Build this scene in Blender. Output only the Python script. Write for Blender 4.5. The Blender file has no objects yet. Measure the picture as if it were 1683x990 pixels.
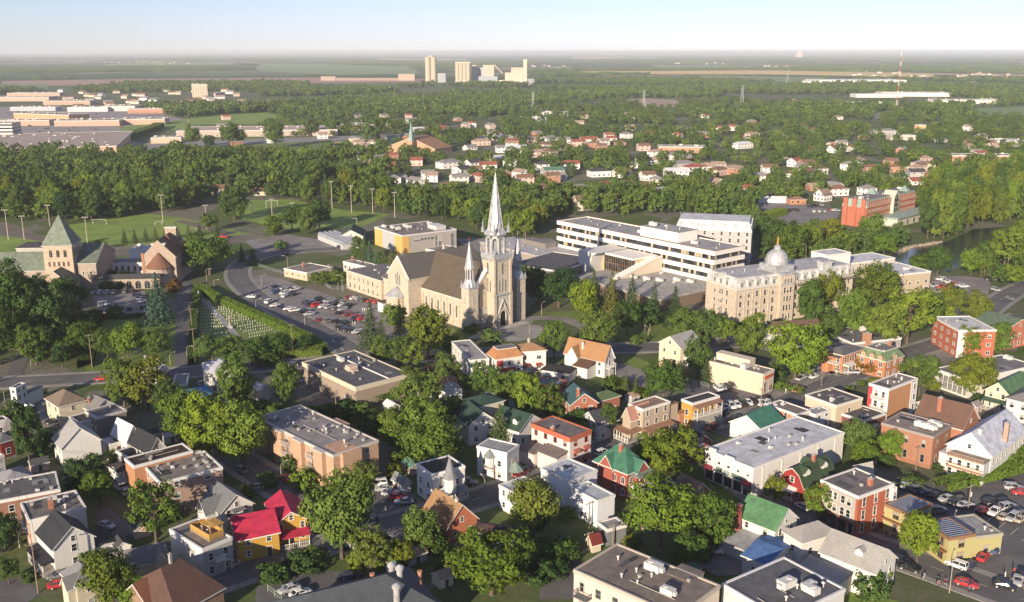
import bpy, math, random
import numpy as np
from mathutils import Vector, Matrix, noise
R = math.radians
rng = random.Random(11)
nrng = np.random.default_rng(5)
S = bpy.context.scene
COL = S.collection
# ------------------------------------------------------------ camera, sky, sun, exposure
F, HOR, CH = 1600.0, 84.0, 105.0          # focal length in photo pixels, horizon row, camera height in metres
PITCH = math.atan((495 - HOR) / F)
cam = bpy.data.cameras.new('camera'); camo = bpy.data.objects.new('camera', cam); COL.objects.link(camo)
cam.sensor_width = 36; cam.lens = 36 * F / 1683; cam.clip_start = 1; cam.clip_end = 120000
camo.location = (0, 0, CH); camo.rotation_euler = (R(90) - PITCH, 0, 0); S.camera = camo
SUN_EL, SUN_HEAD = 16.5, 25.0             # elevation; heading of the shadows clockwise from +Y
HAZE = 6.5e-5
W = bpy.data.worlds.new('World'); S.world = W; W.use_nodes = True
wn = W.node_tree.nodes; bg = wn['Background']
sky = wn.new('ShaderNodeTexSky'); sky.sky_type = 'NISHITA'; sky.sun_disc = False
sky.sun_elevation = R(SUN_EL); sky.sun_rotation = R(SUN_HEAD + 180); sky.altitude = 100
sky.air_density = 1.0; sky.dust_density = 0.0; sky.ozone_density = 5.0
hs = wn.new('ShaderNodeHueSaturation'); hs.inputs['Saturation'].default_value = .62; tn = wn.new('ShaderNodeMix'); tn.data_type = 'RGBA'; tn.blend_type = 'MULTIPLY'; tn.inputs[0].default_value = 1.0; tn.inputs[7].default_value = (.91, .875, 1.04, 1)
W.node_tree.links.new(sky.outputs[0], hs.inputs['Color']); W.node_tree.links.new(hs.outputs[0], tn.inputs[6]); W.node_tree.links.new(tn.outputs[2], bg.inputs[0]); bg.inputs[1].default_value = 0.09
sl = bpy.data.lights.new('sun', 'SUN'); sl.energy = 5.0; sl.angle = R(0.5); sl.color = (1.0, 0.84, 0.63)
so = bpy.data.objects.new('sun', sl); COL.objects.link(so); so.location = (-300, -500, 300)
so.rotation_euler = Vector((math.sin(R(SUN_HEAD)), math.cos(R(SUN_HEAD)), -math.tan(R(SUN_EL)))).to_track_quat('-Z', 'Y').to_euler()
S.view_settings.view_transform = 'Standard'; S.view_settings.look = 'None'
S.view_settings.exposure = 0.74; S.view_settings.gamma = 1.0; S.view_settings.use_curve_mapping = False
S.cycles.max_bounces = 5; S.cycles.diffuse_bounces = 3; S.cycles.transmission_bounces = 2; S.cycles.volume_bounces = 2
S.cycles.transparent_max_bounces = 4; S.cycles.caustics_reflective = False; S.cycles.caustics_refractive = False
# ------------------------------------------------------------ where a photo pixel meets the plane at height z
cp, sp_ = math.cos(PITCH), math.sin(PITCH)
def at(px, py, z=0.0):
    u = (px - 841.5) / F; v = (495 - py) / F
    dy = cp + v * sp_; dz = -sp_ + v * cp
    t = (z - CH) / dz
    return Vector((u * t, dy * t, z))
def proj(p):
    zz = p[2] - CH; d = p[1] * cp - zz * sp_; up = p[1] * sp_ + zz * cp
    return 841.5 + F * p[0] / d, 495 - F * up / d
def ppm(p): return F / (p[1] * cp + CH * sp_)
_X0 = (0, 420, 840, 1250); _Y0 = (60, 300, 540, 740); _SC = (3.914, 3.914, 3.914, 3.887)
def Z(reg, x, y):
    r, c = int(reg[0]), int(reg[1]); s = _SC[c]
    return _X0[c] + x / s, _Y0[r] + y / s
def zat(reg, x, y, z=0.0): return at(*Z(reg, x, y), z)
# ------------------------------------------------------------ mesh helpers
class MB:
    def __init__(s): s.v = []; s.f = []; s.m = []
    def poly(s, pts, m=0):
        n = len(s.v); s.v += [tuple(p) for p in pts]; s.f.append(tuple(range(n, n + len(pts)))); s.m.append(m); return s
    def faces(s, vs, fs, m=0):
        n = len(s.v); s.v += [tuple(p) for p in vs]
        for f in fs: s.f.append(tuple(i + n for i in f)); s.m.append(m)
        return s
    def box(s, x0, y0, z0, x1, y1, z1, m=0):
        return s.faces([(x0,y0,z0),(x1,y0,z0),(x1,y1,z0),(x0,y1,z0),(x0,y0,z1),(x1,y0,z1),(x1,y1,z1),(x0,y1,z1)],
                       [(0,3,2,1),(4,5,6,7),(0,1,5,4),(1,2,6,5),(2,3,7,6),(3,0,4,7)], m)
    def prism(s, pts, z0, z1, m=0, mt=None):
        a = sum(pts[i][0]*pts[(i+1)%len(pts)][1]-pts[(i+1)%len(pts)][0]*pts[i][1] for i in range(len(pts)))
        if a < 0: pts = pts[::-1]
        n = len(pts); vs = [(p[0], p[1], z0) for p in pts] + [(p[0], p[1], z1) for p in pts]
        s.faces(vs, [tuple(range(n))[::-1]] + [(i, (i+1)%n, n+(i+1)%n, n+i) for i in range(n)], m)
        return s.faces(vs[n:], [tuple(range(n))], m if mt is None else mt)
    def loft(s, rings, m=0, cap=True):
        k = len(rings[0]); vs = [p for r in rings for p in r]; fs = []
        for i in range(len(rings)-1):
            for j in range(k): fs.append((i*k+j, i*k+(j+1)%k, (i+1)*k+(j+1)%k, (i+1)*k+j))
        if cap: fs.append(tuple(range(k))[::-1]); fs.append(tuple((len(rings)-1)*k+j for j in range(k)))
        return s.faces(vs, fs, m)
    def lathe(s, cx, cy, prof, n=12, m=0, a0=0.0, sx=1.0, sy=1.0):
        return s.loft([[(cx+sx*r*math.cos(a0+2*math.pi*j/n), cy+sy*r*math.sin(a0+2*math.pi*j/n), z) for j in range(n)] for r, z in prof], m)
    def tube(s, p, q, r, n=6, m=0, r2=None):
        p, q = Vector(p), Vector(q); d = (q-p).normalized(); a = d.orthogonal().normalized(); b = d.cross(a); r2 = r if r2 is None else r2
        ring = lambda c, rr: [c+(a*math.cos(2*math.pi*j/n)+b*math.sin(2*math.pi*j/n))*rr for j in range(n)]
        return s.loft([ring(p, r), ring(q, r2)], m)
    def mesh(s, name, mats):
        me = bpy.data.meshes.new(name); me.from_pydata(s.v, [], s.f)
        for m in (mats if isinstance(mats, (list, tuple)) else [mats]): me.materials.append(m)
        me.polygons.foreach_set('material_index', s.m); me.update(); return me
    def build(s, name, mats, parent=None): return link(name, s.mesh(name, mats), parent)
def link(name, me, parent=None, loc=None, rz=None):
    o = bpy.data.objects.new(name, me); COL.objects.link(o)
    if parent is not None: o.parent = parent
    if loc is not None: o.location = loc
    if rz is not None: o.rotation_euler = (0, 0, rz)
    return o
def tag(o, label=None, cat=None, group=None, kind=None):
    if label: o['label'] = label
    if cat: o['category'] = cat
    if group: o['group'] = group
    if kind: o['kind'] = kind
    return o
def thing(name, label, cat, loc=(0,0,0), rz=0.0, group=None):
    o = link(name, None, None, loc, rz); o.empty_display_size = 1; return tag(o, label, cat, group)
KIDS = {}
def copy_tree(o, parent=None):
    if o.name not in KIDS: KIDS[o.name] = list(o.children)
    kids = KIDS[o.name]
    c = o.copy(); COL.objects.link(c)
    if parent is not None: c.parent = parent
    for ch in kids: copy_tree(ch, c)
    return c
# ------------------------------------------------------------ obstacle raster for planting
GX0, GX1, GY0, GY1, GR = -2300, 2300, 100, 3900, 2.0
MASK = np.zeros((int((GY1-GY0)/GR), int((GX1-GX0)/GR)), bool)
def block(pts, grow=0.0):
    P = np.array([(p[0], p[1]) for p in pts], float)
    if grow:
        c = P.mean(0); d = P-c; P = c + d*(1+grow/np.maximum(np.linalg.norm(d,axis=1,keepdims=True),.1))
    x0, y0 = P.min(0); x1, y1 = P.max(0)
    i0, i1 = max(0,int((y0-GY0)/GR)-1), min(MASK.shape[0],int((y1-GY0)/GR)+2); j0, j1 = max(0,int((x0-GX0)/GR)-1), min(MASK.shape[1],int((x1-GX0)/GR)+2)
    if i1 <= i0 or j1 <= j0: return
    X, Y = np.meshgrid(GX0+(np.arange(j0,j1)+.5)*GR, GY0+(np.arange(i0,i1)+.5)*GR); ins = np.zeros(X.shape, bool); n = len(P)
    for i in range(n):
        a, b = P[i], P[(i+1)%n]
        if a[1] == b[1]: continue
        c = ((a[1] > Y) != (b[1] > Y)) & (X < (b[0]-a[0])*(Y-a[1])/(b[1]-a[1])+a[0]); ins ^= c
    MASK[i0:i1, j0:j1] |= ins
def blocked(x, y):
    i, j = int((y-GY0)/GR), int((x-GX0)/GR)
    return 0 <= i < MASK.shape[0] and 0 <= j < MASK.shape[1] and bool(MASK[i, j])
def inpoly(P, x, y):
    c = False; n = len(P)
    for i in range(n):
        a, b = P[i], P[(i+1)%n]
        if (a[1] > y) != (b[1] > y) and x < (b[0]-a[0])*(y-a[1])/(b[1]-a[1])+a[0]: c = not c
    return c
# ------------------------------------------------------------ procedural materials
_M = {}
def nt(name):
    m = bpy.data.materials.new(name); m.use_nodes = True; t = m.node_tree; b = t.nodes['Principled BSDF']; return m, t, b
def noise_tex(t, vec, scale, detail=4, rough=.6):
    n = t.nodes.new('ShaderNodeTexNoise'); n.inputs['Scale'].default_value = scale; n.inputs['Detail'].default_value = detail; n.inputs['Roughness'].default_value = rough
    if vec is not None: t.links.new(vec, n.inputs['Vector'])
    return n.outputs[0]
def mapr(t, v, a, b, lo, hi):
    n = t.nodes.new('ShaderNodeMapRange'); t.links.new(v, n.inputs[0])
    for i, q in enumerate((a, b, lo, hi)): n.inputs[i+1].default_value = q
    return n.outputs[0]
def mixc(t, fac, a, b, mode='MIX'):
    n = t.nodes.new('ShaderNodeMix'); n.data_type = 'RGBA'; n.blend_type = mode
    for sock, v in ((n.inputs[0], fac), (n.inputs[6], a), (n.inputs[7], b)):
        if isinstance(v, (int, float)): sock.default_value = v
        elif isinstance(v, tuple): sock.default_value = (*v[:3], 1)
        else: t.links.new(v, sock)
    return n.outputs[2]
def coords(t, which='Object'): return t.nodes.new('ShaderNodeTexCoord').outputs[which]
def worldpos(t): return t.nodes.new('ShaderNodeNewGeometry').outputs['Position']
def math_(t, op, a, b=None):
    n = t.nodes.new('ShaderNodeMath'); n.operation = op
    for i, v in enumerate((a, b)):
        if v is None: continue
        if isinstance(v, (int, float)): n.inputs[i].default_value = v
        else: t.links.new(v, n.inputs[i])
    return n.outputs[0]
def bump(t, b, h, dist, strength=.5):
    n = t.nodes.new('ShaderNodeBump'); n.inputs['Distance'].default_value = dist; n.inputs['Strength'].default_value = strength
    t.links.new(h, n.inputs['Height']); t.links.new(n.outputs[0], b.inputs['Normal'])
def M(kind, c, rough=.8):
    key = (kind, tuple(round(x, 3) for x in c), rough)
    if key in _M: return _M[key]
    m, t, b = nt(kind); L = t.links; b.inputs['Roughness'].default_value = rough; b.inputs['Specular IOR Level'].default_value = .25
    o = coords(t); w = worldpos(t); sc = lambda k: tuple(max(0.0, min(1.0, x*k)) for x in c)
    sep = t.nodes.new('ShaderNodeSeparateXYZ'); L.new(o, sep.inputs[0]); X, Y, ZZ = sep.outputs
    xy = math_(t, 'ADD', X, Y); cmb = t.nodes.new('ShaderNodeCombineXYZ'); L.new(xy, cmb.inputs[0]); L.new(ZZ, cmb.inputs[1]); wallv = cmb.outputs[0]
    if kind in ('siding', 'stucco', 'stone', 'brick', 'trim'):
        if kind == 'brick':
            br = t.nodes.new('ShaderNodeTexBrick'); L.new(wallv, br.inputs['Vector']); br.inputs['Scale'].default_value = 1.0
            br.inputs['Brick Width'].default_value = .42; br.inputs['Row Height'].default_value = .15; br.inputs['Mortar Size'].default_value = .012
            br.inputs['Color1'].default_value = (*sc(.82), 1); br.inputs['Color2'].default_value = (*sc(1.18), 1); br.inputs['Mortar'].default_value = (*[(x+.3)/2.2 for x in c], 1)
            base = br.outputs['Color']; hgt = None
        elif kind == 'stone':
            br = t.nodes.new('ShaderNodeTexBrick'); L.new(wallv, br.inputs['Vector']); br.inputs['Scale'].default_value = 1.0
            br.inputs['Brick Width'].default_value = 1.1; br.inputs['Row Height'].default_value = .5; br.inputs['Mortar Size'].default_value = .03
            br.inputs['Color1'].default_value = (*sc(.84), 1); br.inputs['Color2'].default_value = (*sc(1.14), 1); br.inputs['Mortar'].default_value = (*sc(.75), 1)
            base = br.outputs['Color']; hgt = None
        elif kind == 'siding':
            fr = math_(t, 'FRACT', math_(t, 'MULTIPLY', ZZ, 4.5)); base = mixc(t, mapr(t, fr, .8, 1, 0, 1), c, sc(.72)); hgt = fr
        else: base = mixc(t, noise_tex(t, o, 1.7), sc(.92), sc(1.06)); hgt = None
        st = t.nodes.new('ShaderNodeMapping'); st.inputs['Scale'].default_value = (1.2, .12, 1); L.new(wallv, st.inputs['Vector'])
        streak = mapr(t, noise_tex(t, st.outputs[0], 1.0, 5, .65), .5, .75, 0, .4); base = mixc(t, streak, base, sc(.7))
        L.new(mixc(t, mapr(t, noise_tex(t, w, .11, 3), .35, .7, 0, .3), base, sc(.82)), b.inputs['Base Color'])
        if hgt is not None: bump(t, b, hgt, .03, .6)
    elif kind == 'shingle':
        fr = math_(t, 'FRACT', math_(t, 'MULTIPLY', ZZ, 3.2)); n1 = noise_tex(t, o, 2.6, 5, .8); n2 = noise_tex(t, o, .35, 3)
        base = mixc(t, mapr(t, n1, .3, .7, 0, 1), sc(.72), sc(1.22)); base = mixc(t, mapr(t, n2, .45, .7, 0, .5), base, sc(.65))
        L.new(mixc(t, mapr(t, fr, .78, 1, 0, .45), base, sc(.5)), b.inputs['Base Color']); bump(t, b, n1, .05, .5)
    elif kind == 'membrane':
        n1 = noise_tex(t, o, .45, 5, .65); n2 = noise_tex(t, w, 3.5, 3, .7); n3 = noise_tex(t, o, .16, 2)
        base = mixc(t, mapr(t, n1, .38, .68, 0, 1), sc(.72), sc(1.2)); base = mixc(t, mapr(t, n2, .4, .7, 0, .5), base, sc(.66))
        fr = math_(t, 'FRACT', math_(t, 'MULTIPLY', X, .33)); base = mixc(t, mapr(t, fr, .95, 1, 0, .35), base, sc(.55))
        base = mixc(t, mapr(t, n3, .5, .58, 0, .5), base, sc(.66)); L.new(mixc(t, mapr(t, noise_tex(t, o, .8, 2), .64, .68, 0, .35), base, sc(1.5)), b.inputs['Base Color'])
    elif kind == 'metal':
        b.inputs['Metallic'].default_value = .35; fr = math_(t, 'FRACT', math_(t, 'MULTIPLY', xy, 1.9)); n1 = noise_tex(t, o, .6, 4)
        base = mixc(t, mapr(t, n1, .36, .66, 0, 1), sc(1.08), sc(.7)); base = mixc(t, mapr(t, noise_tex(t, o, 2.4, 5, .75), .5, .72, 0, .5), base, sc(.6)); L.new(mixc(t, mapr(t, fr, .86, 1, 0, .5), base, sc(.6)), b.inputs['Base Color']); bump(t, b, fr, .05, .3)
    elif kind == 'asphalt':
        n1 = noise_tex(t, w, .09, 5, .6); n2 = noise_tex(t, w, 1.3, 5, .75); v = t.nodes.new('ShaderNodeTexVoronoi'); v.feature = 'DISTANCE_TO_EDGE'; v.inputs['Scale'].default_value = .11; L.new(w, v.inputs['Vector'])
        base = mixc(t, mapr(t, n1, .35, .68, 0, 1), sc(.78), sc(1.25)); base = mixc(t, mapr(t, n2, .35, .75, 0, .6), base, sc(.75)); L.new(mixc(t, mapr(t, v.outputs[0], 0, .02, .5, 0), base, sc(.45)), b.inputs['Base Color'])
    elif kind == 'grass':
        n1 = noise_tex(t, w, .05, 5, .65); n2 = noise_tex(t, w, .9, 5, .75)
        base = mixc(t, mapr(t, n1, .35, .68, 0, 1), sc(.75), (c[0]*1.5, c[1]*1.2, c[2]*1.1)); L.new(mixc(t, mapr(t, n2, .35, .7, 0, .6), base, sc(.6)), b.inputs['Base Color']); bump(t, b, n2, .3, .6)
    elif kind == 'paint':      # car and object paint: colour of the object
        oi = t.nodes.new('ShaderNodeObjectInfo'); L.new(mixc(t, mapr(t, noise_tex(t, w, 1.0), .45, .8, 0, .25), oi.outputs['Color'], (.09, .08, .07)), b.inputs['Base Color'])
        b.inputs['Coat Weight'].default_value = .5; b.inputs['Coat Roughness'].default_value = .12; b.inputs['Roughness'].default_value = .42
    elif kind == 'glass':
        b.inputs['Specular IOR Level'].default_value = .6
        n1 = noise_tex(t, w, .35, 2); L.new(mixc(t, mapr(t, n1, .42, .6, 0, 1), sc(.6), sc(2.2)), b.inputs['Base Color'])
    else:
        n1 = noise_tex(t, o, 1.5, 4); L.new(mixc(t, mapr(t, n1, .3, .7, 0, 1), sc(.85), sc(1.12)), b.inputs['Base Color'])
    _M[key] = m; return m
GLASS = M('glass', (.022, .026, .032), .12); BLIND = M('plain', (.34, .32, .28), .5); WHITE = M('trim', (.65, .635, .60)); DARK = M('plain', (.04, .04, .042)); RUBBER = M('plain', (.02, .02, .02))
WOOD = M('plain', (.17, .12, .075)); GREYM = M('metal', (.42, .43, .44), .45); CONC = M('plain', (.36, .34, .31)); BRICKC = M('brick', (.36, .13, .075)); PAINT = M('paint', (1, 1, 1), .4); CHROME = M('metal', (.6, .6, .6), .3)
# ------------------------------------------------------------ building kit
BLD = []                     # (short phrase, px, py, world centre, radius) for the labels of what stands beside
class H: pass
CUT = set('with behind beside on at in by under between and next near among of beyond opposite facing below right left along hiding ending joined tucked standing half cut squeezed running above rising around before to across dotted down from spreading'.split())
def ref_of(label):
    w = label.split(); n = next((i for i, x in enumerate(w) if x in CUT and i), len(w))
    if n <= 2 and n < len(w) and w[n] == 'with': m = next((i for i, x in enumerate(w) if x in CUT and i > n), len(w)); n = min(m, 6) if m <= 6 else n
    w = w[:n]
    for d in ('roofed', 'flat', 'storey', 'three', 'two', 'wide', 'low', 'small', 'large', 'sided', 'corner'):
        if len(w) > 5 and d in w: w.remove(d)
    return 'the ' + ' '.join(w)
def rect(pts, h):
    A, B, C = [at(*p, h) for p in pts]
    Wv, Dv = (A-B).xy, (C-B).xy
    # honour the longer edge, square the other one
    if Wv.length >= Dv.length:
        ux = Wv.normalized(); n = Vector((-ux.y, ux.x)); k = Dv.dot(n); Dv = n*math.copysign(max(abs(k), .75*Dv.length), k)
    else:
        uy = Dv.normalized(); n = Vector((-uy.y, uy.x)); k = Wv.dot(n); Wv = n*math.copysign(max(abs(k), .75*Wv.length), k)
    c = B.xy + (Wv+Dv)/2; uy = Dv.normalized(); ux = Vector((uy.y, -uy.x))
    return c, math.atan2(ux.y, ux.x), Wv.length, Dv.length
WALLS = {'F': (-1,-1,1,0,0,-1), 'R': (1,-1,0,1,1,0), 'K': (1,1,-1,0,0,1), 'L': (-1,1,0,-1,-1,0)}
def wf(b, k):
    sx, sy, dx, dy, nx, ny = WALLS[k]
    return sx*b.w/2, sy*b.d/2, dx, dy, nx, ny, (b.w if k in 'FK' else b.d)
def wbox(mb, b, k, u0, u1, z0, z1, o0, o1, m=0):
    ox, oy, dx, dy, nx, ny, ln = wf(b, k)
    p = (ox+dx*u0+nx*o0, oy+dy*u0+ny*o0); q = (ox+dx*u1+nx*o1, oy+dy*u1+ny*o1)
    return mb.box(min(p[0],q[0]), min(p[1],q[1]), z0, max(p[0],q[0]), max(p[1],q[1]), z1, m)
def wpt(b, k, u, z, o=0.0):
    ox, oy, dx, dy, nx, ny, ln = wf(b, k); return (ox+dx*u+nx*o, oy+dy*u+ny*o, z)
WROT = {'F': 0, 'R': math.pi/2, 'K': math.pi, 'L': -math.pi/2}
def faces_cam(b, k, lim=-.08):
    sx, sy, dx, dy, nx, ny = WALLS[k]; n = Vector((nx, ny, 0)); n.rotate(Matrix.Rotation(b.rz, 3, 'Z'))
    c = Vector(wpt(b, k, wf(b, k)[6]/2, 0)); c.rotate(Matrix.Rotation(b.rz, 3, 'Z')); v = Vector((0, 0)) - (c.xy + Vector(b.loc[:2]))
    return n.xy.dot(v.normalized()) > lim
_WM = {}
_wr = random.Random(77)
def win_mesh(w, h, style, mat):
    var = _wr.choice((0, 0, 1, 2)); key = (round(w,2), round(h,2), style, mat.name, var)
    if key in _WM: return _WM[key]
    f = MB(); t = .11
    if style == 'arch':
        n = 8; out = [(-w/2-t, 0)] + [(-(w/2+t)*math.cos(math.pi*i/n), h-w/2+(w/2+t)*math.sin(math.pi*i/n)) for i in range(n+1)] + [(w/2+t, 0)]
        inn = [(-w/2, 0)] + [(-(w/2)*math.cos(math.pi*i/n), h-w/2+(w/2)*math.sin(math.pi*i/n)) for i in range(n+1)] + [(w/2, 0)]
        for i in range(len(out)-1):
            a, b, c, d = out[i], out[i+1], inn[i+1], inn[i]
            f.poly([(a[0],-.07,a[1]),(d[0],-.07,d[1]),(c[0],-.07,c[1]),(b[0],-.07,b[1])]); f.poly([(a[0],0,a[1]),(a[0],-.07,a[1]),(b[0],-.07,b[1]),(b[0],0,b[1])])
            f.poly([(d[0],-.07,d[1]),(d[0],0,d[1]),(c[0],0,c[1]),(c[0],-.07,c[1])])
        f.box(-w/2-.15, -.12, -.14, w/2+.15, 0, 0); f.box(-.04, -.05, 0, .04, -.02, h)
        p = MB(); p.poly([(x, -.015, z) for x, z in inn])
    else:
        f.box(-w/2-t, -.07, 0, -w/2, 0, h); f.box(w/2, -.07, 0, w/2+t, 0, h); f.box(-w/2-t, -.075, h, w/2+t, 0, h+t); f.box(-w/2-t-.06, -.13, -.12, w/2+t+.06, 0, 0)
        if style == 'sash': f.box(-w/2, -.05, h/2-.03, w/2, -.02, h/2+.03)
        elif style == 'pair': f.box(-.05, -.06, 0, .05, -.02, h)
        elif style == 'grid':
            for i in range(1, 4): f.box(-w/2+w*i/4-.04, -.06, 0, -w/2+w*i/4+.04, -.02, h)
            f.box(-w/2, -.055, h*.55-.04, w/2, -.02, h*.55+.04)
        p = MB(); p.poly([(-w/2, -.015, 0), (w/2, -.015, 0), (w/2, -.015, h), (-w/2, -.015, h)])
    if var and style != 'arch':
        if var == 1: p.poly([(-w/2, -.016, h*.5), (w/2, -.016, h*.5), (w/2, -.016, h), (-w/2, -.016, h)], 1)
        else: [p.poly([(s*w/2, -.016, 0), (s*w*.28, -.016, 0), (s*w*.36, -.016, h), (s*w/2, -.016, h)], 1) for s in (-1, 1)]
    r = (f.mesh('window_frame', mat), p.mesh('window_pane', [GLASS, BLIND])); _WM[key] = r; return r
def window(b, k, u, z, w=1.05, h=1.5, style='sash', mat=None, o=0.002, parent=None, name='window'):
    fm, pm = win_mesh(w, h, style, mat or b.trim)
    if b.far: return link(name, pm, parent or b.root, wpt(b, k, u, z, o), WROT[k])
    f = link(name, fm, parent or b.root, wpt(b, k, u, z, o), WROT[k]); link('pane', pm, f); return f
def door(b, k, u, z=.15, w=1.1, h=2.2, mat=None, o=.002):
    m = MB(); m.box(-w/2, -.05, 0, w/2, 0, h); f = MB(); f.box(-w/2-.12, -.09, 0, -w/2, 0, h+.12); f.box(w/2, -.09, 0, w/2+.12, 0, h+.12); f.box(-w/2, -.09, h, w/2, 0, h+.12)
    d = link('door', m.mesh('door', mat or M('plain', (.10, .06, .04))), b.root, wpt(b, k, u, z, o), WROT[k]); link('door_frame', f.mesh('door_frame', b.trim), d); return d
def gable_section(hw, z, rise, ov, th, gam=False):
    s = rise/hw
    if gam: up = [(-hw-ov, z-ov*1.2), (-hw*.62, z+rise*.66), (0, z+rise), (hw*.62, z+rise*.66), (hw+ov, z-ov*1.2)]
    else: up = [(-hw-ov, z-ov*s), (0, z+rise), (hw+ov, z-ov*s)]
    return up, [(x, zz-th) for x, zz in up]
def roof_gable(mb, cx, cy, ln, wd, z, rise, ridge='x', ov=.4, th=.25, m=0, mt=1, gam=False):
    up, lo = gable_section(wd/2, z, rise, ov, th, gam); e = ln/2+ov; n = len(up)
    f = (lambda a, t, zz: (cx+a, cy+t, zz)) if ridge == 'x' else (lambda a, t, zz: (cx-t, cy+a, zz))
    vs = [f(a, t, zz) for a in (-e, e) for t, zz in up+lo[::-1]]; k = 2*n
    for i in range(k): mb.faces([vs[i], vs[(i+1)%k], vs[k+(i+1)%k], vs[k+i]], [(0, 3, 2, 1) if False else (3, 2, 1, 0)], m if i < n-1 else mt)
    for i in range(n-1):
        for s, o in ((0, 0), (1, k)):
            q = [vs[o+i], vs[o+i+1], vs[o+k-2-i], vs[o+k-1-i]]; mb.poly(q if s else q[::-1], mt)
def wall_gable(mb, cx, cy, ln, wd, z0, z, rise, ridge='x', m=0, gam=False):
    up = [(-wd/2, z), (0, z+rise-.06), (wd/2, z)] if not gam else [(-wd/2, z), (-wd/2*.62, z+rise*.66-.08), (0, z+rise-.08), (wd/2*.62, z+rise*.66-.08), (wd/2, z)]
    f = (lambda a, t, zz: (cx+a, cy+t, zz)) if ridge == 'x' else (lambda a, t, zz: (cx-t, cy+a, zz))
    sec = [(-wd/2, z0)] + up + [(wd/2, z0)]; k = len(sec); vs = [f(a, t, zz) for a in (-ln/2, ln/2) for t, zz in sec]
    mb.faces(vs, [tuple(range(k)), tuple(range(k, 2*k))[::-1]] + [(i, k+i, k+(i+1)%k, (i+1)%k) for i in range(k)], m)
def roof_hip(mb, cx, cy, w, d, z, rise, ov=.4, m=0, mt=1, top=None, th=.25, k=1.0):
    a, b = w/2+ov, d/2+ov
    if top is not None: ta, tb = top[0]/2, top[1]/2
    elif w >= d: ta, tb = max(.02, a-b*k), .02
    else: ta, tb = .02, max(.02, b-a*k)
    q = lambda x, y, zz: [(cx-x, cy-y, zz), (cx+x, cy-y, zz), (cx+x, cy+y, zz), (cx-x, cy+y, zz)]
    mb.loft([q(a, b, z-th), q(a, b, z)], mt); mb.loft([q(a, b, z+.004), q(ta, tb, z+rise)], m)
def chimney(b, u, v, z0, z1, s=.7, mat=None):
    m = MB(); x, y = (u-.5)*b.w, (v-.5)*b.d
    m.box(x-s/2, y-s/2, z0, x+s/2, y+s/2, z1); m.box(x-s/2-.08, y-s/2-.08, z1, x+s/2+.08, y+s/2+.08, z1+.14, 1); m.lathe(x, y, [(s*.2, z1+.14), (s*.18, z1+.5)], 8, 1)
    return m.build('chimney', [mat or BRICKC, CONC], b.roof)
_VM = {}
def vent_mesh(i):
    if i not in _VM:
        m = MB()
        if i == 0: m.box(-.28, -.28, 0, .28, .28, .45); m.box(-.38, -.38, .45, .38, .38, .6)
        elif i == 1: m.lathe(0, 0, [(.16, 0), (.16, .7), (.34, .72), (.34, .85), (.05, 1.02)], 10)
        elif i == 2: m.box(-.55, -.4, 0, .55, .4, .5); m.box(-.45, -.3, .5, .1, .3, .62)
        else: m.box(-1.5, -.9, .25, 1.5, .9, 1.55); m.box(-1.2, -.6, 0, -1.0, .6, .25); m.box(1.0, -.6, 0, 1.2, .6, .25); m.lathe(-.6, 0, [(.55, 1.55), (.55, 1.75)], 12); m.box(1.5, -.4, .4, 2.1, .4, 1.2)
        _VM[i] = m.mesh('roof_vent', M('plain', (.55, .54, .52)) if i else M('plain', (.40, .38, .35)))
    return _VM[i]
def vents(b, n, z, seed=0, kinds=(0, 0, 1, 2), mg=1.3, ac=0):
    r = random.Random(seed+n)
    if b.w*b.d > 70:
        for i in range(r.randint(2, 5)):
            u, v = r.uniform(.5, 2.2), r.uniform(.4, 1.6); x = r.uniform(-b.w/2+3, b.w/2-3); y = r.uniform(-b.d/2+2.4, b.d/2-2.4); m = MB(); m.box(x-u, y-v, z-.05, x+u, y+v, z+.008+.004*i); k = r.choice((.06, .11, .3)); m.build('roof_patch', M('membrane', (k, k*.97, k*.95)), b.roof)
        for i in range(r.randint(0, 2)): y = r.uniform(-b.d/2+1.5, b.d/2-1.5); x = r.uniform(-b.w/2+1, 0); m = MB(); m.tube((x, y, z+.18), (x+b.w*r.uniform(.2, .45), y, z+.18), .07, 6); m.build('roof_pipe', M('plain', (.4, .38, .33)), b.roof)
    for i in range(n+ac):
        x = r.uniform(-b.w/2+mg, b.w/2-mg); y = r.uniform(-b.d/2+mg, b.d/2-mg)
        o = link('air_conditioner' if i >= n else 'roof_vent', vent_mesh(3 if i >= n else r.choice(kinds)), b.roof, (x, y, z), r.choice((0, math.pi/2)))
        s = r.uniform(.8, 1.15); o.scale = (s, s, s)
def awning(b, k, u0, u1, z, d=1.0, mat=None):
    ox, oy, dx, dy, nx, ny, ln = wf(b, k); m = MB(); P = lambda u, o, zz: (ox+dx*u+nx*o, oy+dy*u+ny*o, zz)
    m.faces([P(u0,.01,z), P(u1,.01,z), P(u1,d,z-.6), P(u0,d,z-.6), P(u0,.01,z-.85), P(u1,.01,z-.85), P(u1,d,z-.85), P(u0,d,z-.85)], [(0,3,2,1),(4,5,6,7),(2,3,7,6),(0,4,7,3),(1,2,6,5),(0,1,5,4)])
    return m.build('awning', mat or M('plain', (.22, .03, .05)), b.root)
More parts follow.
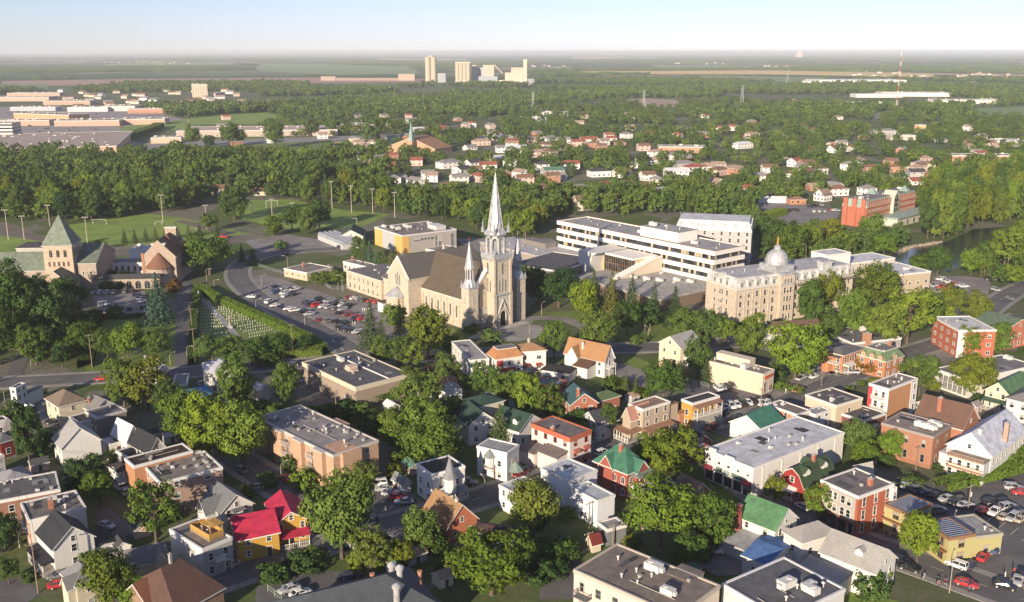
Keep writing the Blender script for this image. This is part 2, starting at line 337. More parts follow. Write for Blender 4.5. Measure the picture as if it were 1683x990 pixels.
def balcony(b, k, u, z, w=2.4, d=1.3, rail=None, roof=None, posts=False):
    m = MB(); wbox(m, b, k, u-w/2, u+w/2, z-.18, z, .003, d); o = m.build('balcony', rail or b.trim, b.root)
    r = MB(); n = max(3, int(w/.35))
    for i in range(n+1): wbox(r, b, k, u-w/2+(w-.06)*i/n, u-w/2+(w-.06)*i/n+.06, z, z+.95, d-.06, d)
    for i in range(4):
        for uu in (u-w/2, u+w/2-.06): wbox(r, b, k, uu, uu+.06, z, z+.95, .1+(d-.2)*i/4, .16+(d-.2)*i/4)
    wbox(r, b, k, u-w/2-.02, u+w/2+.02, z+.95, z+1.04, d-.1, d+.03)
    for uu in (u-w/2-.02, u+w/2-.06): wbox(r, b, k, uu, uu+.08, z+.95, z+1.04, .01, d-.1)
    r.build('railing', rail or b.trim, o)
    if posts:
        for uu in (u-w/2+.02, u+w/2-.16): p = MB(); wbox(p, b, k, uu, uu+.14, .1 if posts is True else posts, z-.18, d-.18, d-.04); p.build('post', rail or b.trim, o)
    if roof is not None: p = MB(); wbox(p, b, k, u-w/2-.2, u+w/2+.2, z+2.3, z+2.5, .003, d+.25); p.build('balcony_roof', roof, o)
    return o
def porch(b, k, u0, u1, d=2.0, z=2.7, roof=None, n=4, floor=.45, drop=.5, rail=True):
    ox, oy, dx, dy, nx, ny, ln = wf(b, k); P = lambda u, o, zz: (ox+dx*u+nx*o, oy+dy*u+ny*o, zz); e = .25
    m = MB(); m.faces([P(u0-e,.01,z+drop), P(u1+e,.01,z+drop), P(u1+e,d+e,z), P(u0-e,d+e,z), P(u0-e,.01,z-.15), P(u1+e,.01,z-.15), P(u1+e,d+e,z-.15), P(u0-e,d+e,z-.15)], [(0,3,2,1),(4,5,6,7),(2,3,7,6),(0,4,7,3),(1,2,6,5),(0,1,5,4)])
    o = m.build('porch_roof', roof or b.rmat, b.root)
    p = MB(); wbox(p, b, k, u0, u1, -.1, floor, .004, d); p.build('porch_floor', M('plain', (.32, .30, .28)), b.root)
    for i in range(n): q = MB(); u = u0+.1+(u1-u0-.2)*i/(n-1); wbox(q, b, k, u-.08, u+.08, floor, z-.15, d-.2, d-.04); q.build('porch_post', b.trim, b.root)
    if rail:
        r = MB(); wbox(r, b, k, u0, u1, floor+.75, floor+.85, d-.16, d-.08); c = max(4, int((u1-u0)/.4))
        for i in range(c): u = u0+(u1-u0)*(i+.5)/c; wbox(r, b, k, u-.03, u+.03, floor, floor+.75, d-.15, d-.09)
        r.build('porch_railing', b.trim, b.root)
def shell(name, label, pts=None, h=6.0, roof='flat', rise=3.0, ridge='x', wall=('siding', (.7, .68, .64)), rc=(.16, .15, .15), trim=(.65, .635, .60),
          cat='house', spec=None, ov=.4, rkind=None, group=None, far=False, par=.35, top=None, band=None):
    """A building from three roof or eave corners (photo pixels) at height h, or from spec = (x, y, angle, width, depth)."""
    b = H(); b.h, b.far = h, far
    if spec is None:
        if isinstance(pts[0], str): pts = [Z(pts[0], *q) for q in pts[1:]]
        c, b.rz, b.w, b.d = rect(pts, h)
    else: c, b.rz, b.w, b.d = Vector(spec[:2]), spec[2], spec[3], spec[4]
    b.loc = (c.x, c.y, 0); b.root = thing(name, label, cat, b.loc, b.rz, group); b.roofkind = roof; b.rise = rise if roof != 'flat' else 0
    b.wall = M(*wall) if isinstance(wall, tuple) else wall; b.trim = M('trim', trim); b.band = M('trim', band) if band else b.trim
    b.rmat = M(rkind or ('membrane' if roof == 'flat' else 'shingle'), rc); m, r = MB(), MB(); b.ridge = ridge
    if roof in ('gable', 'gambrel'):
        ln, wd = (b.w, b.d) if ridge == 'x' else (b.d, b.w); g = roof == 'gambrel'
        wall_gable(m, 0, 0, ln, wd, -.3, h, rise, ridge, 0, g); roof_gable(r, 0, 0, ln, wd, h+.05, rise, ridge, ov, gam=g)
    else:
        m.box(-b.w/2, -b.d/2, -.3, b.w/2, b.d/2, h-.3 if roof == 'flat' else h-.27)
        if roof == 'hip': roof_hip(r, 0, 0, b.w, b.d, h, rise, ov, top=(max(.02, b.w*top[0]), max(.02, b.d*top[1])) if top else None)
        elif roof == 'mansard':
            t = top or max(.9, rise*.35); roof_hip(r, 0, 0, b.w, b.d, h, rise, ov*.6, top=(b.w-2*t, b.d-2*t)); r.box(-b.w/2+t-.15, -b.d/2+t-.15, h+rise+.003, b.w/2-t+.15, b.d/2-t+.15, h+rise+.2, 1)
            r.box(-b.w/2+t+.1, -b.d/2+t+.1, h+rise+.2, b.w/2-t-.1, b.d/2-t-.1, h+rise+.23, 2)
        else:
            r.box(-b.w/2+.02, -b.d/2+.02, h-.298, b.w/2-.02, b.d/2-.02, h-.12)
    mats = [b.rmat, b.trim, M('membrane', rc if min(rc) > .4 else (.2, .19, .18))]
    b.wallo = m.build('wall', b.wall, b.root); b.roof = r.build('roof', mats, b.root)
    if roof == 'flat':
        q = MB(); o, t, z0, z1 = .12, .3, h-par-.25, h+.12; x, y = b.w/2, b.d/2
        q.box(-x-o, -y-o, z0, x+o, -y+t, z1); q.box(-x-o, y-t, z0, x+o, y+o, z1); q.box(-x-o, -y+t, z0, -x+t, y-t, z1); q.box(x-t, -y+t, z0, x+o, y-t, z1)
        q.build('parapet', b.band, b.root)
    cs = [Vector((sx*b.w/2, sy*b.d/2, 0)) for sx, sy in ((-1,-1),(1,-1),(1,1),(-1,1))]
    for q in cs: q.rotate(Matrix.Rotation(b.rz, 3, 'Z'))
    b.foot = [(q.x+c.x, q.y+c.y) for q in cs]; block(b.foot, 1.5)
    px, py = proj((c.x, c.y, h)); BLD.append((ref_of(label), px, py, c.copy(), max(b.w, b.d)/2)); b.label = label
    return b
def openings(b, rows=None, walls='FRLK', w=1.05, hh=1.5, style='sash', step=3.1, fh=3.0, z0=.95, dr=None, mat=None, skip=(), seed=0, name='window'):
    """Evenly spaced windows on every wall that looks towards the camera; a door on wall dr."""
    n = rows or max(1, int((b.h+.6)//fh))
    for k in walls:
        if not faces_cam(b, k): continue
        ln = wf(b, k)[6]; c = max(1, int(ln/step)); lim = getattr(b, 'lim', {}).get(k)
        for i in range(c):
            u = ln*(i+.5)/c
            if lim and not (lim[0] <= u <= lim[1]): continue
            for j in range(n):
                if (k, i, j) in skip: continue
                if dr and k == dr and j == 0 and i == c//2: door(b, k, u); continue
                window(b, k, u, z0+j*fh, w, hh, style, mat, name=name)
        if b.roofkind == 'gable' and b.rise > 2.2 and (k in 'LR') == (b.ridge == 'x'): window(b, k, ln/2, b.h+.25, .8, 1.1, style, mat, name=name)
def dormer(b, k, u, z, w=1.4, h=1.3, dep=2.0, o=-.6, roof=None):
    ox, oy, dx, dy, nx, ny, ln = wf(b, k); m, r = MB(), MB(); P = lambda uu, oo, zz: (ox+dx*uu+nx*oo, oy+dy*uu+ny*oo, zz)
    a, c, e = u-w/2, u+w/2, .18
    m.faces([P(a,o,z),P(c,o,z),P(c,o,z+h),P(u,o,z+h+w*.4),P(a,o,z+h),P(a,o-dep,z),P(c,o-dep,z),P(c,o-dep,z+h),P(u,o-dep,z+h+w*.4),P(a,o-dep,z+h)],
            [(0,1,2,3,4),(5,9,8,7,6),(0,4,9,5),(1,6,7,2),(2,7,8,3),(3,8,9,4)])
    for s in (-1, 1):
        q = u+s*(w/2+e); zz = z+h-e*.8; t = .14
        r.faces([P(u,o+e,z+h+w*.4+.05),P(q,o+e,zz+.05),P(q,o-dep,zz+.05),P(u,o-dep,z+h+w*.4+.05),P(u,o+e,z+h+w*.4+.05+t),P(q,o+e,zz+.05+t),P(q,o-dep,zz+.05+t),P(u,o-dep,z+h+w*.4+.05+t)], [(0,1,2,3),(4,7,6,5),(0,4,5,1),(1,5,6,2),(2,6,7,3)])
    d = m.build('dormer', b.wall if not getattr(b, 'dwall', None) else b.dwall, b.root); r.build('dormer_roof', roof or b.rmat, d)
    f, p = win_mesh(w*.5, h*.75, 'sash', b.trim); wo = link('dormer_window', f, d, P(u, o+.003, z+.2), WROT[k]); return d
def block_on(b, x0, y0, x1, y1, z0, z1, name, mat, mt=None, parent=None):
    m = MB(); m.box(x0, y0, z0, x1, y1, z1); m.box(x0-.12, y0-.12, z1, x1+.12, y1+.12, z1+.15, 1); return m.build(name, [mat, mt or b.trim], parent or b.root)
# ------------------------------------------------------------ ground, water, roads
def setting(o, name=None): o['kind'] = 'structure'; return o
def ground_mat():
    m, t, b = nt('ground'); L = t.links; w = worldpos(t); b.inputs['Roughness'].default_value = .95; b.inputs['Specular IOR Level'].default_value = .1
    n1 = noise_tex(t, w, .035, 6, .7); n2 = noise_tex(t, w, .6, 5, .75)
    town = mixc(t, mapr(t, n1, .4, .62, 0, 1), (.075, .115, .03), (.17, .15, .115)); mq = t.nodes.new('ShaderNodeMapping'); mq.inputs['Rotation'].default_value = (0, 0, .64); mq.inputs['Scale'].default_value = (1/17, 1/26, 0); L.new(w, mq.inputs[0])
    vq = t.nodes.new('ShaderNodeTexVoronoi'); vq.distance = 'CHEBYCHEV'; vq.inputs['Scale'].default_value = 1.0; L.new(mq.outputs[0], vq.inputs['Vector']); sq = t.nodes.new('ShaderNodeSeparateColor'); L.new(vq.outputs['Color'], sq.inputs[0])
    town = mixc(t, mapr(t, sq.outputs[0], 0, 1, 0, .55), town, (.12, .17, .045)); town = mixc(t, mapr(t, sq.outputs[1], .78, .8, 0, .8), town, (.22, .20, .175)); town = mixc(t, mapr(t, n2, .35, .7, 0, .6), town, (.05, .07, .025))
    mp = t.nodes.new('ShaderNodeMapping'); mp.inputs['Rotation'].default_value = (0, 0, .5); mp.inputs['Scale'].default_value = (1/900, 1/2600, 0); L.new(w, mp.inputs[0])
    v = t.nodes.new('ShaderNodeTexVoronoi'); v.distance = 'CHEBYCHEV'; v.inputs['Scale'].default_value = 1.0; L.new(mp.outputs[0], v.inputs['Vector'])
    cr = t.nodes.new('ShaderNodeValToRGB'); sp = t.nodes.new('ShaderNodeSeparateColor'); L.new(v.outputs['Color'], sp.inputs[0]); L.new(sp.outputs[0], cr.inputs[0])
    els = cr.color_ramp.elements; els[0].position = 0; els[0].color = (.06, .11, .04, 1); els[1].position = 1; els[1].color = (.09, .14, .06, 1); cr.color_ramp.interpolation = 'CONSTANT'
    for p, c in ((.18, (.12, .18, .065)), (.36, (.085, .14, .055)), (.5, (.17, .21, .08)), (.62, (.33, .27, .13)), (.7, (.10, .15, .06)), (.86, (.22, .18, .11))):
        e = els.new(p); e.color = (*c, 1)
    far = mixc(t, mapr(t, noise_tex(t, w, .0009, 5, .65), .44, .52, 0, 1), cr.outputs[0], (.045, .075, .03))
    sx = t.nodes.new('ShaderNodeSeparateXYZ'); L.new(w, sx.inputs[0])
    L.new(mixc(t, mapr(t, sx.outputs[1], 2600, 3600, 0, 1), town, far), b.inputs['Base Color']); bump(t, b, n2, .2, .5); return m
g = MB(); xs = [-60000, -12000, -3000, -800, 0, 800, 3000, 12000, 60000]; ys = [-2000, 0, 400, 1200, 3500, 9000, 20000, 46000]
g.faces([(x, y, 0) for y in ys for x in xs], [(j*9+i, j*9+i+1, j*9+i+10, j*9+i+9) for j in range(len(ys)-1) for i in range(8)])
setting(g.build('ground', ground_mat()))
# low far ridge on the horizon, highest in the middle
g = MB(); vs = []
n = 60
for i in range(n+1):
    x = -34000+68000*i/n; hgt = 55*math.exp(-((x-2000)/14000)**2)+14*noise.noise(Vector((x*.0004, 3, 0)))+14
    for y, k in ((37000, 0), (41000, .75), (45000, 1), (45800, 0)): vs.append((x, y, max(.5, hgt*k)))
g.faces(vs, [(i*4+j, i*4+j+1, i*4+j+5, i*4+j+4) for i in range(n) for j in range(3)])
setting(g.build('hills', M('plain', (.035, .055, .03))))
ASPH = M('asphalt', (.135, .13, .132)); ASPH2 = M('asphalt', (.24, .22, .215)); DIRT = M('asphalt', (.17, .145, .115)); SIDE = M('asphalt', (.27, .255, .235)); LAWN = M('grass', (.14, .215, .048)); PITCHM = M('grass', (.20, .31, .065)); PAVE = M('asphalt', (.30, .285, .265))
def sheet(name, pts, z, mat, blk=True, reg=None, kerb=0):
    if reg: pts = [Z(reg, *p) for p in pts]
    P = [at(*p, 0).xy if not isinstance(p, Vector) else p.xy for p in pts]; mb = MB()
    if kerb: mb.prism([tuple(p) for p in P], 0, kerb)
    else: mb.poly([(p.x, p.y, z) for p in P])
    o = mb.build(name, mat)
    if not kerb:      # concave outlines need proper triangles
        import bmesh; bm = bmesh.new(); bm.from_mesh(o.data); bmesh.ops.triangulate(bm, faces=bm.faces); bmesh.ops.recalc_face_normals(bm, faces=bm.faces); bm.to_mesh(o.data); bm.free()
        if o.data.polygons and o.data.polygons[0].normal.z < 0: o.data.flip_normals()
    if blk: block(P)
    setting(o); return P
def smooth(pts, it=2):
    for _ in range(it):
        q = [pts[0]]
        for a, b in zip(pts, pts[1:]): q += [a*.75+b*.25, a*.25+b*.75]
        pts = q+[pts[-1]]
    return pts
def offs(pts, d):
    out = []
    for i, p in enumerate(pts):
        t = (pts[min(i+1, len(pts)-1)]-pts[max(i-1, 0)]).normalized(); out.append(p+Vector((-t.y, t.x))*d)
    return out
def ribbon(name, c, w, z, mat, o0=None, o1=None, kerb=0):
    a, b = offs(c, o0 if o0 is not None else -w/2), offs(c, o1 if o1 is not None else w/2); mb = MB()
    for i in range(len(c)-1):
        if kerb: mb.faces([(*a[i], 0), (*a[i+1], 0), (*b[i+1], 0), (*b[i], 0), (*a[i], kerb), (*a[i+1], kerb), (*b[i+1], kerb), (*b[i], kerb)], [(4,5,6,7), (0,1,5,4), (2,3,7,6)])
        else: mb.poly([(*a[i], z), (*a[i+1], z), (*b[i+1], z), (*b[i], z)])
        block([a[i], a[i+1], b[i+1], b[i]])
    return setting(mb.build(name, mat))
_rz = [.05]
def road(name, pts, w=8.0, reg=None, dash=True, walk=(1, 1), sm=2, mat=None):
    if reg: pts = [Z(reg, *p) for p in pts]
    c = smooth([at(*p).xy for p in pts], sm); _rz[0] += .004; ribbon(name, c, w, _rz[0], mat or ASPH)
    for s, f in zip((-1, 1), walk):
        if f: ribbon('pavement', c, 0, 0, SIDE, s*(w/2+.02) if s > 0 else s*(w/2+1.9), s*(w/2+1.9) if s > 0 else s*(w/2+.02), .12)
    if dash:
        mb = MB(); acc = 0.0
        for a, b in zip(c, c[1:]):
            d = (b-a).length; t = (b-a)/max(d, .01); n = Vector((-t.y, t.x)); q = 0.0
            while q < d:
                if int((acc+q)/3) % 3 == 0:
                    p0, p1 = a+t*q, a+t*min(q+1.0, d); mb.poly([(*(p0-n*.07), _rz[0]+.03), (*(p1-n*.07), _rz[0]+.03), (*(p1+n*.07), _rz[0]+.03), (*(p0+n*.07), _rz[0]+.03)])
                q += 1.0
            acc += d
        setting(mb.build('road_marking', M('plain', (.55, .5, .3))))
    return c
MAIN = road('road', [(-160, 640), (0, 629), (140, 622), (300, 613), (490, 598), (600, 590), (730, 584), (900, 577), (1050, 572), (1160, 566), (1300, 556)], 10)
CHST = road('road', [(590, 589), (563, 566), (520, 540), (455, 508), (410, 480), (388, 455), (396, 432), (440, 417), (520, 410), (600, 406)], 9.5)
LANE = road('path', [(302, 611), (302, 570), (302, 520), (303, 470), (306, 440), (330, 415)], 6, dash=False, walk=(0, 0))
LEFT = road('path', [(18, 628), (35, 590), (52, 555), (70, 520)], 5, dash=False, walk=(0, 0))
YEL = road('road', [(200, 1010), (330, 962), (420, 932), (525, 894), (665, 858), (780, 822), (850, 799), (905, 770), (985, 738), (1090, 711), (1160, 696), (1250, 672)], 8.5)
APT = road('road', [(360, 735), (423, 777), (504, 828), (560, 870), (610, 900)], 8)
TOP = road('road', [(1180, 715), (1262, 676), (1335, 645), (1400, 615), (1475, 585), (1560, 560), (1683, 520)], 9)
CRS = road('road', [(1400, 616), (1340, 590), (1290, 573), (1200, 556)], 8)
SHOP = road('road', [(1160, 740), (1230, 800), (1314, 850), (1385, 882), (1482, 915), (1569, 946), (1720, 1000)], 9)
CHDR = road('path', [(845, 531), (880, 522), (930, 524), (975, 545), (1000, 570)], 6, dash=False, walk=(0, 0), mat=ASPH2)
RIVR = road('road', [(1600, 530), (1640, 495), (1683, 470), (1740, 455)], 9)
sheet('parking_lot', [(396, 468), (430, 452), (462, 459), (505, 474), (560, 492), (640, 498), (700, 540), (660, 556), (612, 566), (568, 556), (500, 521), (425, 490)], .03, ASPH2)
sheet('parking_lot', [(148, 478), (238, 478), (246, 520), (165, 522)], .03, ASPH2)
sheet('parking_lot', [(1465, 785), (1540, 795), (1640, 770), (1760, 800), (1790, 930), (1683, 975), (1565, 940), (1500, 850)], .03, ASPH)
sheet('parking_lot', [(980, 600), (1300, 600), (1480, 615), (1450, 730), (1250, 800), (1040, 700)], .03, ASPH2, reg='13')
sheet('parking_lot', [(-40, 120), (300, 140), (510, 190), (450, 300), (180, 350), (20, 290)], .03, ASPH2, reg='13')
sheet('parking_lot', [(1090, 350), (1400, 320), (1740, 470), (1500, 560), (1200, 640), (1110, 500)], .03, ASPH, reg='22')
sheet('parking_lot', [(640, 240), (800, 200), (950, 290), (1000, 420), (700, 340)], .03, ASPH2, reg='22')
sheet('lawn', [(700, 180), (800, 185), (935, 240), (900, 290), (720, 225)], .04, LAWN, reg='22', blk=False)
sheet('parking_lot', [(230, 340), (330, 330), (640, 470), (940, 440), (930, 470), (560, 525), (440, 530), (280, 490)], .03, ASPH, reg='21')
sheet('parking_lot', [(760, 210), (880, 180), (1085, 330), (1040, 400), (780, 470), (740, 380)], .035, ASPH, reg='31')
sheet('parking_lot', [(700, 490), (960, 460), (980, 560), (880, 660), (600, 660)], .035, ASPH, reg='31')
sheet('parking_lot', [(0, 880), (330, 770), (680, 790), (620, 900), (250, 990), (0, 1000)], .03, ASPH, reg='31')
sheet('parking_lot', [(200, 740), (380, 680), (460, 730), (400, 960), (180, 960)], .03, ASPH, reg='32')
sheet('parking_lot', [(1090, 690), (1350, 600), (1560, 660), (1500, 800), (1330, 810)], .03, ASPH2, reg='32')
sheet('parking_lot', [(620, 400), (700, 370), (860, 500), (830, 560), (640, 530)], .03, ASPH, reg='30')
sheet('parking_lot', [(-80, 880), (150, 800), (260, 920), (100, 1040), (-80, 1040)], .03, ASPH, reg='30')
sheet('parking_lot', [(230, 500), (300, 430), (300, 560), (390, 640), (280, 640)], .03, ASPH2, reg='20')
sheet('parking_lot', [(900, 110), (1090, 70), (1260, 170), (1100, 240), (940, 190)], .03, ASPH2, reg='23')
sheet('parking_lot', [(0, 410), (60, 400), (420, 210), (640, 300), (380, 390), (250, 440), (60, 470)], .03, ASPH2, reg='23')
sheet('lawn', [(1310, 945), (1480, 990), (1440, 1040), (1290, 1040)], .04, PITCHM, blk=False)
sheet('parking_lot', [(745, 392), (905, 392), (960, 420), (940, 440), (840, 445)], .03, ASPH2)
sheet('parking_lot', [(395, 392), (470, 385), (570, 402), (560, 412), (430, 418)], .03, ASPH2)
sheet('plaza', [(770, 556), (800, 541), (850, 531), (890, 536), (905, 552), (850, 562)], .075, PAVE)
sheet('lawn', [(640, 498), (676, 527), (790, 550), (770, 565), (700, 570), (640, 560), (700, 540)], .045, LAWN, blk=False)
sheet('lawn', [(318, 478), (400, 505), (540, 560), (530, 590), (320, 605)], .04, LAWN)
sheet('lawn', [(880, 515), (1120, 500), (1200, 560), (1060, 566), (985, 545), (930, 522)], .04, LAWN, blk=False)
sheet('lawn', [(155, 525), (290, 515), (294, 606), (140, 612)], .04, LAWN, blk=False)
sheet('sports_field', [(100, 372), (240, 352), (300, 358), (440, 392), (330, 402), (220, 412), (150, 412), (120, 395)], .05, PITCHM)
sheet('sports_field', [(360, 330), (480, 328), (560, 345), (640, 352), (600, 372), (480, 378), (400, 362)], .05, PITCHM)
sheet('sports_field', [(-60, 385), (40, 380), (90, 392), (40, 418), (-60, 425)], .05, PITCHM)
sheet('path', [(285, 364), (300, 361), (390, 383), (375, 388)], .06, DIRT)
sheet('path', [(-20, 362), (20, 368), (60, 385), (95, 395), (80, 400), (40, 392), (-20, 385)], .06, DIRT)
sheet('path', [(120, 412), (300, 398), (400, 386), (450, 388), (330, 410), (160, 424)], .06, DIRT)
# the river and its bank
RIV = sheet('river', [(1465, 420), (1500, 408), (1560, 396), (1600, 377), (1660, 372), (1760, 368), (1760, 398), (1700, 408), (1640, 412), (1600, 432), (1555, 447), (1490, 452), (1450, 440)], .02,
      None)
rm, t, b = nt('river_water'); b.inputs['Base Color'].default_value = (.03, .038, .04, 1); b.inputs['Roughness'].default_value = .14; w = worldpos(t); bump(t, b, noise_tex(t, w, .35, 5, .7), .25, .35)
t.links.new(mixc(t, mapr(t, noise_tex(t, w, .06, 5, .7), .6, .72, 0, .35), (.028, .036, .036), (.22, .23, .22)), b.inputs['Base Color'])
bpy.data.objects['river'].data.materials.clear(); bpy.data.objects['river'].data.materials.append(rm)
mb = MB(); bank = [at(*p).xy for p in [(1470, 417), (1482, 413), (1500, 406), (1530, 402), (1548, 398)]]
r_ = random.Random(3)
for a, c in zip(bank, bank[1:]):
    n = max(2, int((c-a).length/1.1))
    for i in range(n):
        p = a.lerp(c, i/n); s = r_.uniform(.7, 1.8); q = [(p.x+r_.uniform(.6, 1.2)*s*math.cos(k*.9), p.y+r_.uniform(.6, 1.2)*s*math.sin(k*.9)) for k in range(7)]
        mb.loft([[(x, y, 0) for x, y in q], [(p.x+(x-p.x)*.7, p.y+(y-p.y)*.7, s*r_.uniform(.5, .9)) for x, y in q]])
tag(mb.build('river_rocks', M('plain', (.27, .22, .17))), kind='stuff')
# arrows and stop lines where the church street meets the main road
mb = MB()
for (x, y) in ((548, 561), (562, 574), (550, 575), (535, 563)):
    p = at(x, y); d = Vector((.45, -.9, 0)); n = Vector((.9, .45, 0)); q = lambda a, c: tuple((p+d*a+n*c)[:2])+(.105,)
    mb.poly([q(-1.6,-.14), q(.6,-.14), q(.6,.14), q(-1.6,.14)]); mb.poly([q(.6,-.5), q(1.7,0), q(.6,.5)])
setting(mb.build('road_marking', WHITE))
mb = MB()
for (x, y, n, dx, dy) in ((1480, 800, 8, 24, 8), (1600, 850, 6, 20, 10), (640, 838, 5, -14, -13), (905, 945, 6, 14, -9), (680, 880, 4, 12, -6)):
    for i in range(n):
        p = at(x+i*dx, y+i*dy).xy; q = at(x+i*dx+8, y+i*dy-7).xy; t_ = (q-p).normalized()*4.8; e = Vector((-t_.y, t_.x)).normalized()*.07
        mb.poly([(*(p-e), .075), (*(p+t_-e), .075), (*(p+t_+e), .075), (*(p+e), .075)])
setting(mb.build('road_marking', M('plain', (.5, .48, .4))))
# ------------------------------------------------------------ landmark buildings
STONE = M('stone', (.50, .425, .335)); SILVER = M('metal', (.50, .50, .515), .5); GREYSTONE = M('stone', (.46, .43, .39)); WSTONE = M('trim', (.56, .53, .47))
def frame(name, label, cat, loc, rz, w=20, d=20, h=10, far=False, trim=WSTONE):
    b = H(); b.loc = (loc[0], loc[1], 0); b.rz, b.w, b.d, b.h, b.far = rz, w, d, h, far; b.trim = trim; b.root = thing(name, label, cat, b.loc, rz); b.label = label; b.roofkind = 'flat'; b.rise = 0
    px, py = proj((*b.loc[:2], h)); BLD.append((ref_of(label), px, py, Vector(b.loc[:2]), max(w, d)/2)); return b
def lblock(b, pts, grow=2):
    q = []
    for p in pts: v = Vector((p[0], p[1], 0)); v.rotate(Matrix.Rotation(b.rz, 3, 'Z')); q.append((v.x+b.loc[0], v.y+b.loc[1]))
    block(q, grow)
def wallwin(root, x, y, z, rot, w, h, style='arch', trim=None, name='window'):
    f, p = win_mesh(w, h, style, trim or WSTONE); o = link(name, f, root, (x, y, z), rot); link('pane', p, o); return o
def rotbox(mb, cx, cy, hw, z0, z1, m=0): return mb.box(cx-hw, cy-hw, z0, cx+hw, cy+hw, z1, m)
def pinnacle(name, x, y, z0, z1, r, parent, mat):
    m = MB(); rotbox(m, x, y, r, z0, z0+(z1-z0)*.35); m.lathe(x, y, [(r*1.25, z0+(z1-z0)*.35), (r*.9, z0+(z1-z0)*.42), (.03, z1)], 4, a0=math.pi/4); return m.build(name, mat, parent)
def church():
    b = frame('cathedral', 'tan stone cathedral with a tall silver spire and dark steep roofs', 'church', (-6, 370.5), R(41), 26, 80, 24)
    rt = b.root; DROOF = M('shingle', (.115, .105, .10)); BROOF = M('shingle', (.12, .096, .07))
    lblock(b, [(-15, -3), (14, -3), (14, 46), (-24, 52), (-24, 32), (-15, 32)]); lblock(b, [(-14, 45), (12, 45), (12, 92), (-14, 92)])
    m = MB(); wall_gable(m, 0, 20.5, 37, 26, -.3, 12, 12, 'y'); nave = m.build('nave_wall', STONE, rt)
    r = MB(); roof_gable(r, 0, 21.2, 36, 26, 12.1, 12, 'y', .5); rf = r.build('nave_roof', [BROOF, WSTONE], rt)
    m = MB(); wall_gable(m, 0, 39.5, 39, 14.5, -.3, 16, 8, 'x'); m.build('transept_wall', STONE, rt)
    r = MB(); roof_gable(r, 0, 39.5, 38.4, 14.5, 16.1, 8, 'x', .35, m=0, mt=1); r.build('transept_roof', [DROOF, WSTONE], rt)
    # white coping on the transept gable
    for s in (-1, 1):
        for e in (-1,): m = MB(); m.faces([(e*19.7,39.5,24.55),(e*19.2,39.5,24.55),(e*19.2,39.5+s*7.8,16.1),(e*19.7,39.5+s*7.8,16.1),(e*19.7,39.5,23.9),(e*19.2,39.5,23.9),(e*19.2,39.5+s*7.8,15.4),(e*19.7,39.5+s*7.8,15.4)], [(0,1,2,3),(4,7,6,5),(0,4,5,1),(1,5,6,2),(2,6,7,3),(3,7,4,0)]); m.build('gable_coping', WHITE, rt)
    m = MB(); wall_gable(m, 0, 55, 18, 21, -.3, 10, 9, 'y'); m.build('chancel_wall', STONE, rt); r = MB(); roof_gable(r, 0, 55.2, 18, 21, 10.1, 9, 'y', .4); r.build('chancel_roof', [DROOF, WSTONE], rt)
    m = MB(); m.box(-12, 63.5, -.3, 9, 92, 8.2); m.build('sacristy_wall', STONE, rt)
    r = MB(); r.box(-12.2, 63.3, 8.21, 9.2, 92.2, 8.6, 1); r.box(-11.8, 63.8, 8.61, 8.8, 91.8, 8.7); sr = r.build('sacristy_roof', [M('membrane', (.19, .175, .17)), WSTONE], rt)
    for q in range(6): link('roof_vent', vent_mesh(q % 3), sr, (-8+q*2.6, 68+(q*7) % 20, 8.7))
    for i in range(7): wallwin(rt, -12.003, 66.5+i*3.7, 1.2, -math.pi/2, .8, 2.0, 'sash'); wallwin(rt, -12.003, 66.5+i*3.7, 4.9, -math.pi/2, .8, 2.0, 'sash')
    for i in range(4): wallwin(rt, -10.503, 49+i*3.4, 2.0, -math.pi/2, .8, 3.0, 'arch')
    # round apse chapel under the transept gable
    m = MB(); m.lathe(-20.5, 39.5, [(4.2, -.3), (4.2, 7.8), (4.4, 7.85), (4.4, 8.1)], 20); ap = m.build('chapel_wall', STONE, rt)
    m = MB(); m.lathe(-20.5, 39.5, [(4.7, 8.1), (4.6, 8.3), (.05, 12)], 20); m.build('chapel_roof', SILVER, rt)
    m = MB(); m.box(-23.5, 45.3, -.3, -19.5, 49, 4); m.box(-23.8, 45, 4.003, -19.2, 49.3, 4.3, 1); m.build('side_porch', [WHITE, DROOF], rt)
    for dy, h0, hh in ((-1.3, 12.2, 4.6), (0, 12.2, 5.8), (1.3, 12.2, 4.6)): wallwin(rt, -19.503, 39.5+dy, h0, -math.pi/2, .75, hh)
    for i in range(7): wallwin(rt, -13.003, 5+i*4.0, 3.6, -math.pi/2, 1.0, 5.0)
    for i in range(8):      # buttress strips
        m = MB(); m.box(-13.35, 2.8+i*4.0, -.3, -13.003, 3.4+i*4.0, 10.5); m.build('buttress', STONE, rt)
    m = MB(); m.box(-13.25, 2, 11.1, -13.003, 39, 11.6); m.build('cornice', WSTONE, rt)
    m = MB(); m.box(-1, 15, 24.1, -.2, 16.2, 25); m.build('roof_hatch', WHITE, rf)
    # front wall with stepped lower stage
    m = MB(); m.faces([(-13,1,-.3),(13,1,-.3),(13,1,12),(4,1,22),(-4,1,22),(-13,1,12),(-13,2.6,-.3),(13,2.6,-.3),(13,2.6,12),(4,2.6,22),(-4,2.6,22),(-13,2.6,12)], [(0,1,2,3,4,5),(6,11,10,9,8,7),(0,6,7,1),(1,7,8,2),(2,8,9,3),(3,9,10,4),(4,10,11,5),(5,11,6,0)])
    m.build('front_wall', STONE, rt)
    for s in (-1, 1): m = MB(); m.faces([(s*13.2,.75,12),(s*4,.75,22.3),(s*4,.75,23),(s*13.2,.75,12.7),(s*13.2,2.9,12),(s*4,2.9,22.3),(s*4,2.9,23),(s*13.2,2.9,12.7)], [(0,1,2,3),(4,7,6,5),(0,4,5,1),(2,6,7,3),(0,3,7,4)]); m.build('gable_coping', WHITE, rt)
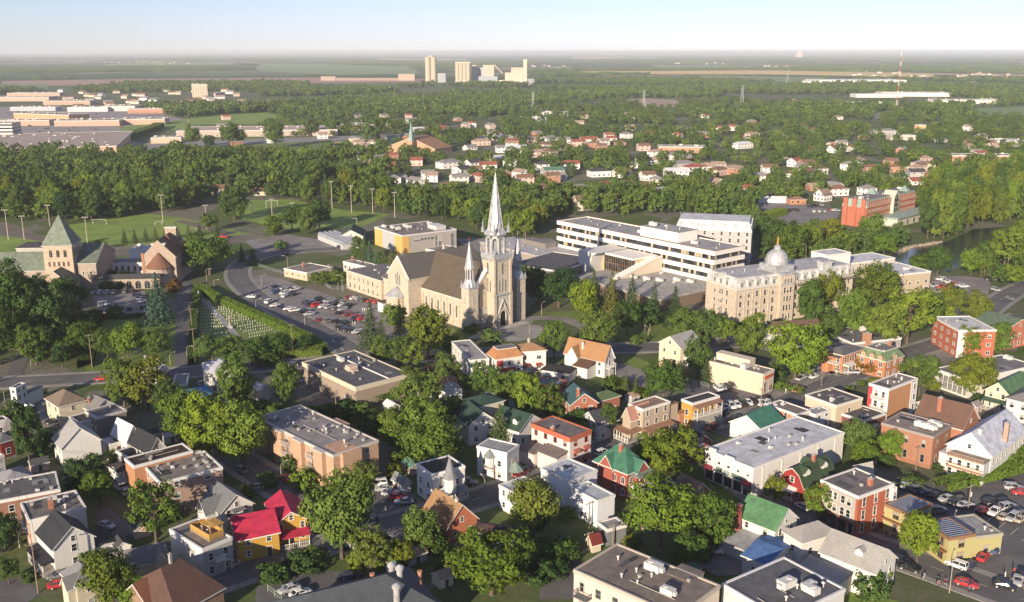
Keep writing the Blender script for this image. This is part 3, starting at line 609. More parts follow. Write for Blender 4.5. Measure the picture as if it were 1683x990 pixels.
    # central tower
    tx, ty = 0, 0.5; hw = 4.0; m = MB(); m.box(tx-hw, ty-hw, -.3, tx+hw, ty+hw, 27.6); tw = m.build('tower', STONE, rt)
    m = MB()
    for sx in (-1, 1):
        for sy in (-1, 1):
            m.box(tx+sx*hw-.65, ty+sy*hw-.65, -.3, tx+sx*hw+.65, ty+sy*hw+.65, 14); m.box(tx+sx*hw-.45, ty+sy*hw-.45, 14, tx+sx*hw+.45, ty+sy*hw+.45, 27.5)
    m.build('corner_buttress', STONE, tw)
    m = MB(); m.box(tx-4.5, ty-4.5, 27.6, tx+4.5, ty+4.5, 28.6); m.box(tx-4.2, ty-4.2, 28.6, tx+4.2, ty+4.2, 29.4); m.box(tx-4.7, ty-4.75, 13.0, tx+4.7, ty-3.9, 13.5)
    for i in range(9): m.box(tx-3.6+i*.85, ty-4.35, 26.6, tx-3.2+i*.85, ty-4.0, 27.6); m.box(tx-4.35, ty-3.6+i*.85, 26.6, tx-4.0, ty-3.2+i*.85, 27.6)
    m.build('tower_cornice', SILVER, tw)
    # open belfry: piers, arches, cornice
    bm_ = MB()
    for a in range(8):
        an = a*math.pi/4+math.pi/8; x, y = tx+3.55*math.cos(an), ty+3.55*math.sin(an); bm_.lathe(x, y, [(.62, 29.4), (.55, 29.9), (.5, 35), (.75, 35.6)], 8)
    for a in range(8):
        an, a2 = a*math.pi/4+math.pi/8, (a+1)*math.pi/4+math.pi/8; p, q = Vector((tx+3.55*math.cos(an), ty+3.55*math.sin(an), 0)), Vector((tx+3.55*math.cos(a2), ty+3.55*math.sin(a2), 0)); d = (q-p).normalized(); n = Vector((d.y, -d.x, 0))*.35; ln = (q-p).length
        arc = [p+d*(ln/2-(ln/2-.4)*math.cos(math.pi*k/6))+Vector((0, 0, 34.0+1.3*math.sin(math.pi*k/6))) for k in range(7)]
        for k in range(6):
            u, v = arc[k], arc[k+1]; tu, tv = Vector((u.x, u.y, 36.4)), Vector((v.x, v.y, 36.4)); bm_.poly([u+n, v+n, tv+n, tu+n]); bm_.poly([u-n, tu-n, tv-n, v-n]); bm_.poly([u+n, u-n, v-n, v+n])
        mid = (p+q)/2; bm_.lathe(mid.x, mid.y, [(.17, 29.4), (.17, 34.6)], 6)
    bm_.lathe(tx, ty, [(4.35, 36.3), (4.7, 36.9), (4.7, 37.4), (3.7, 38.2)], 8, a0=math.pi/8); bm_.lathe(tx, ty, [(1.3, 29.4), (1.1, 36.3)], 8)
    bf = bm_.build('belfry', SILVER, tw)
    m = MB(); m.lathe(tx, ty, [(1.0, 31.0), (.95, 31.4), (.7, 32.4), (.3, 33)], 10); m.build('bell', M('metal', (.25, .17, .07), .4), bf)
    m = MB(); m.lathe(tx, ty, [(3.3, 38.1), (2.75, 40.5), (2.0, 46), (.14, 60)], 8, a0=math.pi/8); sp = m.build('spire', SILVER, tw)
    m = MB()
    for a in range(8):
        an = a*math.pi/4+math.pi/8; m.tube((tx+3.3*math.cos(an), ty+3.3*math.sin(an), 38.1), (tx+.1*math.cos(an), ty+.1*math.sin(an), 60), .12, 5, r2=.05)
    for z, rr in ((43, 2.5), (48, 1.76)): m.lathe(tx, ty, [(rr, z), (rr, z+.35)], 8, a0=math.pi/8)
    m.build('spire_rib', SILVER, sp)
    m = MB(); m.box(tx-.06, ty-.06, 60, tx+.06, ty+.06, 62); m.box(tx-.55, ty-.06, 61.1, tx+.55, ty+.06, 61.25); m.lathe(tx, ty, [(.05, 59.7), (.25, 60), (.05, 60.3)], 8); m.build('cross', SILVER, sp)
    for sx in (-1, 1):
        for sy in (-1, 1): pinnacle('pinnacle', tx+sx*3.5, ty+sy*3.5, 37.2, 42.4, .42, tw, SILVER); pinnacle('pinnacle', tx+sx*4.0, ty+sy*4.0, 28.8, 33.4, .38, tw, SILVER)
    for a in range(4):
        an = a*math.pi/2; x, y = tx+3.1*math.cos(an), ty+3.1*math.sin(an); m = MB(); m.faces([(x-1.0*math.sin(an)-.3, y+1.0*math.cos(an), 38), (x+1.0*math.sin(an)-.3, y-1.0*math.cos(an), 38), (x, y, 41), (tx, ty, 41), (tx, ty, 38)], [(0, 1, 2), (1, 4, 3, 2), (0, 2, 3, 4)]); m.build('spire_dormer', SILVER, sp)
    # tower openings
    for du in (-1.55, 0, 1.55):
        wallwin(tw, tx+du, ty-hw-.003, 14.2, 0, .75, 5.4 if du == 0 else 4.8, 'arch'); wallwin(tw, tx-hw-.003, ty+du, 14.2, -math.pi/2, .75, 5.4 if du == 0 else 4.8, 'arch')
    wallwin(tw, tx, ty-hw-.003, 21.2, 0, 1.0, 4.6, 'arch'); wallwin(tw, tx-hw-.003, ty, 21.2, -math.pi/2, 1.0, 4.6, 'arch')
    for a in (0, -math.pi/2):   # louvres
        pass
    # three portals with gabled hoods
    for du, w, h in ((0, 2.8, 6.2), (-8.4, 1.7, 4.6), (8.4, 1.7, 4.6)):
        y = ty-hw if du == 0 else 1.0; n = 8
        m = MB(); prof = [(-w/2, 0)] + [(-w/2*math.cos(math.pi*i/n), h-w/2+w/2*1.15*math.sin(math.pi*i/n)) for i in range(n+1)] + [(w/2, 0)]
        m.poly([(du+x, y-.03, z+.3) for x, z in prof]); dr = m.build('door', M('plain', (.018, .016, .016)), rt)
        m = MB()
        for k, (g, e) in enumerate(((.0, .5), (.45, .3))):
            o1 = [(x*(1+(g+.45)*2/w) if z else x*(1+(g+.45)*2/w), z+(g+.45) if z else 0) for x, z in prof]; o0 = [(x*(1+g*2/w), z+g if z else 0) for x, z in prof]
            for i in range(len(prof)-1):
                a, c, d, f = o1[i], o1[i+1], o0[i+1], o0[i]
                m.poly([(du+a[0],y-e,a[1]+.3),(du+f[0],y-e,f[1]+.3),(du+d[0],y-e,d[1]+.3),(du+c[0],y-e,c[1]+.3)]); m.poly([(du+a[0],y,a[1]+.3),(du+a[0],y-e,a[1]+.3),(du+c[0],y-e,c[1]+.3),(du+c[0],y,c[1]+.3)]); m.poly([(du+f[0],y-e,f[1]+.3),(du+f[0],y,f[1]+.3),(du+d[0],y,d[1]+.3),(du+d[0],y-e,d[1]+.3)])
        tz = h+3.4; m.faces([(du-w*1.05,y-.62,h*.72),(du,y-.62,tz+1),(du+w*1.05,y-.62,h*.72),(du-w*1.05,y,h*.72),(du,y,tz+1),(du+w*1.05,y,h*.72),(du-w*1.05,y-.62,h*.72+.5),(du,y-.62,tz+1.7),(du+w*1.05,y-.62,h*.72+.5),(du-w*1.05,y,h*.72+.5),(du,y,tz+1.7),(du+w*1.05,y,h*.72+.5)], [(0,1,7,6),(1,2,8,7),(6,7,10,9),(7,8,11,10),(0,3,4,1),(1,4,5,2)])
        m.build('door_frame', GREYSTONE, dr)
    m = MB(); [m.box(*sorted((s*1.95, s*3.34))[:1], ty-4.14, -.3, max(s*1.95, s*3.34), ty-4.003, 11) for s in (-1, 1)]; m.build('portal_stage', GREYSTONE, tw); m = MB(); m.box(-3.34, ty-4.1, 9.4, 3.34, ty-4.003, 13); m.build('portal_frieze', GREYSTONE, tw)
    for s in (-1, 1): wallwin(rt, s*8.4, .997, 9.0, 0, 1.2, 5.0, 'arch', WHITE); m = MB(); m.box(s*4.7 if s > 0 else -12.6, .7, 7.6, 12.6 if s > 0 else -4.7, .997, 8.2); m.build('string_course', GREYSTONE, rt)
    m = MB(); m.box(-13, .85, -.3, 13, .998, 7.5); m.build('plinth', GREYSTONE, rt)
    # two corner turrets
    for s in (-1, 1):
        cx, cy, q = s*12.2, 1.6, 2.3; m = MB(); rotbox(m, cx, cy, q, -.3, 16.8); tt = m.build('turret', STONE if s < 0 else STONE, rt)
        m = MB(); rotbox(m, cx, cy, q+.3, 16.8, 17.6); m.lathe(cx, cy, [(q*1.3, 17.6), (1.9, 20), (1.75, 20.3)], 8, a0=math.pi/8)
        for a in range(8): an = a*math.pi/4+math.pi/8; m.lathe(cx+1.5*math.cos(an), cy+1.5*math.sin(an), [(.24, 20.2), (.22, 24)], 6)
        m.lathe(cx, cy, [(.8, 20.2), (.8, 24)], 8); m.lathe(cx, cy, [(1.9, 24), (2.05, 24.5), (2.05, 24.9), (1.8, 25.2)], 8, a0=math.pi/8); m.build('lantern', SILVER, tt)
        m = MB(); m.lathe(cx, cy, [(1.8, 25.2), (1.2, 28.5), (.06, 35)], 8, a0=math.pi/8); ss = m.build('turret_spire', SILVER, tt)
        m = MB(); m.box(cx-.05, cy-.05, 35, cx+.05, cy+.05, 36.6); m.box(cx-.4, cy-.05, 35.9, cx+.4, cy+.05, 36.05); m.build('cross', M('plain', (.35, .09, .05)) if s < 0 else SILVER, ss)
        for sx in (-1, 1):
            for sy in (-1, 1): pinnacle('pinnacle', cx+sx*2.2, cy+sy*2.2, 17.6, 19.6, .28, tt, SILVER)
        for zz in (3, 10.5): wallwin(tt, cx, cy-q-.003, zz, 0, .45, 3, 'arch'); wallwin(tt, cx-q-.003, cy, zz, -math.pi/2, .45, 3, 'arch')
    for i in range(4): m = MB(); m.box(-12.5+i*.6, -6.4+i*.55, .02, 12.5-i*.6, -3.4, .15+i*.16); setting(m.build('stone_steps', CONC, rt))
    return b
CHURCH = church()
# white statue in front of the cathedral
p = at(676.5, 541); st = thing('statue', 'white robed statue on a pedestal in front of the cathedral side wall', 'statue', p)
m = MB(); m.box(-.9, -.9, 0, .9, .9, .6); m.box(-.7, -.7, .6, .7, .7, 2.6); m.box(-.85, -.85, 2.6, .85, .85, 2.9); m.build('pedestal', CONC, st)
m = MB(); m.lathe(0, 0, [(.75, 2.9), (.6, 4), (.55, 4.9), (.68, 5.5), (.3, 5.85), (.2, 5.95)], 12, sy=.75); m.lathe(0, 0, [(.12, 5.9), (.3, 6.1), (.32, 6.4), (.1, 6.7)], 10); m.tube((.5, 0, 5.5), (.95, -.5, 4.7), .16); m.tube((-.5, 0, 5.5), (-.95, -.5, 4.7), .16); m.build('figure', WHITE, st)

def office():
    pts = [(915.4, 362.6), (1174.7, 413.7), (1223, 403.5)]; c, rz, w, d = rect(pts, 19)
    b = frame('office_block', 'long white five storey office block with dark ribbon windows and rooftop penthouse', 'building', c, rz, w, d, 19, trim=WHITE); rt = b.root
    lblock(b, [(-w/2-2, -d/2-2), (w/2+2, -d/2-2), (w/2+2, d/2+2), (-w/2-2, d/2+2)])
    WB = M('stucco', (.78, .74, .68)); m = MB(); m.box(-w/2+1, -d/2+1, -.3, w/2-1, d/2-1, 18.4); m.build('core_wall', M('stucco', (.24, .21, .17)), rt)
    for i in range(5):
        z = 17-i*4.15; m = MB(); z0 = max(z, -.2); m.box(-w/2, -d/2, z0, w/2, d/2, z+2 if i else 18.5)
        if i == 0:
            m = MB(); m.box(-w/2, -d/2, z, w/2, -d/2+.5, 19); m.box(-w/2, d/2-.5, z, w/2, d/2, 19); m.box(-w/2, -d/2+.5, z, -w/2+.5, d/2-.5, 19); m.box(w/2-.5, -d/2+.5, z, w/2, d/2-.5, 19)
        m.build('spandrel', WB, rt)
    for i in range(5):
        z1 = 17-i*4.15; z0 = z1-2.15
        if z0 < -.3: z0 = .0
        for k in 'FRLK':
            if not faces_cam(b, k): continue
            ln = wf(b, k)[6]; m = MB(); n = int(ln/1.6); r_ = random.Random(i*7+ord(k)); wbox(m, b, k, 1.1, ln-1.1, z0, z1, -1.0, -.93, 0)
            for j in range(n):
                u = 1.2+(ln-2.4)*j/n; e = (ln-2.4)/n; q = r_.random()
                if q < .22: wbox(m, b, k, u+.1, u+e-.1, z0+.15, z1-.1, -.93, -.90, 1)      # blinds
                elif q < .30: wbox(m, b, k, u, u+e, z0, z1, -.93, -.84, 3)                      # tan panels
                wbox(m, b, k, u-.05, u+.05, z0, z1, -.93, -.80, 2)
            m.build('ribbon_window', [GLASS, M('plain', (.42, .36, .26)), DARK, M('stucco', (.30, .24, .17))], rt)
    r = MB(); r.box(-w/2+.5, -d/2+.5, 18.41, w/2-.5, d/2-.5, 18.6); b.roof = r.build('roof', M('membrane', (.36, .35, .35)), rt); b.root['n'] = 1
    m = MB(); m.box(-w/2-.06, -d/2-.06, 19, w/2+.06, d/2+.06, 19.01) if False else None
    e = MB(); e.box(-w/2-.05, -d/2-.05, 19.0, w/2+.05, -d/2+.55, 19.12); e.box(-w/2-.05, d/2-.55, 19.0, w/2+.05, d/2+.05, 19.12); e.box(-w/2-.05, -d/2+.55, 19.0, -w/2+.55, d/2-.55, 19.12); e.box(w/2-.55, -d/2+.55, 19.0, w/2+.05, d/2-.55, 19.12); e.build('roof_edge', M('plain', (.36, .22, .13)), rt)
    # penthouse
    x0 = w*.03; ph = block_on(b, x0, -d/2+4.5, x0+24, d/2-3.5, 18.6, 23.2, 'penthouse', WB, M('membrane', (.4, .39, .38)), b.roof)
    m = MB(); m.tube((x0+16, 4, 23.2), (x0+16, 4, 31), .12); m.tube((x0+15.3, 4, 29), (x0+16.7, 4, 29), .05); m.tube((x0+15.3, 4, 30), (x0+16.7, 4, 30), .05); m.build('antenna', GREYM, b.roof)
    for i, (x, y) in enumerate([(x0+4, -2), (x0+9, 2), (x0+20, -1), (x0+14, -3)]): o = link('roof_vent', vent_mesh((3, 2, 1, 0)[i]), b.roof, (x, y, 23.35)); o.scale = (1.2,)*3
    for x, y, k in ((-40, 2, 0), (-30, -3, 1), (-22, 5, 2), (x0-4, -2, 3), (x0+28, 1, 2), (x0+31, -3, 3), (x0+40, 4, 1), (48, -4, 1), (-46, 6, 1), (38, -5, 0)): link('roof_vent', vent_mesh(k), b.roof, (x, y, 18.6))
    # curved white canopy hall against the front, with a glazed side
    fx = -w/2+40; hall = MB(); y1 = -d/2-.6; dep = 21; zt = 12.4
    sec = [(fx, -.3), (fx+6.5, -.3), (fx+8, 5), (fx+9.5, 10.8), (fx+12.5, zt), (fx, zt)]
    hall.faces([(x, y1-dep, z) for x, z in sec]+[(x, y1, z) for x, z in sec], [(0,1,2,3,4,5), (6,11,10,9,8,7), (0,6,7,1), (1,7,8,2), (2,8,9,3), (3,9,10,4), (4,10,11,5), (5,11,6,0)])
    hall.build('canopy_shell', WHITE, rt)
    gy = y1-13; m = MB(); m.box(fx+8.1, gy, -.3, fx+31, y1-.02, 11.4); m.box(fx+12.6, gy-2.5, 11.403, fx+31.2, y1, 12.2, 1); m.build('hall_wall', [M('stucco', (.5, .38, .22)), WB], rt)
    g_ = MB(); g_.box(fx+9.8, gy-.1, .4, fx+30, gy-.003, 11.2)
    for i in range(14): g_.box(fx+10+i*1.5-.09, gy-.25, .4, fx+10+i*1.5+.09, gy-.1, 11.2, 1)
    for z in (3.6, 7.2): g_.box(fx+9.8, gy-.22, z, fx+30, gy-.1, z+.18, 1)
    g_.build('curtain_wall', [GLASS, M('plain', (.24, .15, .075))], rt)
    m = MB(); a, c = fx+31.3, fx+35; q = lambda x: [(x, y1-29, -.3), (x, y1, -.3), (x, y1, 11.4), (x, y1-4, 11.4), (x, y1-29, 5.2)]
    m.loft([q(a), q(c)]); m.build('sloping_wing_wall', M('stucco', (.66, .56, .45)), rt)
    m = MB(); m.loft([[(x, y1-29.3, 5.25), (x, y1-4, 11.5), (x, y1, 11.5), (x, y1, 12), (x, y1-4, 12), (x, y1-29.3, 5.75)] for x in (a-.3, c+.3)]); m.build('wing_coping', WB, rt)
    m = MB(); m.box(fx+35.4, y1-41, -.3, fx+72, y1-.5, 4.6); m.box(fx+35.3, y1-41.5, 4.603, fx+72.5, y1-.4, 5.2, 1); m.box(fx+13, y1-36, -.3, fx+31, y1-14.5, 3.4); m.box(fx+12.6, y1-36.4, 3.403, fx+31.2, y1-14.4, 3.9, 1)
    an = m.build('annex', [M('stucco', (.2, .15, .11)), M('membrane', (.42, .40, .37))], rt)
    for i in range(14): link('roof_vent', vent_mesh(3 if i % 3 == 0 else 2), an, (fx+38+(i*5.3) % 26, y1-22+(i*3.7) % 20, 5.21))
    m = MB(); m.box(-w/2-34, y1-24, -.3, fx-.3, y1-1, 5); m.box(-w/2-34.4, y1-24.4, 5.003, fx-.3, y1-.8, 5.6, 1); m.box(-w/2-18, y1-9, 5.605, -w/2+2, y1-1.5, 8, 2); an2 = m.build('low_wing', [M('stucco', (.3, .26, .22)), M('membrane', (.46, .45, .45)), M('stucco', (.2, .18, .17))], rt)
    for i in range(4): link('roof_vent', vent_mesh(i % 3), an2, (-w/2-20+i*11, y1-15, 5.61))
    lblock(b, [(-w/2-36, y1-26), (fx+73, y1-26), (fx+73, y1), (-w/2-36, y1)]); lblock(b, [(fx+12, y1-42), (fx+73, y1-42), (fx+73, y1-20), (fx+12, y1-20)])
    return b
OFF = office()
# dark flat store behind the church tower
b = shell('warehouse', 'low dark flat roofed hall behind the cathedral tower with white roof edge', [(852, 430), (918, 446), (985, 425)], 6, wall=('stucco', (.2, .18, .17)), rc=(.10, .10, .11), cat='building')
b = shell('annex_building', 'pale grey mansard block behind the office block with a row of attic windows', [(1128, 378), (1233, 369), (1190, 358)], 17, 'mansard', 4.5, wall=('stone', (.42, .40, .40)), rc=(.62, .62, .63), rkind='metal', cat='building', spec=(*at(1175, 372, 17).xy, OFF.rz+.62, 38, 24))
openings(b, 5, 'FRL', 1.1, 1.9, step=4, fh=3.4, z0=1)
for k in 'FRL':
    if faces_cam(b, k):
        ln = wf(b, k)[6]
        for i in range(int(ln/5)): dormer(b, k, ln*(i+.5)/int(ln/5), 17.9, 1.6, 1.9, 1.2, -.35, b.rmat)
def seminary():
    P0, P1 = at(1154.3, 465.3, 15).xy, at(1211, 478, 15).xy; P2 = at(1401, 452.5, 15).xy; ux = (P2-P1).normalized(); rz = math.atan2(ux.y, ux.x); L_ = (P2-P1).length; uy = Vector((-ux.y, ux.x)); D = 19.0
    b = frame('seminary', 'long tan stone seminary with white mansard roof and silver domed tower', 'building', P1, rz, L_, D, 15); rt = b.root
    MW = M('metal', (.66, .65, .63), .55); tx0, tx1 = L_*.345, L_*.46
    lblock(b, [(-2, -2), (L_+2, -2), (L_+2, D+2), (-2, D+2)])
    m = MB(); m.box(0, 0, -.3, L_, D, 15); m.build('wall', STONE, rt)
    m = MB(); m.box(-.5, -.5, 15.003, L_+.5, D+.5, 15.7); m.build('cornice', WSTONE, rt)
    r = MB(); roof_hip(r, L_/2, D/2, L_, D, 15.9, 3.4, .1, 0, 0, (L_-2.2, D-2.2)); r.box(.9, .9, 19.303, L_-.9, D-.9, 19.6, 0); r.box(1.3, 1.3, 19.603, L_-1.3, D-1.3, 19.64, 1); rf = r.build('mansard_roof', [MW, M('membrane', (.46, .45, .46))], rt)
    for x in (5, 11, 18, 50, 56): link('roof_vent', vent_mesh(1), rf, (x if x < L_ else L_-4, 9, 19.64))
    b.w, b.d = L_, D
    n = 15
    for i in range(n):
        u = L_*(i+.5)/n
        if tx0-1 < u < tx1+1: continue
        for j in range(4): wallwin(rt, u, -.003, 1.1+j*3.55, 0, 1.0, 2.1, 'sash')
        m = MB(); m.box(u-.95, -.25, 15.72, u+.95, 1.4, 18.4); m.box(u-1.1, -.45, 18.403, u+1.1, 1.6, 18.75, 1); m.lathe(u, .5, [(1.0, 18.75), (.05, 19.3)], 4, 1, math.pi/4); d = m.build('dormer', [MW, MW], rt); wallwin(d, u, -.253, 16.1, 0, .9, 1.9, 'arch')
    for i in range(5):
        u = D*(i+.5)/5
        for j in range(4):
            if i in (1, 3) : wallwin(rt, -.003, u, 1.1+j*3.55, -math.pi/2, .9, 2.1, 'sash')
            elif i == 2:
                for e in (-.95, 0, .95): wallwin(rt, -.003, u+e, 1.1+j*3.55, -math.pi/2, .6, 2.1, 'sash')
        if i in (1, 2, 3): m = MB(); m.box(-.25, u-.95, 15.72, 1.4, u+.95, 18.4 if i != 2 else 19.8); m.box(-.45, u-1.1, 18.403 if i != 2 else 19.803, 1.6, u+1.1, 18.8 if i != 2 else 20.4); d = m.build('dormer', MW, rt); wallwin(d, -.253, u, 16.1, -math.pi/2, .9, 1.9, 'arch')
    for i in range(16): m = MB(); u = L_*i/15.0; m.box(u-.25, -.2, -.3, u+.25, -.002, 15); m.build('pilaster', STONE, rt)
    # tower with dome
    m = MB(); m.box(tx0, -1.6, -.3, tx1, 6, 19.6); tw = m.build('tower', STONE, rt); cx, cy = (tx0+tx1)/2, 5.8; q = 4.3
    m = MB(); m.box(tx0-.4, -2, 19.1, tx1+.4, 6.4, 19.9); m.box(cx-4.6, .6, 19.62, cx+4.6, 10.6, 22.4); m.box(tx0-.1, -1.7, 15.0, tx1+.1, -1.602, 15.8); m.lathe(cx, cy, [(q*1.05, 22.4), (q*1.05, 23.4), (q*1.12, 23.5), (q*1.12, 23.9)], 16); m.build('drum', SILVER, tw)
    m = MB(); m.lathe(cx, cy, [(q*1.04, 23.9)] + [(q*1.02*math.cos(a*math.pi/16), 24+q*1.02*math.sin(a*math.pi/16)) for a in range(1, 7)] + [(q*.3, 24+q)], 20); dm = m.build('dome', SILVER, tw)
    zt = 24+q*.97; m = MB(); m.lathe(cx, cy, [(q*.3, zt), (q*.28, zt+1.1), (q*.34, zt+1.2), (.25, zt+2)], 8); m.build('lantern', SILVER, dm)
    m = MB(); m.lathe(cx, cy, [(.45, zt+1.9), (.5, zt+2.6), (.32, zt+3.6), (.5, zt+4.2), (.2, zt+4.6), (.28, zt+5), (.05, zt+5.4)], 8); m.build('gilded_figure', M('metal', (.6, .32, .08), .4), dm)
    for e in (-1.6, 0, 1.6):
        for j in range(5): wallwin(tw, cx+e*.95, -1.603, 1.1+j*3.6, 0, .85, 2.2, 'arch' if j == 4 else 'sash')
    # fire-escape gallery on the right wing
    m = MB(); m.box(tx1+1.5, -1.7, 14.2, L_+.6, -.52, 14.4)
    for i in range(24): u = tx1+1.5+(L_-tx1-1)*i/23; m.box(u-.04, -1.72, 14.4, u+.04, -1.64, 16.2)
    for z in (15.2, 16.2): m.box(tx1+1.5, -1.72, z, L_+.6, -1.64, z+.1)
    m.build('fire_gallery', M('plain', (.22, .19, .16)), rt)
    m = MB(); m.box(L_*.72, -.3, 15.72, L_*.8, 3, 21.5); m.box(L_*.715, -.5, 21.503, L_*.805, 3.2, 22); m.build('roof_gable', MW, rt)
    return b
SEM = seminary()
b = shell('school_annex', 'flat white roofed tan brick annex by the river behind the seminary', ['13', (560, 500), (880, 590), (985, 540)], 9, wall=('stucco', (.46, .38, .28)), rc=(.62, .62, .64), cat='building'); openings(b, 2, 'FRL', 1.2, 1.4, step=4); vents(b, 5, 9-.12, ac=2)
b = shell('white_annex', 'boxy white penthouse wing rising beside the seminary roof', ['13', (350, 420), (545, 440), (560, 410)], 17, wall=('stucco', (.72, .70, .68)), rc=(.6, .6, .62), cat='building', spec=(*at(1366, 414, 17).xy, SEM.rz, 14, 10))
b = shell('link_building', 'low white roofed link between the seminary and the river annex', ['13', (190, 500), (600, 560), (640, 470)], 11, wall=('stucco', (.5, .45, .38)), rc=(.62, .62, .65), cat='building', spec=(*at(1395, 430, 10).xy, SEM.rz, 44, 14)); openings(b, 3, 'FRL', 1, 1.6, step=4)

def abbey():
    x = at(137, 477).xy; b = frame('abbey_church', 'stone abbey church with steep green copper pyramid tower', 'church', x, R(6), 26, 36, 22); rt = b.root
    CU = M('metal', (.20, .235, .185), .75); ST = M('stone', (.47, .37, .28)); S2 = M('stone', (.36, .30, .24))
    lblock(b, [(-16, -14), (6, -14), (8, 34), (-60, 34), (-60, 8), (-16, 8)])
    m = MB(); m.box(-15.5, 0, -.3, -3, 12.5, 20.5); tw = m.build('tower', ST, rt)
    m = MB(); roof_hip(m, -9.25, 6.25, 12.5, 12.5, 20.7, 13, .5, top=(.1, .1)); m.build('tower_roof', [CU, WSTONE], tw)
    for i in range(3): wallwin(tw, -12.3+i*3.1, -.003, 15.4, 0, 1.3, 3.3, 'arch', ST); wallwin(tw, -2.997, 3+i*3, 15.4, math.pi/2, 1.3, 3.3, 'arch', ST)
    for i in range(5): wallwin(tw, -13.3+i*2.05, -.003, 11.2, 0, .8, 2.2, 'arch', ST)
    m = MB(); wall_gable(m, -8.5, -5, 10, 14, -.3, 4.5, 6.5, 'y'); m.build('porch_wall', ST, rt); r = MB(); roof_gable(r, -8.5, -5, 9.6, 14, 4.6, 6.5, 'y', .4); r.build('porch_roof', [CU, WSTONE], rt)
    wallwin(rt, -8.5, -10.003, 5, 0, 1.3, 3, 'arch')
    m = MB(); wall_gable(m, 1.5, 17, 9, 30, -.3, 12, 6.5, 'x'); m.build('side_wall', S2, rt); r = MB(); roof_gable(r, 1.5, 17, 9, 30, 12.1, 6.5, 'x', .4); r.build('side_roof', [CU, WSTONE], rt)
    for i in range(2): wallwin(rt, .2+i*3.2, 1.997, 6.5, 0, .9, 1.6, 'sash')
    m = MB(); wall_gable(m, -38, 16, 45, 15, -.3, 8, 7, 'x'); m.build('nave_wall', S2, rt); r = MB(); roof_gable(r, -38, 16, 45, 15, 8.1, 7, 'x', .5); r.build('nave_roof', [CU, WSTONE], rt)
    for i in range(8): wallwin(rt, -57+i*5, 8.497, 2.5, 0, 1, 3.6, 'arch')
    # arched cloister wall towards the brick house
    m = MB(); m.box(6.1, -1, -.3, 34, 3, 5.4); m.build('cloister_wall', S2, rt); r = MB(); roof_gable(r, 20, 1, 28, 4, 5.45, 1.4, 'x', .4); r.build('cloister_roof', [M('shingle', (.06, .06, .065)), DARK], rt)
    for i in range(7): wallwin(rt, 8.5+i*4, -1.003, .3, 0, 2.4, 3.6, 'arch', S2)
    lblock(b, [(6, -2), (36, -2), (36, 4), (6, 4)])
    return b
ABB = abbey()
def chapel_house():
    c = at(266, 466).xy; b = frame('chapel_house', 'brick abbey house with red brown roofs and a rounded conical apse', 'house', c, R(4), 18, 24, 14); rt = b.root; RB = M('shingle', (.20, .10, .065)); ST = M('stone', (.38, .30, .24)); BR = M('brick', (.36, .17, .10))
    lblock(b, [(-11, -8), (11, -8), (11, 26), (-11, 26)])
    m = MB(); wall_gable(m, 0, 12, 26, 15, -.3, 13, 7.5, 'y'); m.build('wall', ST, rt); r = MB(); roof_gable(r, 0, 12.2, 25.4, 15, 13.1, 7.5, 'y', .4); r.build('roof', [RB, WSTONE], rt)
    m = MB(); m.lathe(0, -1, [(5.6, -.3), (5.6, 8)], 16); m.build('apse_wall', ST, rt); m = MB(); m.lathe(0, -1, [(6.2, 8), (6.1, 8.4), (.2, 15)], 16); m.build('apse_roof', RB, rt)
    m = MB(); m.box(-3, -.6, 12, 3, 1.0, 18.4); m.box(-3.3, -.9, 18.403, 3.3, 1.3, 19, 1); m.build('gable_parapet', [ST, WSTONE], rt); m = MB(); m.box(-2.2, 20, 16, 3, 23, 22.5); m.box(-2.5, 19.8, 22.503, 3.3, 23.2, 23, 1); m.build('bell_wall', [ST, WSTONE], rt)
    m = MB(); roof_hip(m, .5, 12, 6, 6, 18, 3.2, .2, top=(.1, .1)); m.build('roof_lantern', [RB, RB], rt)
    for a in (-2.3, -1.9, -1.5, -1.1, -.7): wallwin(rt, 5.61*math.cos(a), -1+5.61*math.sin(a), 4, a+math.pi/2, .7, 2.4, 'arch')
    for j in range(3):
        for y in (3, 7, 11, 15, 19): wallwin(rt, 7.503, y, 1.5+j*3.2, math.pi/2, .8, 1.8, 'sash')
    m = MB(); m.box(-7.9, -1.2, -.3, -6.7, .1, 14.5); m.build('corner_pier', BR, rt); return b
chapel_house()
b = shell('abbey_wing', 'long low white abbey wing with flat grey roof between abbey church and brick house', [(168, 436), (232, 436), (230, 421)], 7, wall=('stucco', (.66, .65, .68)), rc=(.20, .20, .22), cat='building', spec=(*at(202, 432, 6).xy, R(4), 34, 11)); openings(b, 1, 'F', 1.1, 2.2, step=2.7, z0=3.2); vents(b, 5, 6.9)
b = shell('abbey_lodge', 'small white flat roofed block with skylights behind the brick abbey house', [(240, 408), (296, 408), (290, 402)], 9, wall=('stucco', (.7, .69, .72)), rc=(.55, .55, .58), cat='building', spec=(*at(268, 410, 8).xy, R(4), 30, 12)); vents(b, 6, 8.9, kinds=(2, 2, 3))
b = shell('park_pavilion', 'small dark hip roofed pavilion behind the abbey tower', [(40, 412), (66, 412), (64, 404)], 3, 'hip', 2.5, wall=('siding', (.4, .38, .35)), rc=(.05, .05, .055), spec=(*at(55, 414).xy, R(4), 14, 9), cat='pavilion')

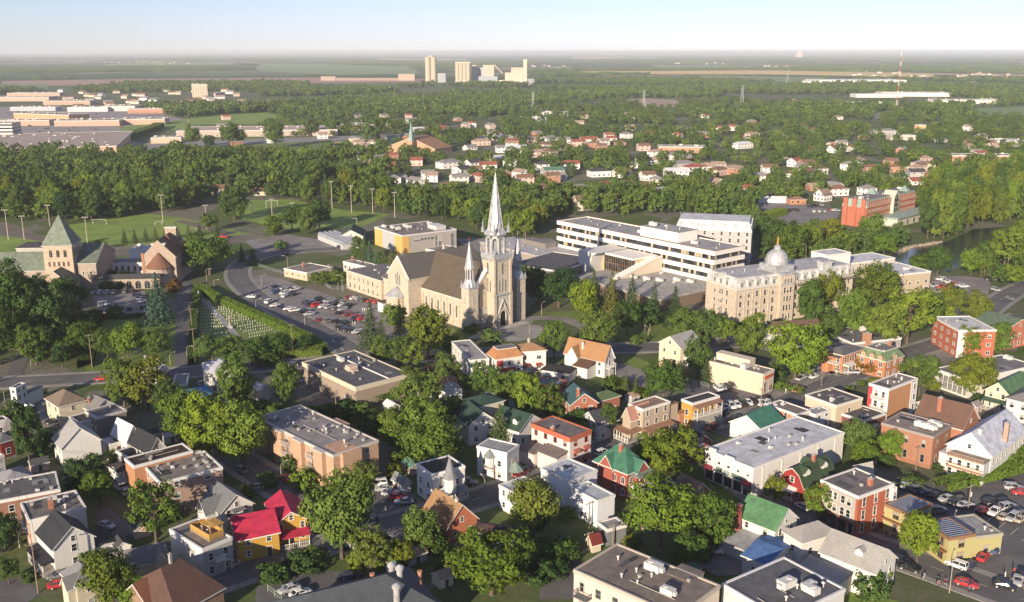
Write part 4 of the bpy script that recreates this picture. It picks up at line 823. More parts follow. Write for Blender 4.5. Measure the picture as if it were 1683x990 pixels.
def hotel():
    P = [at(*Z('13', *q), 12) for q in ((505, 150), (680, 160), (995, 90))]; c, rz, w, d = rect([Z('13', 505, 150), Z('13', 680, 165), Z('13', 995, 95)], 12)
    b = frame('hotel', 'red brick hotel with pale green mansard roof and glazed gable', 'hotel', c, rz, w, d, 12, trim=M('trim', (.62, .58, .48))); rt = b.root; BR = M('brick', (.40, .12, .065)); CU = M('metal', (.33, .46, .40), .6); lblock(b, [(-w/2-2, -d/2-2), (w/2+14, -d/2-2), (w/2+14, d/2+2), (-w/2-2, d/2+2)])
    m = MB(); m.box(-w/2, -d/2, -.3, w/2, d/2, 12); m.build('wall', BR, rt); r = MB(); roof_hip(r, 0, 0, w, d, 12.3, 4.2, .25, top=(w-2.4, d-2.4)); r.box(-w/2+1.2, -d/2+1.2, 16.503, w/2-1.2, d/2-1.2, 16.8, 2); b.roof = r.build('mansard_roof', [CU, WSTONE, M('membrane', (.24, .21, .2))], rt)
    m = MB(); k = 'R'; ln = wf(b, k)[6]
    for i in range(int(ln/2.6)):
        u = 1.3+i*2.6; p = MB(); wbox(p, b, k, u-.35, u+.35, 12, 16.2, .2, .5); p.build('pilaster', BR, rt)
        for j in range(4): window(b, k, u+1.2, 1.2+j*3.8, 1.2, 1.8)
    for u in (2.2, d/2 if False else w*.5, w-2.2): p = MB(); wbox(p, b, 'F', u-1.4, u+1.4, -.3, 17.2, .02, .8); p.build('brick_pier', BR, rt)
    # glazed gable in the long side
    u = ln*.52; m = MB(); ox, oy, dx, dy, nx, ny, _ = wf(b, k); Pq = lambda uu, o, z: (ox+dx*uu+nx*o, oy+dy*uu+ny*o, z)
    m.faces([Pq(u+a*3.7, e, z) for e in (2, -6) for a, z in ((-1, -.3), (1, -.3), (1, 15.6), (0, 19.6), (-1, 15.6))], [(0,1,2,3,4), (5,9,8,7,6), (0,5,6,1), (1,6,7,2), (2,7,8,3), (3,8,9,4), (4,9,5,0)]); m.build('entrance_gable', M('trim', (.46, .48, .40)), rt)
    m = MB(); m.poly([Pq(u-2.7, 2.01, 3), Pq(u+2.7, 2.01, 3), Pq(u+2.7, 2.01, 15), Pq(u, 2.01, 17.9), Pq(u-2.7, 2.01, 15)])
    for e in (-1, 1): m.faces([Pq(u+e-.1, 2.1, 3), Pq(u+e+.1, 2.1, 3), Pq(u+e+.1, 2.1, 17), Pq(u+e-.1, 2.1, 17)], [(0, 1, 2, 3)], 1)
    for z in (6, 9, 12, 15): m.faces([Pq(u-2.7, 2.1, z), Pq(u+2.7, 2.1, z), Pq(u+2.7, 2.1, z+.25), Pq(u-2.7, 2.1, z+.25)], [(0, 1, 2, 3)], 1)
    m.build('curtain_wall', [GLASS, WHITE], rt)
    for x, y in ((-w*.25, -d*.05), (w*.25, d*.36)): m = MB(); roof_hip(m, x, y, 5.5, 5.5, 16.8, 3.6, .2, top=(.1, .1)); m.build('roof_pyramid', [CU, CU], b.roof)
    vents(b, 8, 16.8, 3, ac=2); m = MB(); wbox(m, b, k, ln*.22, ln*1.12, -.3, 5, 2.2, 13); wbox(m, b, k, ln*.2, ln*1.14, 5.003, 5.8, 2.2, 14, 1); lo = m.build('arcade_wing', [M('trim', (.5, .5, .44)), M('metal', (.4, .5, .45), .6)], rt)
    for i in range(6): link('arch_window', win_mesh(3.0, 3.4, 'arch', b.trim)[0], lo, Pq(ln*(.3+i*.13), 13.003, .4), WROT[k])
    for i in range(6): link('arch_pane', win_mesh(3.0, 3.4, 'arch', b.trim)[1], lo, Pq(ln*(.3+i*.13), 13.005, .4), WROT[k])
    return b
hotel()
def gym():
    b = shell('sports_hall', 'modern grey and ochre flat roofed sports hall behind the row of spruces', [(599.5, 375), (661, 387.5), (750, 377)], 10, wall=('stucco', (.36, .33, .31)), rc=(.25, .20, .18), trim=(.6, .6, .6), cat='building')
    OC = M('stucco', (.62, .38, .13))
    for k, u0, u1 in (('F', .0, .28), ('F', .74, 1.0), ('R', 0, .12), ('L', 0, .28)): ln = wf(b, k)[6]; m = MB(); wbox(m, b, k, ln*u0, ln*u1, -.2, 9.3, .003, .12); m.build('ochre_panel', OC, b.root)
    m = MB(); wbox(m, b, 'F', wf(b,'F')[6]*.29, wf(b,'F')[6]*.73, -.2, 9.3, .003, .1); m.build('grey_panel', M('stucco', (.42, .42, .43)), b.root)
    ln = wf(b, 'R')[6]
    for i in range(6): window(b, 'R', ln*(.24+i*.06), 6.0, 2.2, 1.4, 'pair')
    for u in (.62, .68, .92): window(b, 'R', ln*u, 1, 2.2, 7, 'grid')
    vents(b, 12, 9.9, 4, ac=7, mg=3); block_on(b, b.w*.1, b.d*.18, b.w*.4, b.d*.36, 9.9, 12, 'roof_plant', M('stucco', (.5, .5, .5)), None, b.roof); return b
gym()
b = shell('tan_annex', 'low flat roofed tan block with chimney between sports hall and cathedral', ['11', (1040, 440), (1190, 445), (1310, 418)], 6, wall=('brick', (.46, .30, .2)), rc=(.3, .25, .24), cat='building'); chimney(b, .85, .3, 5.5, 9, 1.1, STONE); openings(b, 1, 'FRL', 1.3, 1.5, step=4, z0=2)
b = shell('school_hut', 'low tan flat roofed school hut with a red chimney by the car park', ['11', (183, 553), (330, 582), (490, 545)], 4, wall=('stucco', (.5, .40, .28)), rc=(.26, .22, .20), cat='building'); chimney(b, .3, .5, 3.6, 6, .8); openings(b, 1, 'FRL', 1.2, 1.2, step=4, z0=1.5)
b = shell('long_hut', 'long low pale blue and tan hut beside the sacristy', ['11', (563, 508), (790, 560), (850, 545)], 5, wall=('stucco', (.5, .48, .45)), rc=(.26, .22, .21), cat='building'); chimney(b, .1, .6, 4.6, 7, .8); openings(b, 1, 'FRL', 1.4, 1.3, step=3, z0=1.9); vents(b, 5, 4.9)
def greenhouse():
    c, rz, w, d = rect([Z('11', 400, 335), Z('11', 560, 400), Z('11', 650, 370)], 3); b = frame('greenhouse', 'pale ridged greenhouse roofs beside the ball field', 'greenhouse', c, rz, w, d, 4); lblock(b, [(-w/2, -d/2), (w/2, -d/2), (w/2, d/2), (-w/2, d/2)])
    G = M('metal', (.42, .44, .48), .5); m = MB(); m.box(-w/2, -d/2, -.2, w/2, d/2, 2.6); m.build('wall', M('stucco', (.45, .45, .46)), b.root)
    for i in range(4):
        r = MB(); y0, y1 = -d/2+d*i/4, -d/2+d*(i+1)/4; k = 8; ring = lambda x: [(x, y0+(y1-y0)*(.5-.5*math.cos(math.pi*j/k)), 2.61+1.9*math.sin(math.pi*j/k)) for j in range(k+1)]
        r.loft([ring(-w/2), ring(w/2)]); r.build('vaulted_roof', G, b.root)
greenhouse()
b = shell('park_chalet', 'small cream chalet with dark green gable roof by the ball field', ['11', (570, 320), (690, 345), (705, 305)], 4, 'gable', 3.5, 'y', wall=('siding', (.66, .62, .5)), rc=(.06, .09, .06)); openings(b, 1)
# ------------------------------------------------------------ the town houses, from the photo's left to right
sid = lambda *c: ('siding', c)
brk = lambda *c: ('brick', c)
stu = lambda *c: ('stucco', c)
OFFW = sid(.64, .625, .60); CREAM = sid(.58, .52, .40); BR1 = brk(.34, .12, .07); BR2 = brk(.27, .13, .09); TAN = brk(.46, .29, .19)
def door_on(b, k, f=.5): door(b, k, wf(b, k)[6]*f)
def lean(b, k, u0, u1, z, d, drop, mat, wallm=None):
    """a lower lean-to with its own walls on side k"""
    ox, oy, dx, dy, nx, ny, ln = wf(b, k); P = lambda u, o, zz: (ox+dx*u+nx*o, oy+dy*u+ny*o, zz); m = MB(); wbox(m, b, k, u0, u1, -.2, z-drop-.1, .004, d); m.build('lean_to_wall', wallm or b.wall, b.root); r = MB()
    r.faces([P(u0-.2,.01,z), P(u1+.2,.01,z), P(u1+.2,d+.3,z-drop), P(u0-.2,d+.3,z-drop), P(u0-.2,.01,z-.25), P(u1+.2,.01,z-.25), P(u1+.2,d+.3,z-drop-.25), P(u0-.2,d+.3,z-drop-.25)], [(0,3,2,1),(4,5,6,7),(2,3,7,6),(0,4,7,3),(1,2,6,5)]); return r.build('lean_to_roof', mat, b.root)
def wing(b, x0, y0, x1, y1, h, rise=0, ridge='x', roof=None, wall=None, trim=None):
    m, r = MB(), MB(); w_, d_ = x1-x0, y1-y0; cx, cy = (x0+x1)/2, (y0+y1)/2
    if rise:
        ln, wd = (w_, d_) if ridge == 'x' else (d_, w_); wall_gable(m, cx, cy, ln, wd, -.3, h, rise, ridge); roof_gable(r, cx, cy, ln, wd, h+.05, rise, ridge, .35)
    else: m.box(x0, y0, -.3, x1, y1, h-.1); r.box(x0-.15, y0-.15, h-.097, x1+.15, y1+.15, h+.12, 0); r.box(x0+.25, y0+.25, h+.123, x1-.25, y1-.25, h+.14, 0)
    m.build('wing_wall', wall or b.wall, b.root); return r.build('wing_roof', [roof or b.rmat, trim or b.trim], b.root)
# --- lower left
b = shell('house', 'white clapboard house with black gable roof and green porch stairs', ['30', (235, 525), (340, 632), (612, 556)], 6, 'gable', 3.6, 'x', OFFW, (.035, .038, .045)); openings(b, 2, 'RL', 1, 1.5, step=4.2)
door_on(b, 'R', .9); porch(b, 'F', .3, b.w-.3, 2.4, 3.0, M('shingle', (.03, .03, .035)), 5, 1.2); lean(b, 'K', .5, b.w*.8, 3.6, 5, .8, b.rmat)
b = shell('house', 'flat roofed two storey house with orange brick front, white side and brick chimney', ['30', (72, 355), (186, 455), (550, 366)], 7.5, wall=OFFW, rc=(.17, .155, .14)); chimney(b, .62, .45, 7.2, 9.6, .9); vents(b, 6, 7.4, 2); openings(b, 2, 'R', 1, 1.4, step=9)
m = MB(); wbox(m, b, 'F', .0, b.w, -.2, 7.0, .003, .1); m.build('brick_front', M('brick', (.42, .17, .08)), b.root); 
for i in range(4):
    for z in (1, 4.2): window(b, 'F', b.w*(i+.5)/4, z, .95, 1.7, o=.103)
balcony(b, 'F', b.w*.35, 3.5, b.w*.6, 2.2, posts=True)
b = shell('apartment_block', 'wide flat roofed brown brick block at the left edge of the photo', ['30', (-130, 352), (385, 252), (292, 150)], 7, wall=BR2, rc=(.13, .125, .125), cat='building'); openings(b, 2, 'FRL', step=4); vents(b, 5, 6.9)
b = shell('house', 'pale beige house with grey hip roof and front gable near the lower left corner', ['30', (397, 790), (490, 875), (650, 810)], 6, 'hip', 2.6, wall=CREAM, rc=(.20, .20, .21)); openings(b, 2, 'FRL', .95, 1.4, step=2.6); wing(b, b.w*.05, -b.d/2-1.5, b.w*.45, 0, 6, 1.8, 'y')
b = shell('house', 'long pale house with grey shingle roof ending in a blue dormer beside big brown roof', ['30', (640, 790), (1075, 690), (1045, 610)], 5, 'gable', 2.2, 'x', CREAM, (.20, .19, .185)); openings(b, 1, 'FR', step=3); wing(b, b.w*.3, -b.d*.65, b.w*.48, 0, 5, 2, 'y')
b = shell('large_house', 'large house under a wide dark brown hip roof at the bottom edge', ['30', (1480, 905), (1140, 1050), (790, 880)], 5, 'hip', 5.2, top=(.42, 0), wall=brk(.28, .17, .12), rc=(.105, .06, .048)); openings(b, 1, 'FRL'); chimney(b, .5, .5, 9, 12, .5, CONC); wing(b, -b.w*.62, -b.d*.1, 0, b.d*.4, 4.6, 3.6, 'x', M('shingle', (.21, .09, .055)))
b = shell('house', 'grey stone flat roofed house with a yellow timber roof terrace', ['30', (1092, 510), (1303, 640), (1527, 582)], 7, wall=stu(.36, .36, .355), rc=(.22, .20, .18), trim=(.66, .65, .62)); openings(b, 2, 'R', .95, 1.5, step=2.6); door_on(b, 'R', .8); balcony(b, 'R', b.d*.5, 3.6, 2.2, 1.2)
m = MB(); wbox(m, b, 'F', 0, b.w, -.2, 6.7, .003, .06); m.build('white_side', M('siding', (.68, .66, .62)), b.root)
YW = M('plain', (.42, .25, .075)); m = MB(); x0, x1, y0, y1 = -b.w*.22, b.w*.36, -b.d*.1, b.d*.4; m.box(x0, y0, 6.9, x1, y1, 7.3)
dk = m.build('roof_terrace', M('plain', (.27, .2, .13)), b.roof); m = MB()
for a, c, e, f in ((x0, y0, x1, y0+.1), (x0, y1-.1, x1, y1), (x0, y0, x0+.1, y1), (x1-.1, y0, x1, y1)):
    m.box(a, c, 7.75, e, f, 8.5); 
    for q in range(2): m.box(a, c, 7.35+q*.2, e, f, 7.5+q*.2)
m.build('railing', YW, dk); m = MB()
for x in (x1-3.4, x1-.2):
    for y in (y1-3, y1-.2): m.box(x-.08, y-.08, 7.3, x+.08, y+.08, 9.9)
for i in range(8): m.box(x1-3.7, y1-3.1+i*.43, 9.9, x1+.2, y1-2.98+i*.43, 10.1)
m.build('pergola', YW, dk)
for x, y in ((x0+2, y0+1.6), (x0+3.2, y0+2.4), (x0+1.6, y0+2.6), (x0+4.2, y0+1.5)): m = MB(); m.box(-.25, -.25, .38, .25, .25, .44); m.box(-.25, .2, .44, .25, .26, .95); [m.box(sx*.22-.03, sy*.22-.03, 0, sx*.22+.03, sy*.22+.03, .38) for sx in (-1, 1) for sy in (-1, 1)]; o = m.build('terrace_chair', WHITE, None); q = Vector((x, y, 7.3)); q.rotate(Matrix.Rotation(b.rz, 3, 'Z')); o.location = (q.x+b.loc[0], q.y+b.loc[1], 7.3); o.rotation_euler = (0, 0, b.rz+x*3); tag(o, ('white patio chair by the rail', 'white patio chair nearest the steps', 'white patio chair at the corner', 'white patio chair in the middle')[int(x*7) % 4] + ' on the yellow roof terrace', 'chair', 'patio chairs on the roof terrace')
RED = M('metal', (.52, .04, .09), .7); OCH = sid(.47, .28, .055)
b = shell('house', 'ochre house with crimson gable roof and red veranda roof', [(437, 826), (452, 862), (506, 853)], 5.4, 'gable', 2.4, 'x', OCH, (.52, .04, .09), rkind='metal')
ln = wf(b, 'R')[6]; bl = 'R' if faces_cam(b, 'R') and b.rz < 9 else 'F'
for k in 'FRL':
    if faces_cam(b, k):
        ln = wf(b, k)[6]
        if k == 'R': window(b, k, ln/2, 5.75, .9, 1.1)
        for i in range(3):
            if i != 1: window(b, k, ln*(i+.5)/3, 3.6, .9, 1.4)
            window(b, k, ln*(i+.5)/3, 1.1, .9, 1.5)
YB = b
b = shell('house', 'long low ochre house wing under a crimson roof joined to the ochre gable house', [(391, 889.5), (458, 873), (441, 842)], 5.4, 'gable', 3.1, 'x', OCH, (.52, .04, .09), rkind='metal'); openings(b, 2, 'FL', .9, 1.4, step=3, fh=2.7, dr='F')
b = YB
for k in 'FRKL':   # veranda on the gable side that looks at the street
    sx, sy, dx, dy, nx, ny = WALLS[k]; n = Vector((nx, ny, 0)); n.rotate(Matrix.Rotation(b.rz, 3, 'Z'))
    if k == 'R': porch(b, k, .2, wf(b, k)[6]-.2, 2.4, 2.9, RED, 4, .4, .7)
b = shell('house', 'pale grey cross gabled house with white two storey gallery behind ochre house', ['30', (1300, 312), (1418, 402), (1640, 345)], 5.6, 'gable', 3.2, 'x', OFFW, (.16, .165, .17)); openings(b, 2, 'FRL', step=3.4); wing(b, -b.w*.2, -b.d/2-2.5, b.w*.3, 0, 5.3, 2.6, 'y'); balcony(b, 'R', b.d*.5, 3, 2.6, 1.6, posts=True, roof=b.rmat)
b = shell('apartment_block', 'brown brick flat roofed block with eleven roof vents beside leafy tree', ['30', (835, 122), (1030, 212), (1430, 110)], 8.5, wall=brk(.36, .24, .19), rc=(.23, .195, .17), cat='building'); openings(b, 3, 'FRL', 1.3, 1.3, step=6, fh=2.8); vents(b, 11, 8.4, 5, (0, 0, 2)); balcony(b, 'R', b.d*.93, 3.2, 2.2, 1.3) 
b = shell('building', 'tall dark brown roofed building with an orange brick parapet behind vented block', ['30', (862, 105), (1238, 5), (1180, -45)], 9.6, wall=brk(.42, .2, .1), rc=(.055, .035, .028), cat='building'); vents(b, 2, 9.5)
b = shell('house', 'small white lean house with dark maroon roof beside vented brick block', ['30', (697, 100), (765, 140), (862, 97)], 5.2, 'hip', .9, wall=OFFW, rc=(.06, .045, .045)); openings(b, 2, step=4)
# --- left middle
b = shell('house', 'big white house with pale grey gable roof and blank white gable wall', ['20', (322, 706), (395, 766), (645, 709)], 6, 'gable', 4.4, 'x', OFFW, (.34, .33, .33)); openings(b, 2, 'F', 1, 1.4, step=4); window(b, 'R', b.d*.2, 1, 1, 1.4); window(b, 'R', b.d*.75, 1, 1, 1.4); wing(b, -b.w*.3, b.d/2-1, b.w*.2, b.d/2+4, 3.2, 0, roof=M('membrane', (.5, .5, .52)))
b = shell('house', 'dark taupe flat roofed block with blank side wall behind white gable houses', ['20', (625, 575), (812, 524), (735, 482)], 7, wall=stu(.20, .18, .155), rc=(.17, .16, .155), trim=(.5, .48, .45)); vents(b, 2, 6.9); 
b = shell('house', 'small white box house with black flat roof tucked between gable house and taupe block', ['20', (445, 568), (505, 606), (625, 574)], 5.6, wall=OFFW, rc=(.04, .042, .045)); openings(b, 2, 'FR', 1, 1.2, step=2)
b = shell('house', 'cream house with brown hip roof and orange lit end wall', ['20', (293, 450), (377, 503), (585, 478)], 6, 'hip', 3.0, wall=CREAM, rc=(.20, .155, .115)); openings(b, 2, 'FRL', .9, 1.3, step=4.5)
b = shell('house', 'grey roofed cream gable house joined behind the brown hip roof house', ['20', (555, 500), (603, 530), (748, 488)], 5.8, 'gable', 2.6, 'x', OFFW, (.19, .18, .17)); openings(b, 2, 'FR', step=4); chimney(b, .1, .2, 5, 8.2, .7)
b = shell('house', 'small gable house with bright white metal roof beside the taupe block', ['20', (720, 667), (815, 717), (905, 688)], 4.8, 'gable', 3.6, 'x', OFFW, (.70, .70, .74), rkind='metal'); openings(b, 1, 'FR', 1, 1.3)
b = shell('house', 'black gable roofed house in front of the white metal roof house', ['20', (840, 735), (960, 800), (1062, 760)], 4.6, 'gable', 3.6, 'x', stu(.5, .48, .47), (.030, .032, .038)); openings(b, 1, 'FR')
b = shell('shed', 'white flat topped shed with dark lid beside the blank white gable', ['20', (657, 722), (706, 748), (816, 718)], 3.4, wall=OFFW, rc=(.07, .07, .075), cat='shed'); door_on(b, 'R')
b = shell('shed', 'low black roofed workshop in front of the black gable house', ['20', (748, 788), (832, 836), (958, 800)], 4, wall=stu(.3, .29, .28), rc=(.03, .03, .033), cat='workshop'); vents(b, 2, 3.9, kinds=(1,)); openings(b, 1, 'FR')
b = shell('house', 'narrow white three level house with black roof near the left edge', ['20', (78, 374), (100, 384), (166, 352)], 7.5, wall=OFFW, rc=(.04, .04, .045)); openings(b, 3, 'RF', .8, 1.3, step=1.9, fh=2.5); wing(b, -b.w*.5, b.d/2, b.w*.5, b.d/2+7, 4.2, 0, roof=M('shingle', (.14, .14, .15)))
b = shell('house', 'barn red house with grey roof and white window at the left edge', ['20', (25, 640), (80, 690), (155, 680)], 5, 'gable', 2.6, 'x', sid(.20, .03, .03), (.15, .14, .14)); openings(b, 2, 'FR', .9, 1.2, step=3, fh=2.6)
b = shell('house', 'second barn red house with long grey roof at the left border', ['20', (-70, 700), (0, 735), (92, 708)], 4.6, 'hip', 1.6, wall=sid(.20, .03, .03), rc=(.13, .13, .135)); openings(b, 1)
b = shell('house', 'white house with grey roof cut by the left border beside a gravel yard', ['30', (-120, 30), (-60, 60), (60, 50)], 5.5, wall=OFFW, rc=(.3, .3, .32)); openings(b, 2, 'FR')
b = shell('house', 'dark flat roofed white house cut by the left border above the red houses', ['20', (-100, 590), (-60, 610), (52, 582)], 4.5, wall=OFFW, rc=(.05, .05, .055)); openings(b, 1, 'FR')
b = shell('house', 'low pale house with grey hip roof in front of the left border yard', ['30', (-60, 160), (20, 225), (230, 178)], 3.8, 'hip', 1.5, wall=OFFW, rc=(.30, .30, .31)); openings(b, 1)
b = shell('shelter', 'shelter with a bright blue roof beside the main road', ['20', (1150, 405), (1215, 450), (1365, 425)], 3, 'gable', 1.5, 'y', stu(.3, .3, .32), (.10, .33, .62), rkind='metal', cat='shelter')
b = shell('house', 'white house with silver hip roof and front gable beside the main road', [(336, 598), (343, 613), (388, 606)], 7, 'hip', 2.6, wall=OFFW, rc=(.62, .62, .66), rkind='metal'); openings(b, 2, 'FRL', .9, 1.4, step=2.6); wing(b, -b.w*.2, -b.d*.62, b.w*.3, 0, 7.05, 2.2, 'y')
b = shell('house', 'white metal roofed house half hidden behind trees beside the main road', ['20', (900, 240), (1000, 275), (1090, 262)], 5.5, 'gable', 2, 'y', OFFW, (.6, .6, .63), rkind='metal'); openings(b, 2); chimney(b, .05, .5, 5, 8.4, .7, WSTONE)
b = shell('garage', 'low grey green flat roofed garage by the abbey lane entrance', ['20', (1115, 348), (1200, 362), (1216, 290)], 3, wall=stu(.3, .3, .29), rc=(.24, .26, .25), cat='garage')
b = shell('house', 'small white roofed house beside the round tree near the supermarket', ['21', (-10, 380), (40, 395), (95, 380)], 4, 'gable', 1.5, 'x', OFFW, (.6, .62, .66), rkind='metal')
# --- centre left
b = shell('supermarket', 'long taupe flat roofed supermarket with pale fascia band', ['21', (300, 217), (645, 380), (985, 287)], 7, wall=brk(.30, .235, .18), rc=(.115, .115, .125), trim=(.55, .49, .38), cat='shop', par=1.1); vents(b, 13, 6.9, 7, ac=1)
for f in (.82, .88): door(b, 'R' if wf(b,'R')[6] > b.w*2 else 'F', (b.w if b.w > b.d else b.d)*f, 0, 2.0, 2.6, WHITE)
m = MB(); m.box(-.4, -b.d*.02-3, 6.9, 2.2, -b.d*.02, 8.6); m.box(2.3, -3, 6.9, 3.6, -1, 7.6); m.build('roof_plant', M('plain', (.5, .4, .33)), b.roof); m = MB(); m.box(-b.w/2+.3, 2, 6.9, b.w/2-.3, 2.4, 7.2); m.build('roof_divider', WHITE, b.roof)
b = shell('apartment_block', 'long three storey tan brick apartment block with stepped grey roof and balconies', ['21', (5, 572), (500, 818), (870, 757)], 9, wall=TAN, rc=(.27, .25, .245), trim=(.5, .46, .42), cat='building'); vents(b, 30, 8.9, 9, (0, 0, 0, 1))
for k in 'FRL':
    if not faces_cam(b, k): continue
    ln = wf(b, k)[6]; n = int(ln/6)
    for i in range(n):
        for j in range(3):
            if k == 'R' or ln < 24: window(b, k, ln*(i+.5)/n, 1+j*2.8, 1.2, 1.2, 'pair')
            elif i % 2: window(b, k, ln*(i+.35)/n, .8+j*2.8, 1.5, 1.5, 'pair'); 
            else: balcony(b, k, ln*(i+.5)/n, .4+j*2.8, 3.2, 1.5); window(b, k, ln*(i+.5)/n, .5+j*2.8, 1.6, 1.9, 'pair')
    if ln > 24:
        for i in range(4): m = MB(); wbox(m, b, k, ln*(i*.26+.02), ln*(i*.26+.13), -.3, 8.9, .005, 1.2); wbox(m, b, k, ln*(i*.26+.015), ln*(i*.26+.135), 8.9, 9.15, .005, 1.35, 1); o = m.build('bay', [b.wall, b.trim], b.root)
for f, g in ((.2, 1), (.62, -1)):
    m = MB(); m.box(-b.w*.0-3, b.d/2-.1, -.3, 3, b.d/2+2, 8.8) if f < .5 else m.box(b.w/2-7, -b.d/2+2, -.3, b.w/2+1.2, b.d/2-6, 8.95); m.build('stair_wing', b.wall, b.root)
b = shell('house', 'white flat roofed house with pointed grey corner turret and porch', ['21', (990, 882), (1136, 942), (1346, 886)], 8, wall=OFFW, rc=(.035, .035, .04), trim=(.72, .71, .68)); openings(b, 2, 'FR', .95, 1.4, step=3.1)
x, y = b.w/2-1.0, -b.d/2+1.0; kk = 'R'; p = wpt(b, 'R', b.d*.5, 0, .6)
m = MB(); m.lathe(p[0], p[1], [(1.5, 2.9), (1.5, 6.4)], 8); tw = m.build('turret', b.wall, b.root); m = MB(); m.lathe(p[0], p[1], [(1.9, 6.4), (1.3, 7.6), (.05, 12)], 8); m.build('turret_roof', M('shingle', (.22, .23, .24)), tw); porch(b, 'R', .3, b.d-.3, 2.2, 2.9, M('shingle', (.22, .23, .24)), 5, .5)
b = shell('shed', 'small pale shed with grey gable roof beside the turret house', ['21', (882, 960), (950, 1000), (1000, 985)], 2.6, 'gable', 1.4, 'x', OFFW, (.2, .21, .21), cat='shed'); door_on(b, 'F', .3)
b = shell('house', 'white two storey flat roofed house with small grey turret hood', ['21', (1425, 757), (1617, 802), (1769, 766)], 8, wall=OFFW, rc=(.30, .30, .31)); openings(b, 2, 'FRL', .95, 1.4, step=3.2)
p = wpt(b, 'F', b.w*.45, 0, .5); m = MB(); m.lathe(p[0], p[1], [(1.2, 4.2), (1.2, 6.2)], 6); tw = m.build('turret', b.wall, b.root); m = MB(); m.lathe(p[0], p[1], [(1.6, 6.2), (.05, 8.2)], 6); m.build('turret_roof', M('shingle', (.2, .22, .22)), tw); balcony(b, 'F', b.w*.45, 3.2, 2.6, 1.5)
p = wpt(b, 'R', b.d*.5, 0, .7); m = MB(); m.lathe(p[0], p[1], [(2.4, 2.6), (.05, 4.8)], 8); m.build('porch_cone', M('shingle', (.2, .25, .23)), b.root)
GRN = (.035, .07, .05)
b = shell('house', 'white walled house with dark green gable roof behind the white hooded house', ['21', (1282, 545), (1372, 622), (1545, 585)], 6, 'gable', 3.2, 'x', OFFW, GRN); openings(b, 2, 'FR', 1, 1.4, step=3.4); balcony(b, 'F', b.w*.3, 3, 3, 1.6, posts=True)
b = shell('house', 'dark green hip roofed cream house standing behind the green gable house', ['21', (1372, 448), (1442, 502), (1597, 460)], 8, 'hip', 1.6, wall=CREAM, rc=GRN); openings(b, 2, 'FR', step=3.5)
b = shell('house', 'dark green roofed house with two white dormers beside a conifer', ['22', (-120, 600), (50, 660), (205, 590)], 5, 'gable', 3.4, 'x', OFFW, GRN); b.dwall = WHITE.copy() if False else M('siding', (.7, .68, .65)); openings(b, 1, 'FR')
for f in (.35, .75): dormer(b, 'F', b.w*f, 5.9, 1.5, 1.1, 2.4, -1.3)
b = shell('shed', 'small black hut beside the white barn shed', ['21', (1230, 445), (1275, 497), (1330, 478)], 4, 'hip', 1, wall=stu(.05, .05, .055), rc=(.03, .03, .032), cat='shed')
b = shell('barn', 'white gambrel ended barn shed behind the leafy cluster', ['21', (1160, 360), (1180, 400), (1332, 395)], 3.4, 'gambrel', 3.0, 'x', OFFW, (.24, .13, .08), cat='barn')
b = shell('house', 'white house with flat pale grey roof between trees and orange roofed restaurant', ['21', (1262, 84), (1378, 206), (1505, 196)], 6.5, wall=OFFW, rc=(.34, .33, .33)); openings(b, 2, 'FR', step=3.4); vents(b, 1, 6.4)
b = shell('restaurant', 'white restaurant with orange brown mansard roof and dark red shutters', ['21', (1500, 160), (1545, 200), (1720, 175)], 6.6, 'mansard', 2.6, wall=OFFW, rc=(.42, .20, .09), cat='restaurant', top=1.6); openings(b, 2, 'FR', 1.1, 1.5, step=3); awning(b, 'R', 1, b.d*.7, 3.2, 1.2, M('plain', (.24, .04, .03)))
m = MB(); wbox(m, b, 'R', .4, 2.6, 3.6, 6.0, .003, .1); m.build('red_shutter', M('plain', (.30, .04, .03)), b.root)
b = shell('house', 'white block with tan hip roof and outside stairs beside the restaurant', ['22', (10, 110), (40, 150), (225, 138)], 7.6, 'hip', 1.7, wall=OFFW, rc=(.36, .21, .11)); openings(b, 2, 'FR', 1.4, 1.2, 'pair', step=3.4, z0=1.4, fh=3.2); chimney(b, .35, .5, 8, 10.5, .8, CONC)
m = MB()
for i in range(9): u = b.d*.15+i*.62; wbox(m, b, 'R', u, u+.65, 4.0-i*.43, 4.12-i*.43, .1, 1.2)
m.build('outside_stairs', M('plain', (.13, .05, .04)), b.root)
for u in (.35, .75): awning(b, 'R', b.d*u-1, b.d*u+1, 3.3, 1, M('plain', (.22, .05, .04)))
# --- centre
b = shell('house', 'white house with wide tan brown gable roof and back balcony by the main road', ['22', (345, 150), (602, 208), (705, 190)], 6, 'gable', 4.6, 'x', OFFW, (.34, .185, .09)); openings(b, 2, 'FR', 1, 1.4, step=3.6); balcony(b, 'R', b.d*.5, 3.2, b.d*.7, 1.4, posts=True); lean(b, 'F', b.w*.45, b.w*.8, 5.4, 5.5, 1.2, M('shingle', (.15, .085, .055))); wing(b, -b.w*.35, -b.d/2-2, -b.w*.1, 0, 6, 3, 'y'); chimney(b, .4, .25, 6, 10.2, .6, WHITE)
b = shell('garage', 'white garage with black hip roof below the tan roofed houses', ['22', (192, 265), (370, 292), (485, 262)], 3.4, 'hip', 1.0, wall=OFFW, rc=(.035, .033, .035), cat='garage'); door_on(b, 'F', .8)
b = shell('house', 'low red brick house with teal grey flat roof behind teal roofed brick house', ['22', (140, 345), (280, 378), (398, 345)], 6, wall=BR1, rc=(.20, .24, .24), trim=(.25, .08, .06)); openings(b, 2, 'FR', step=3.2); vents(b, 1, 5.9)
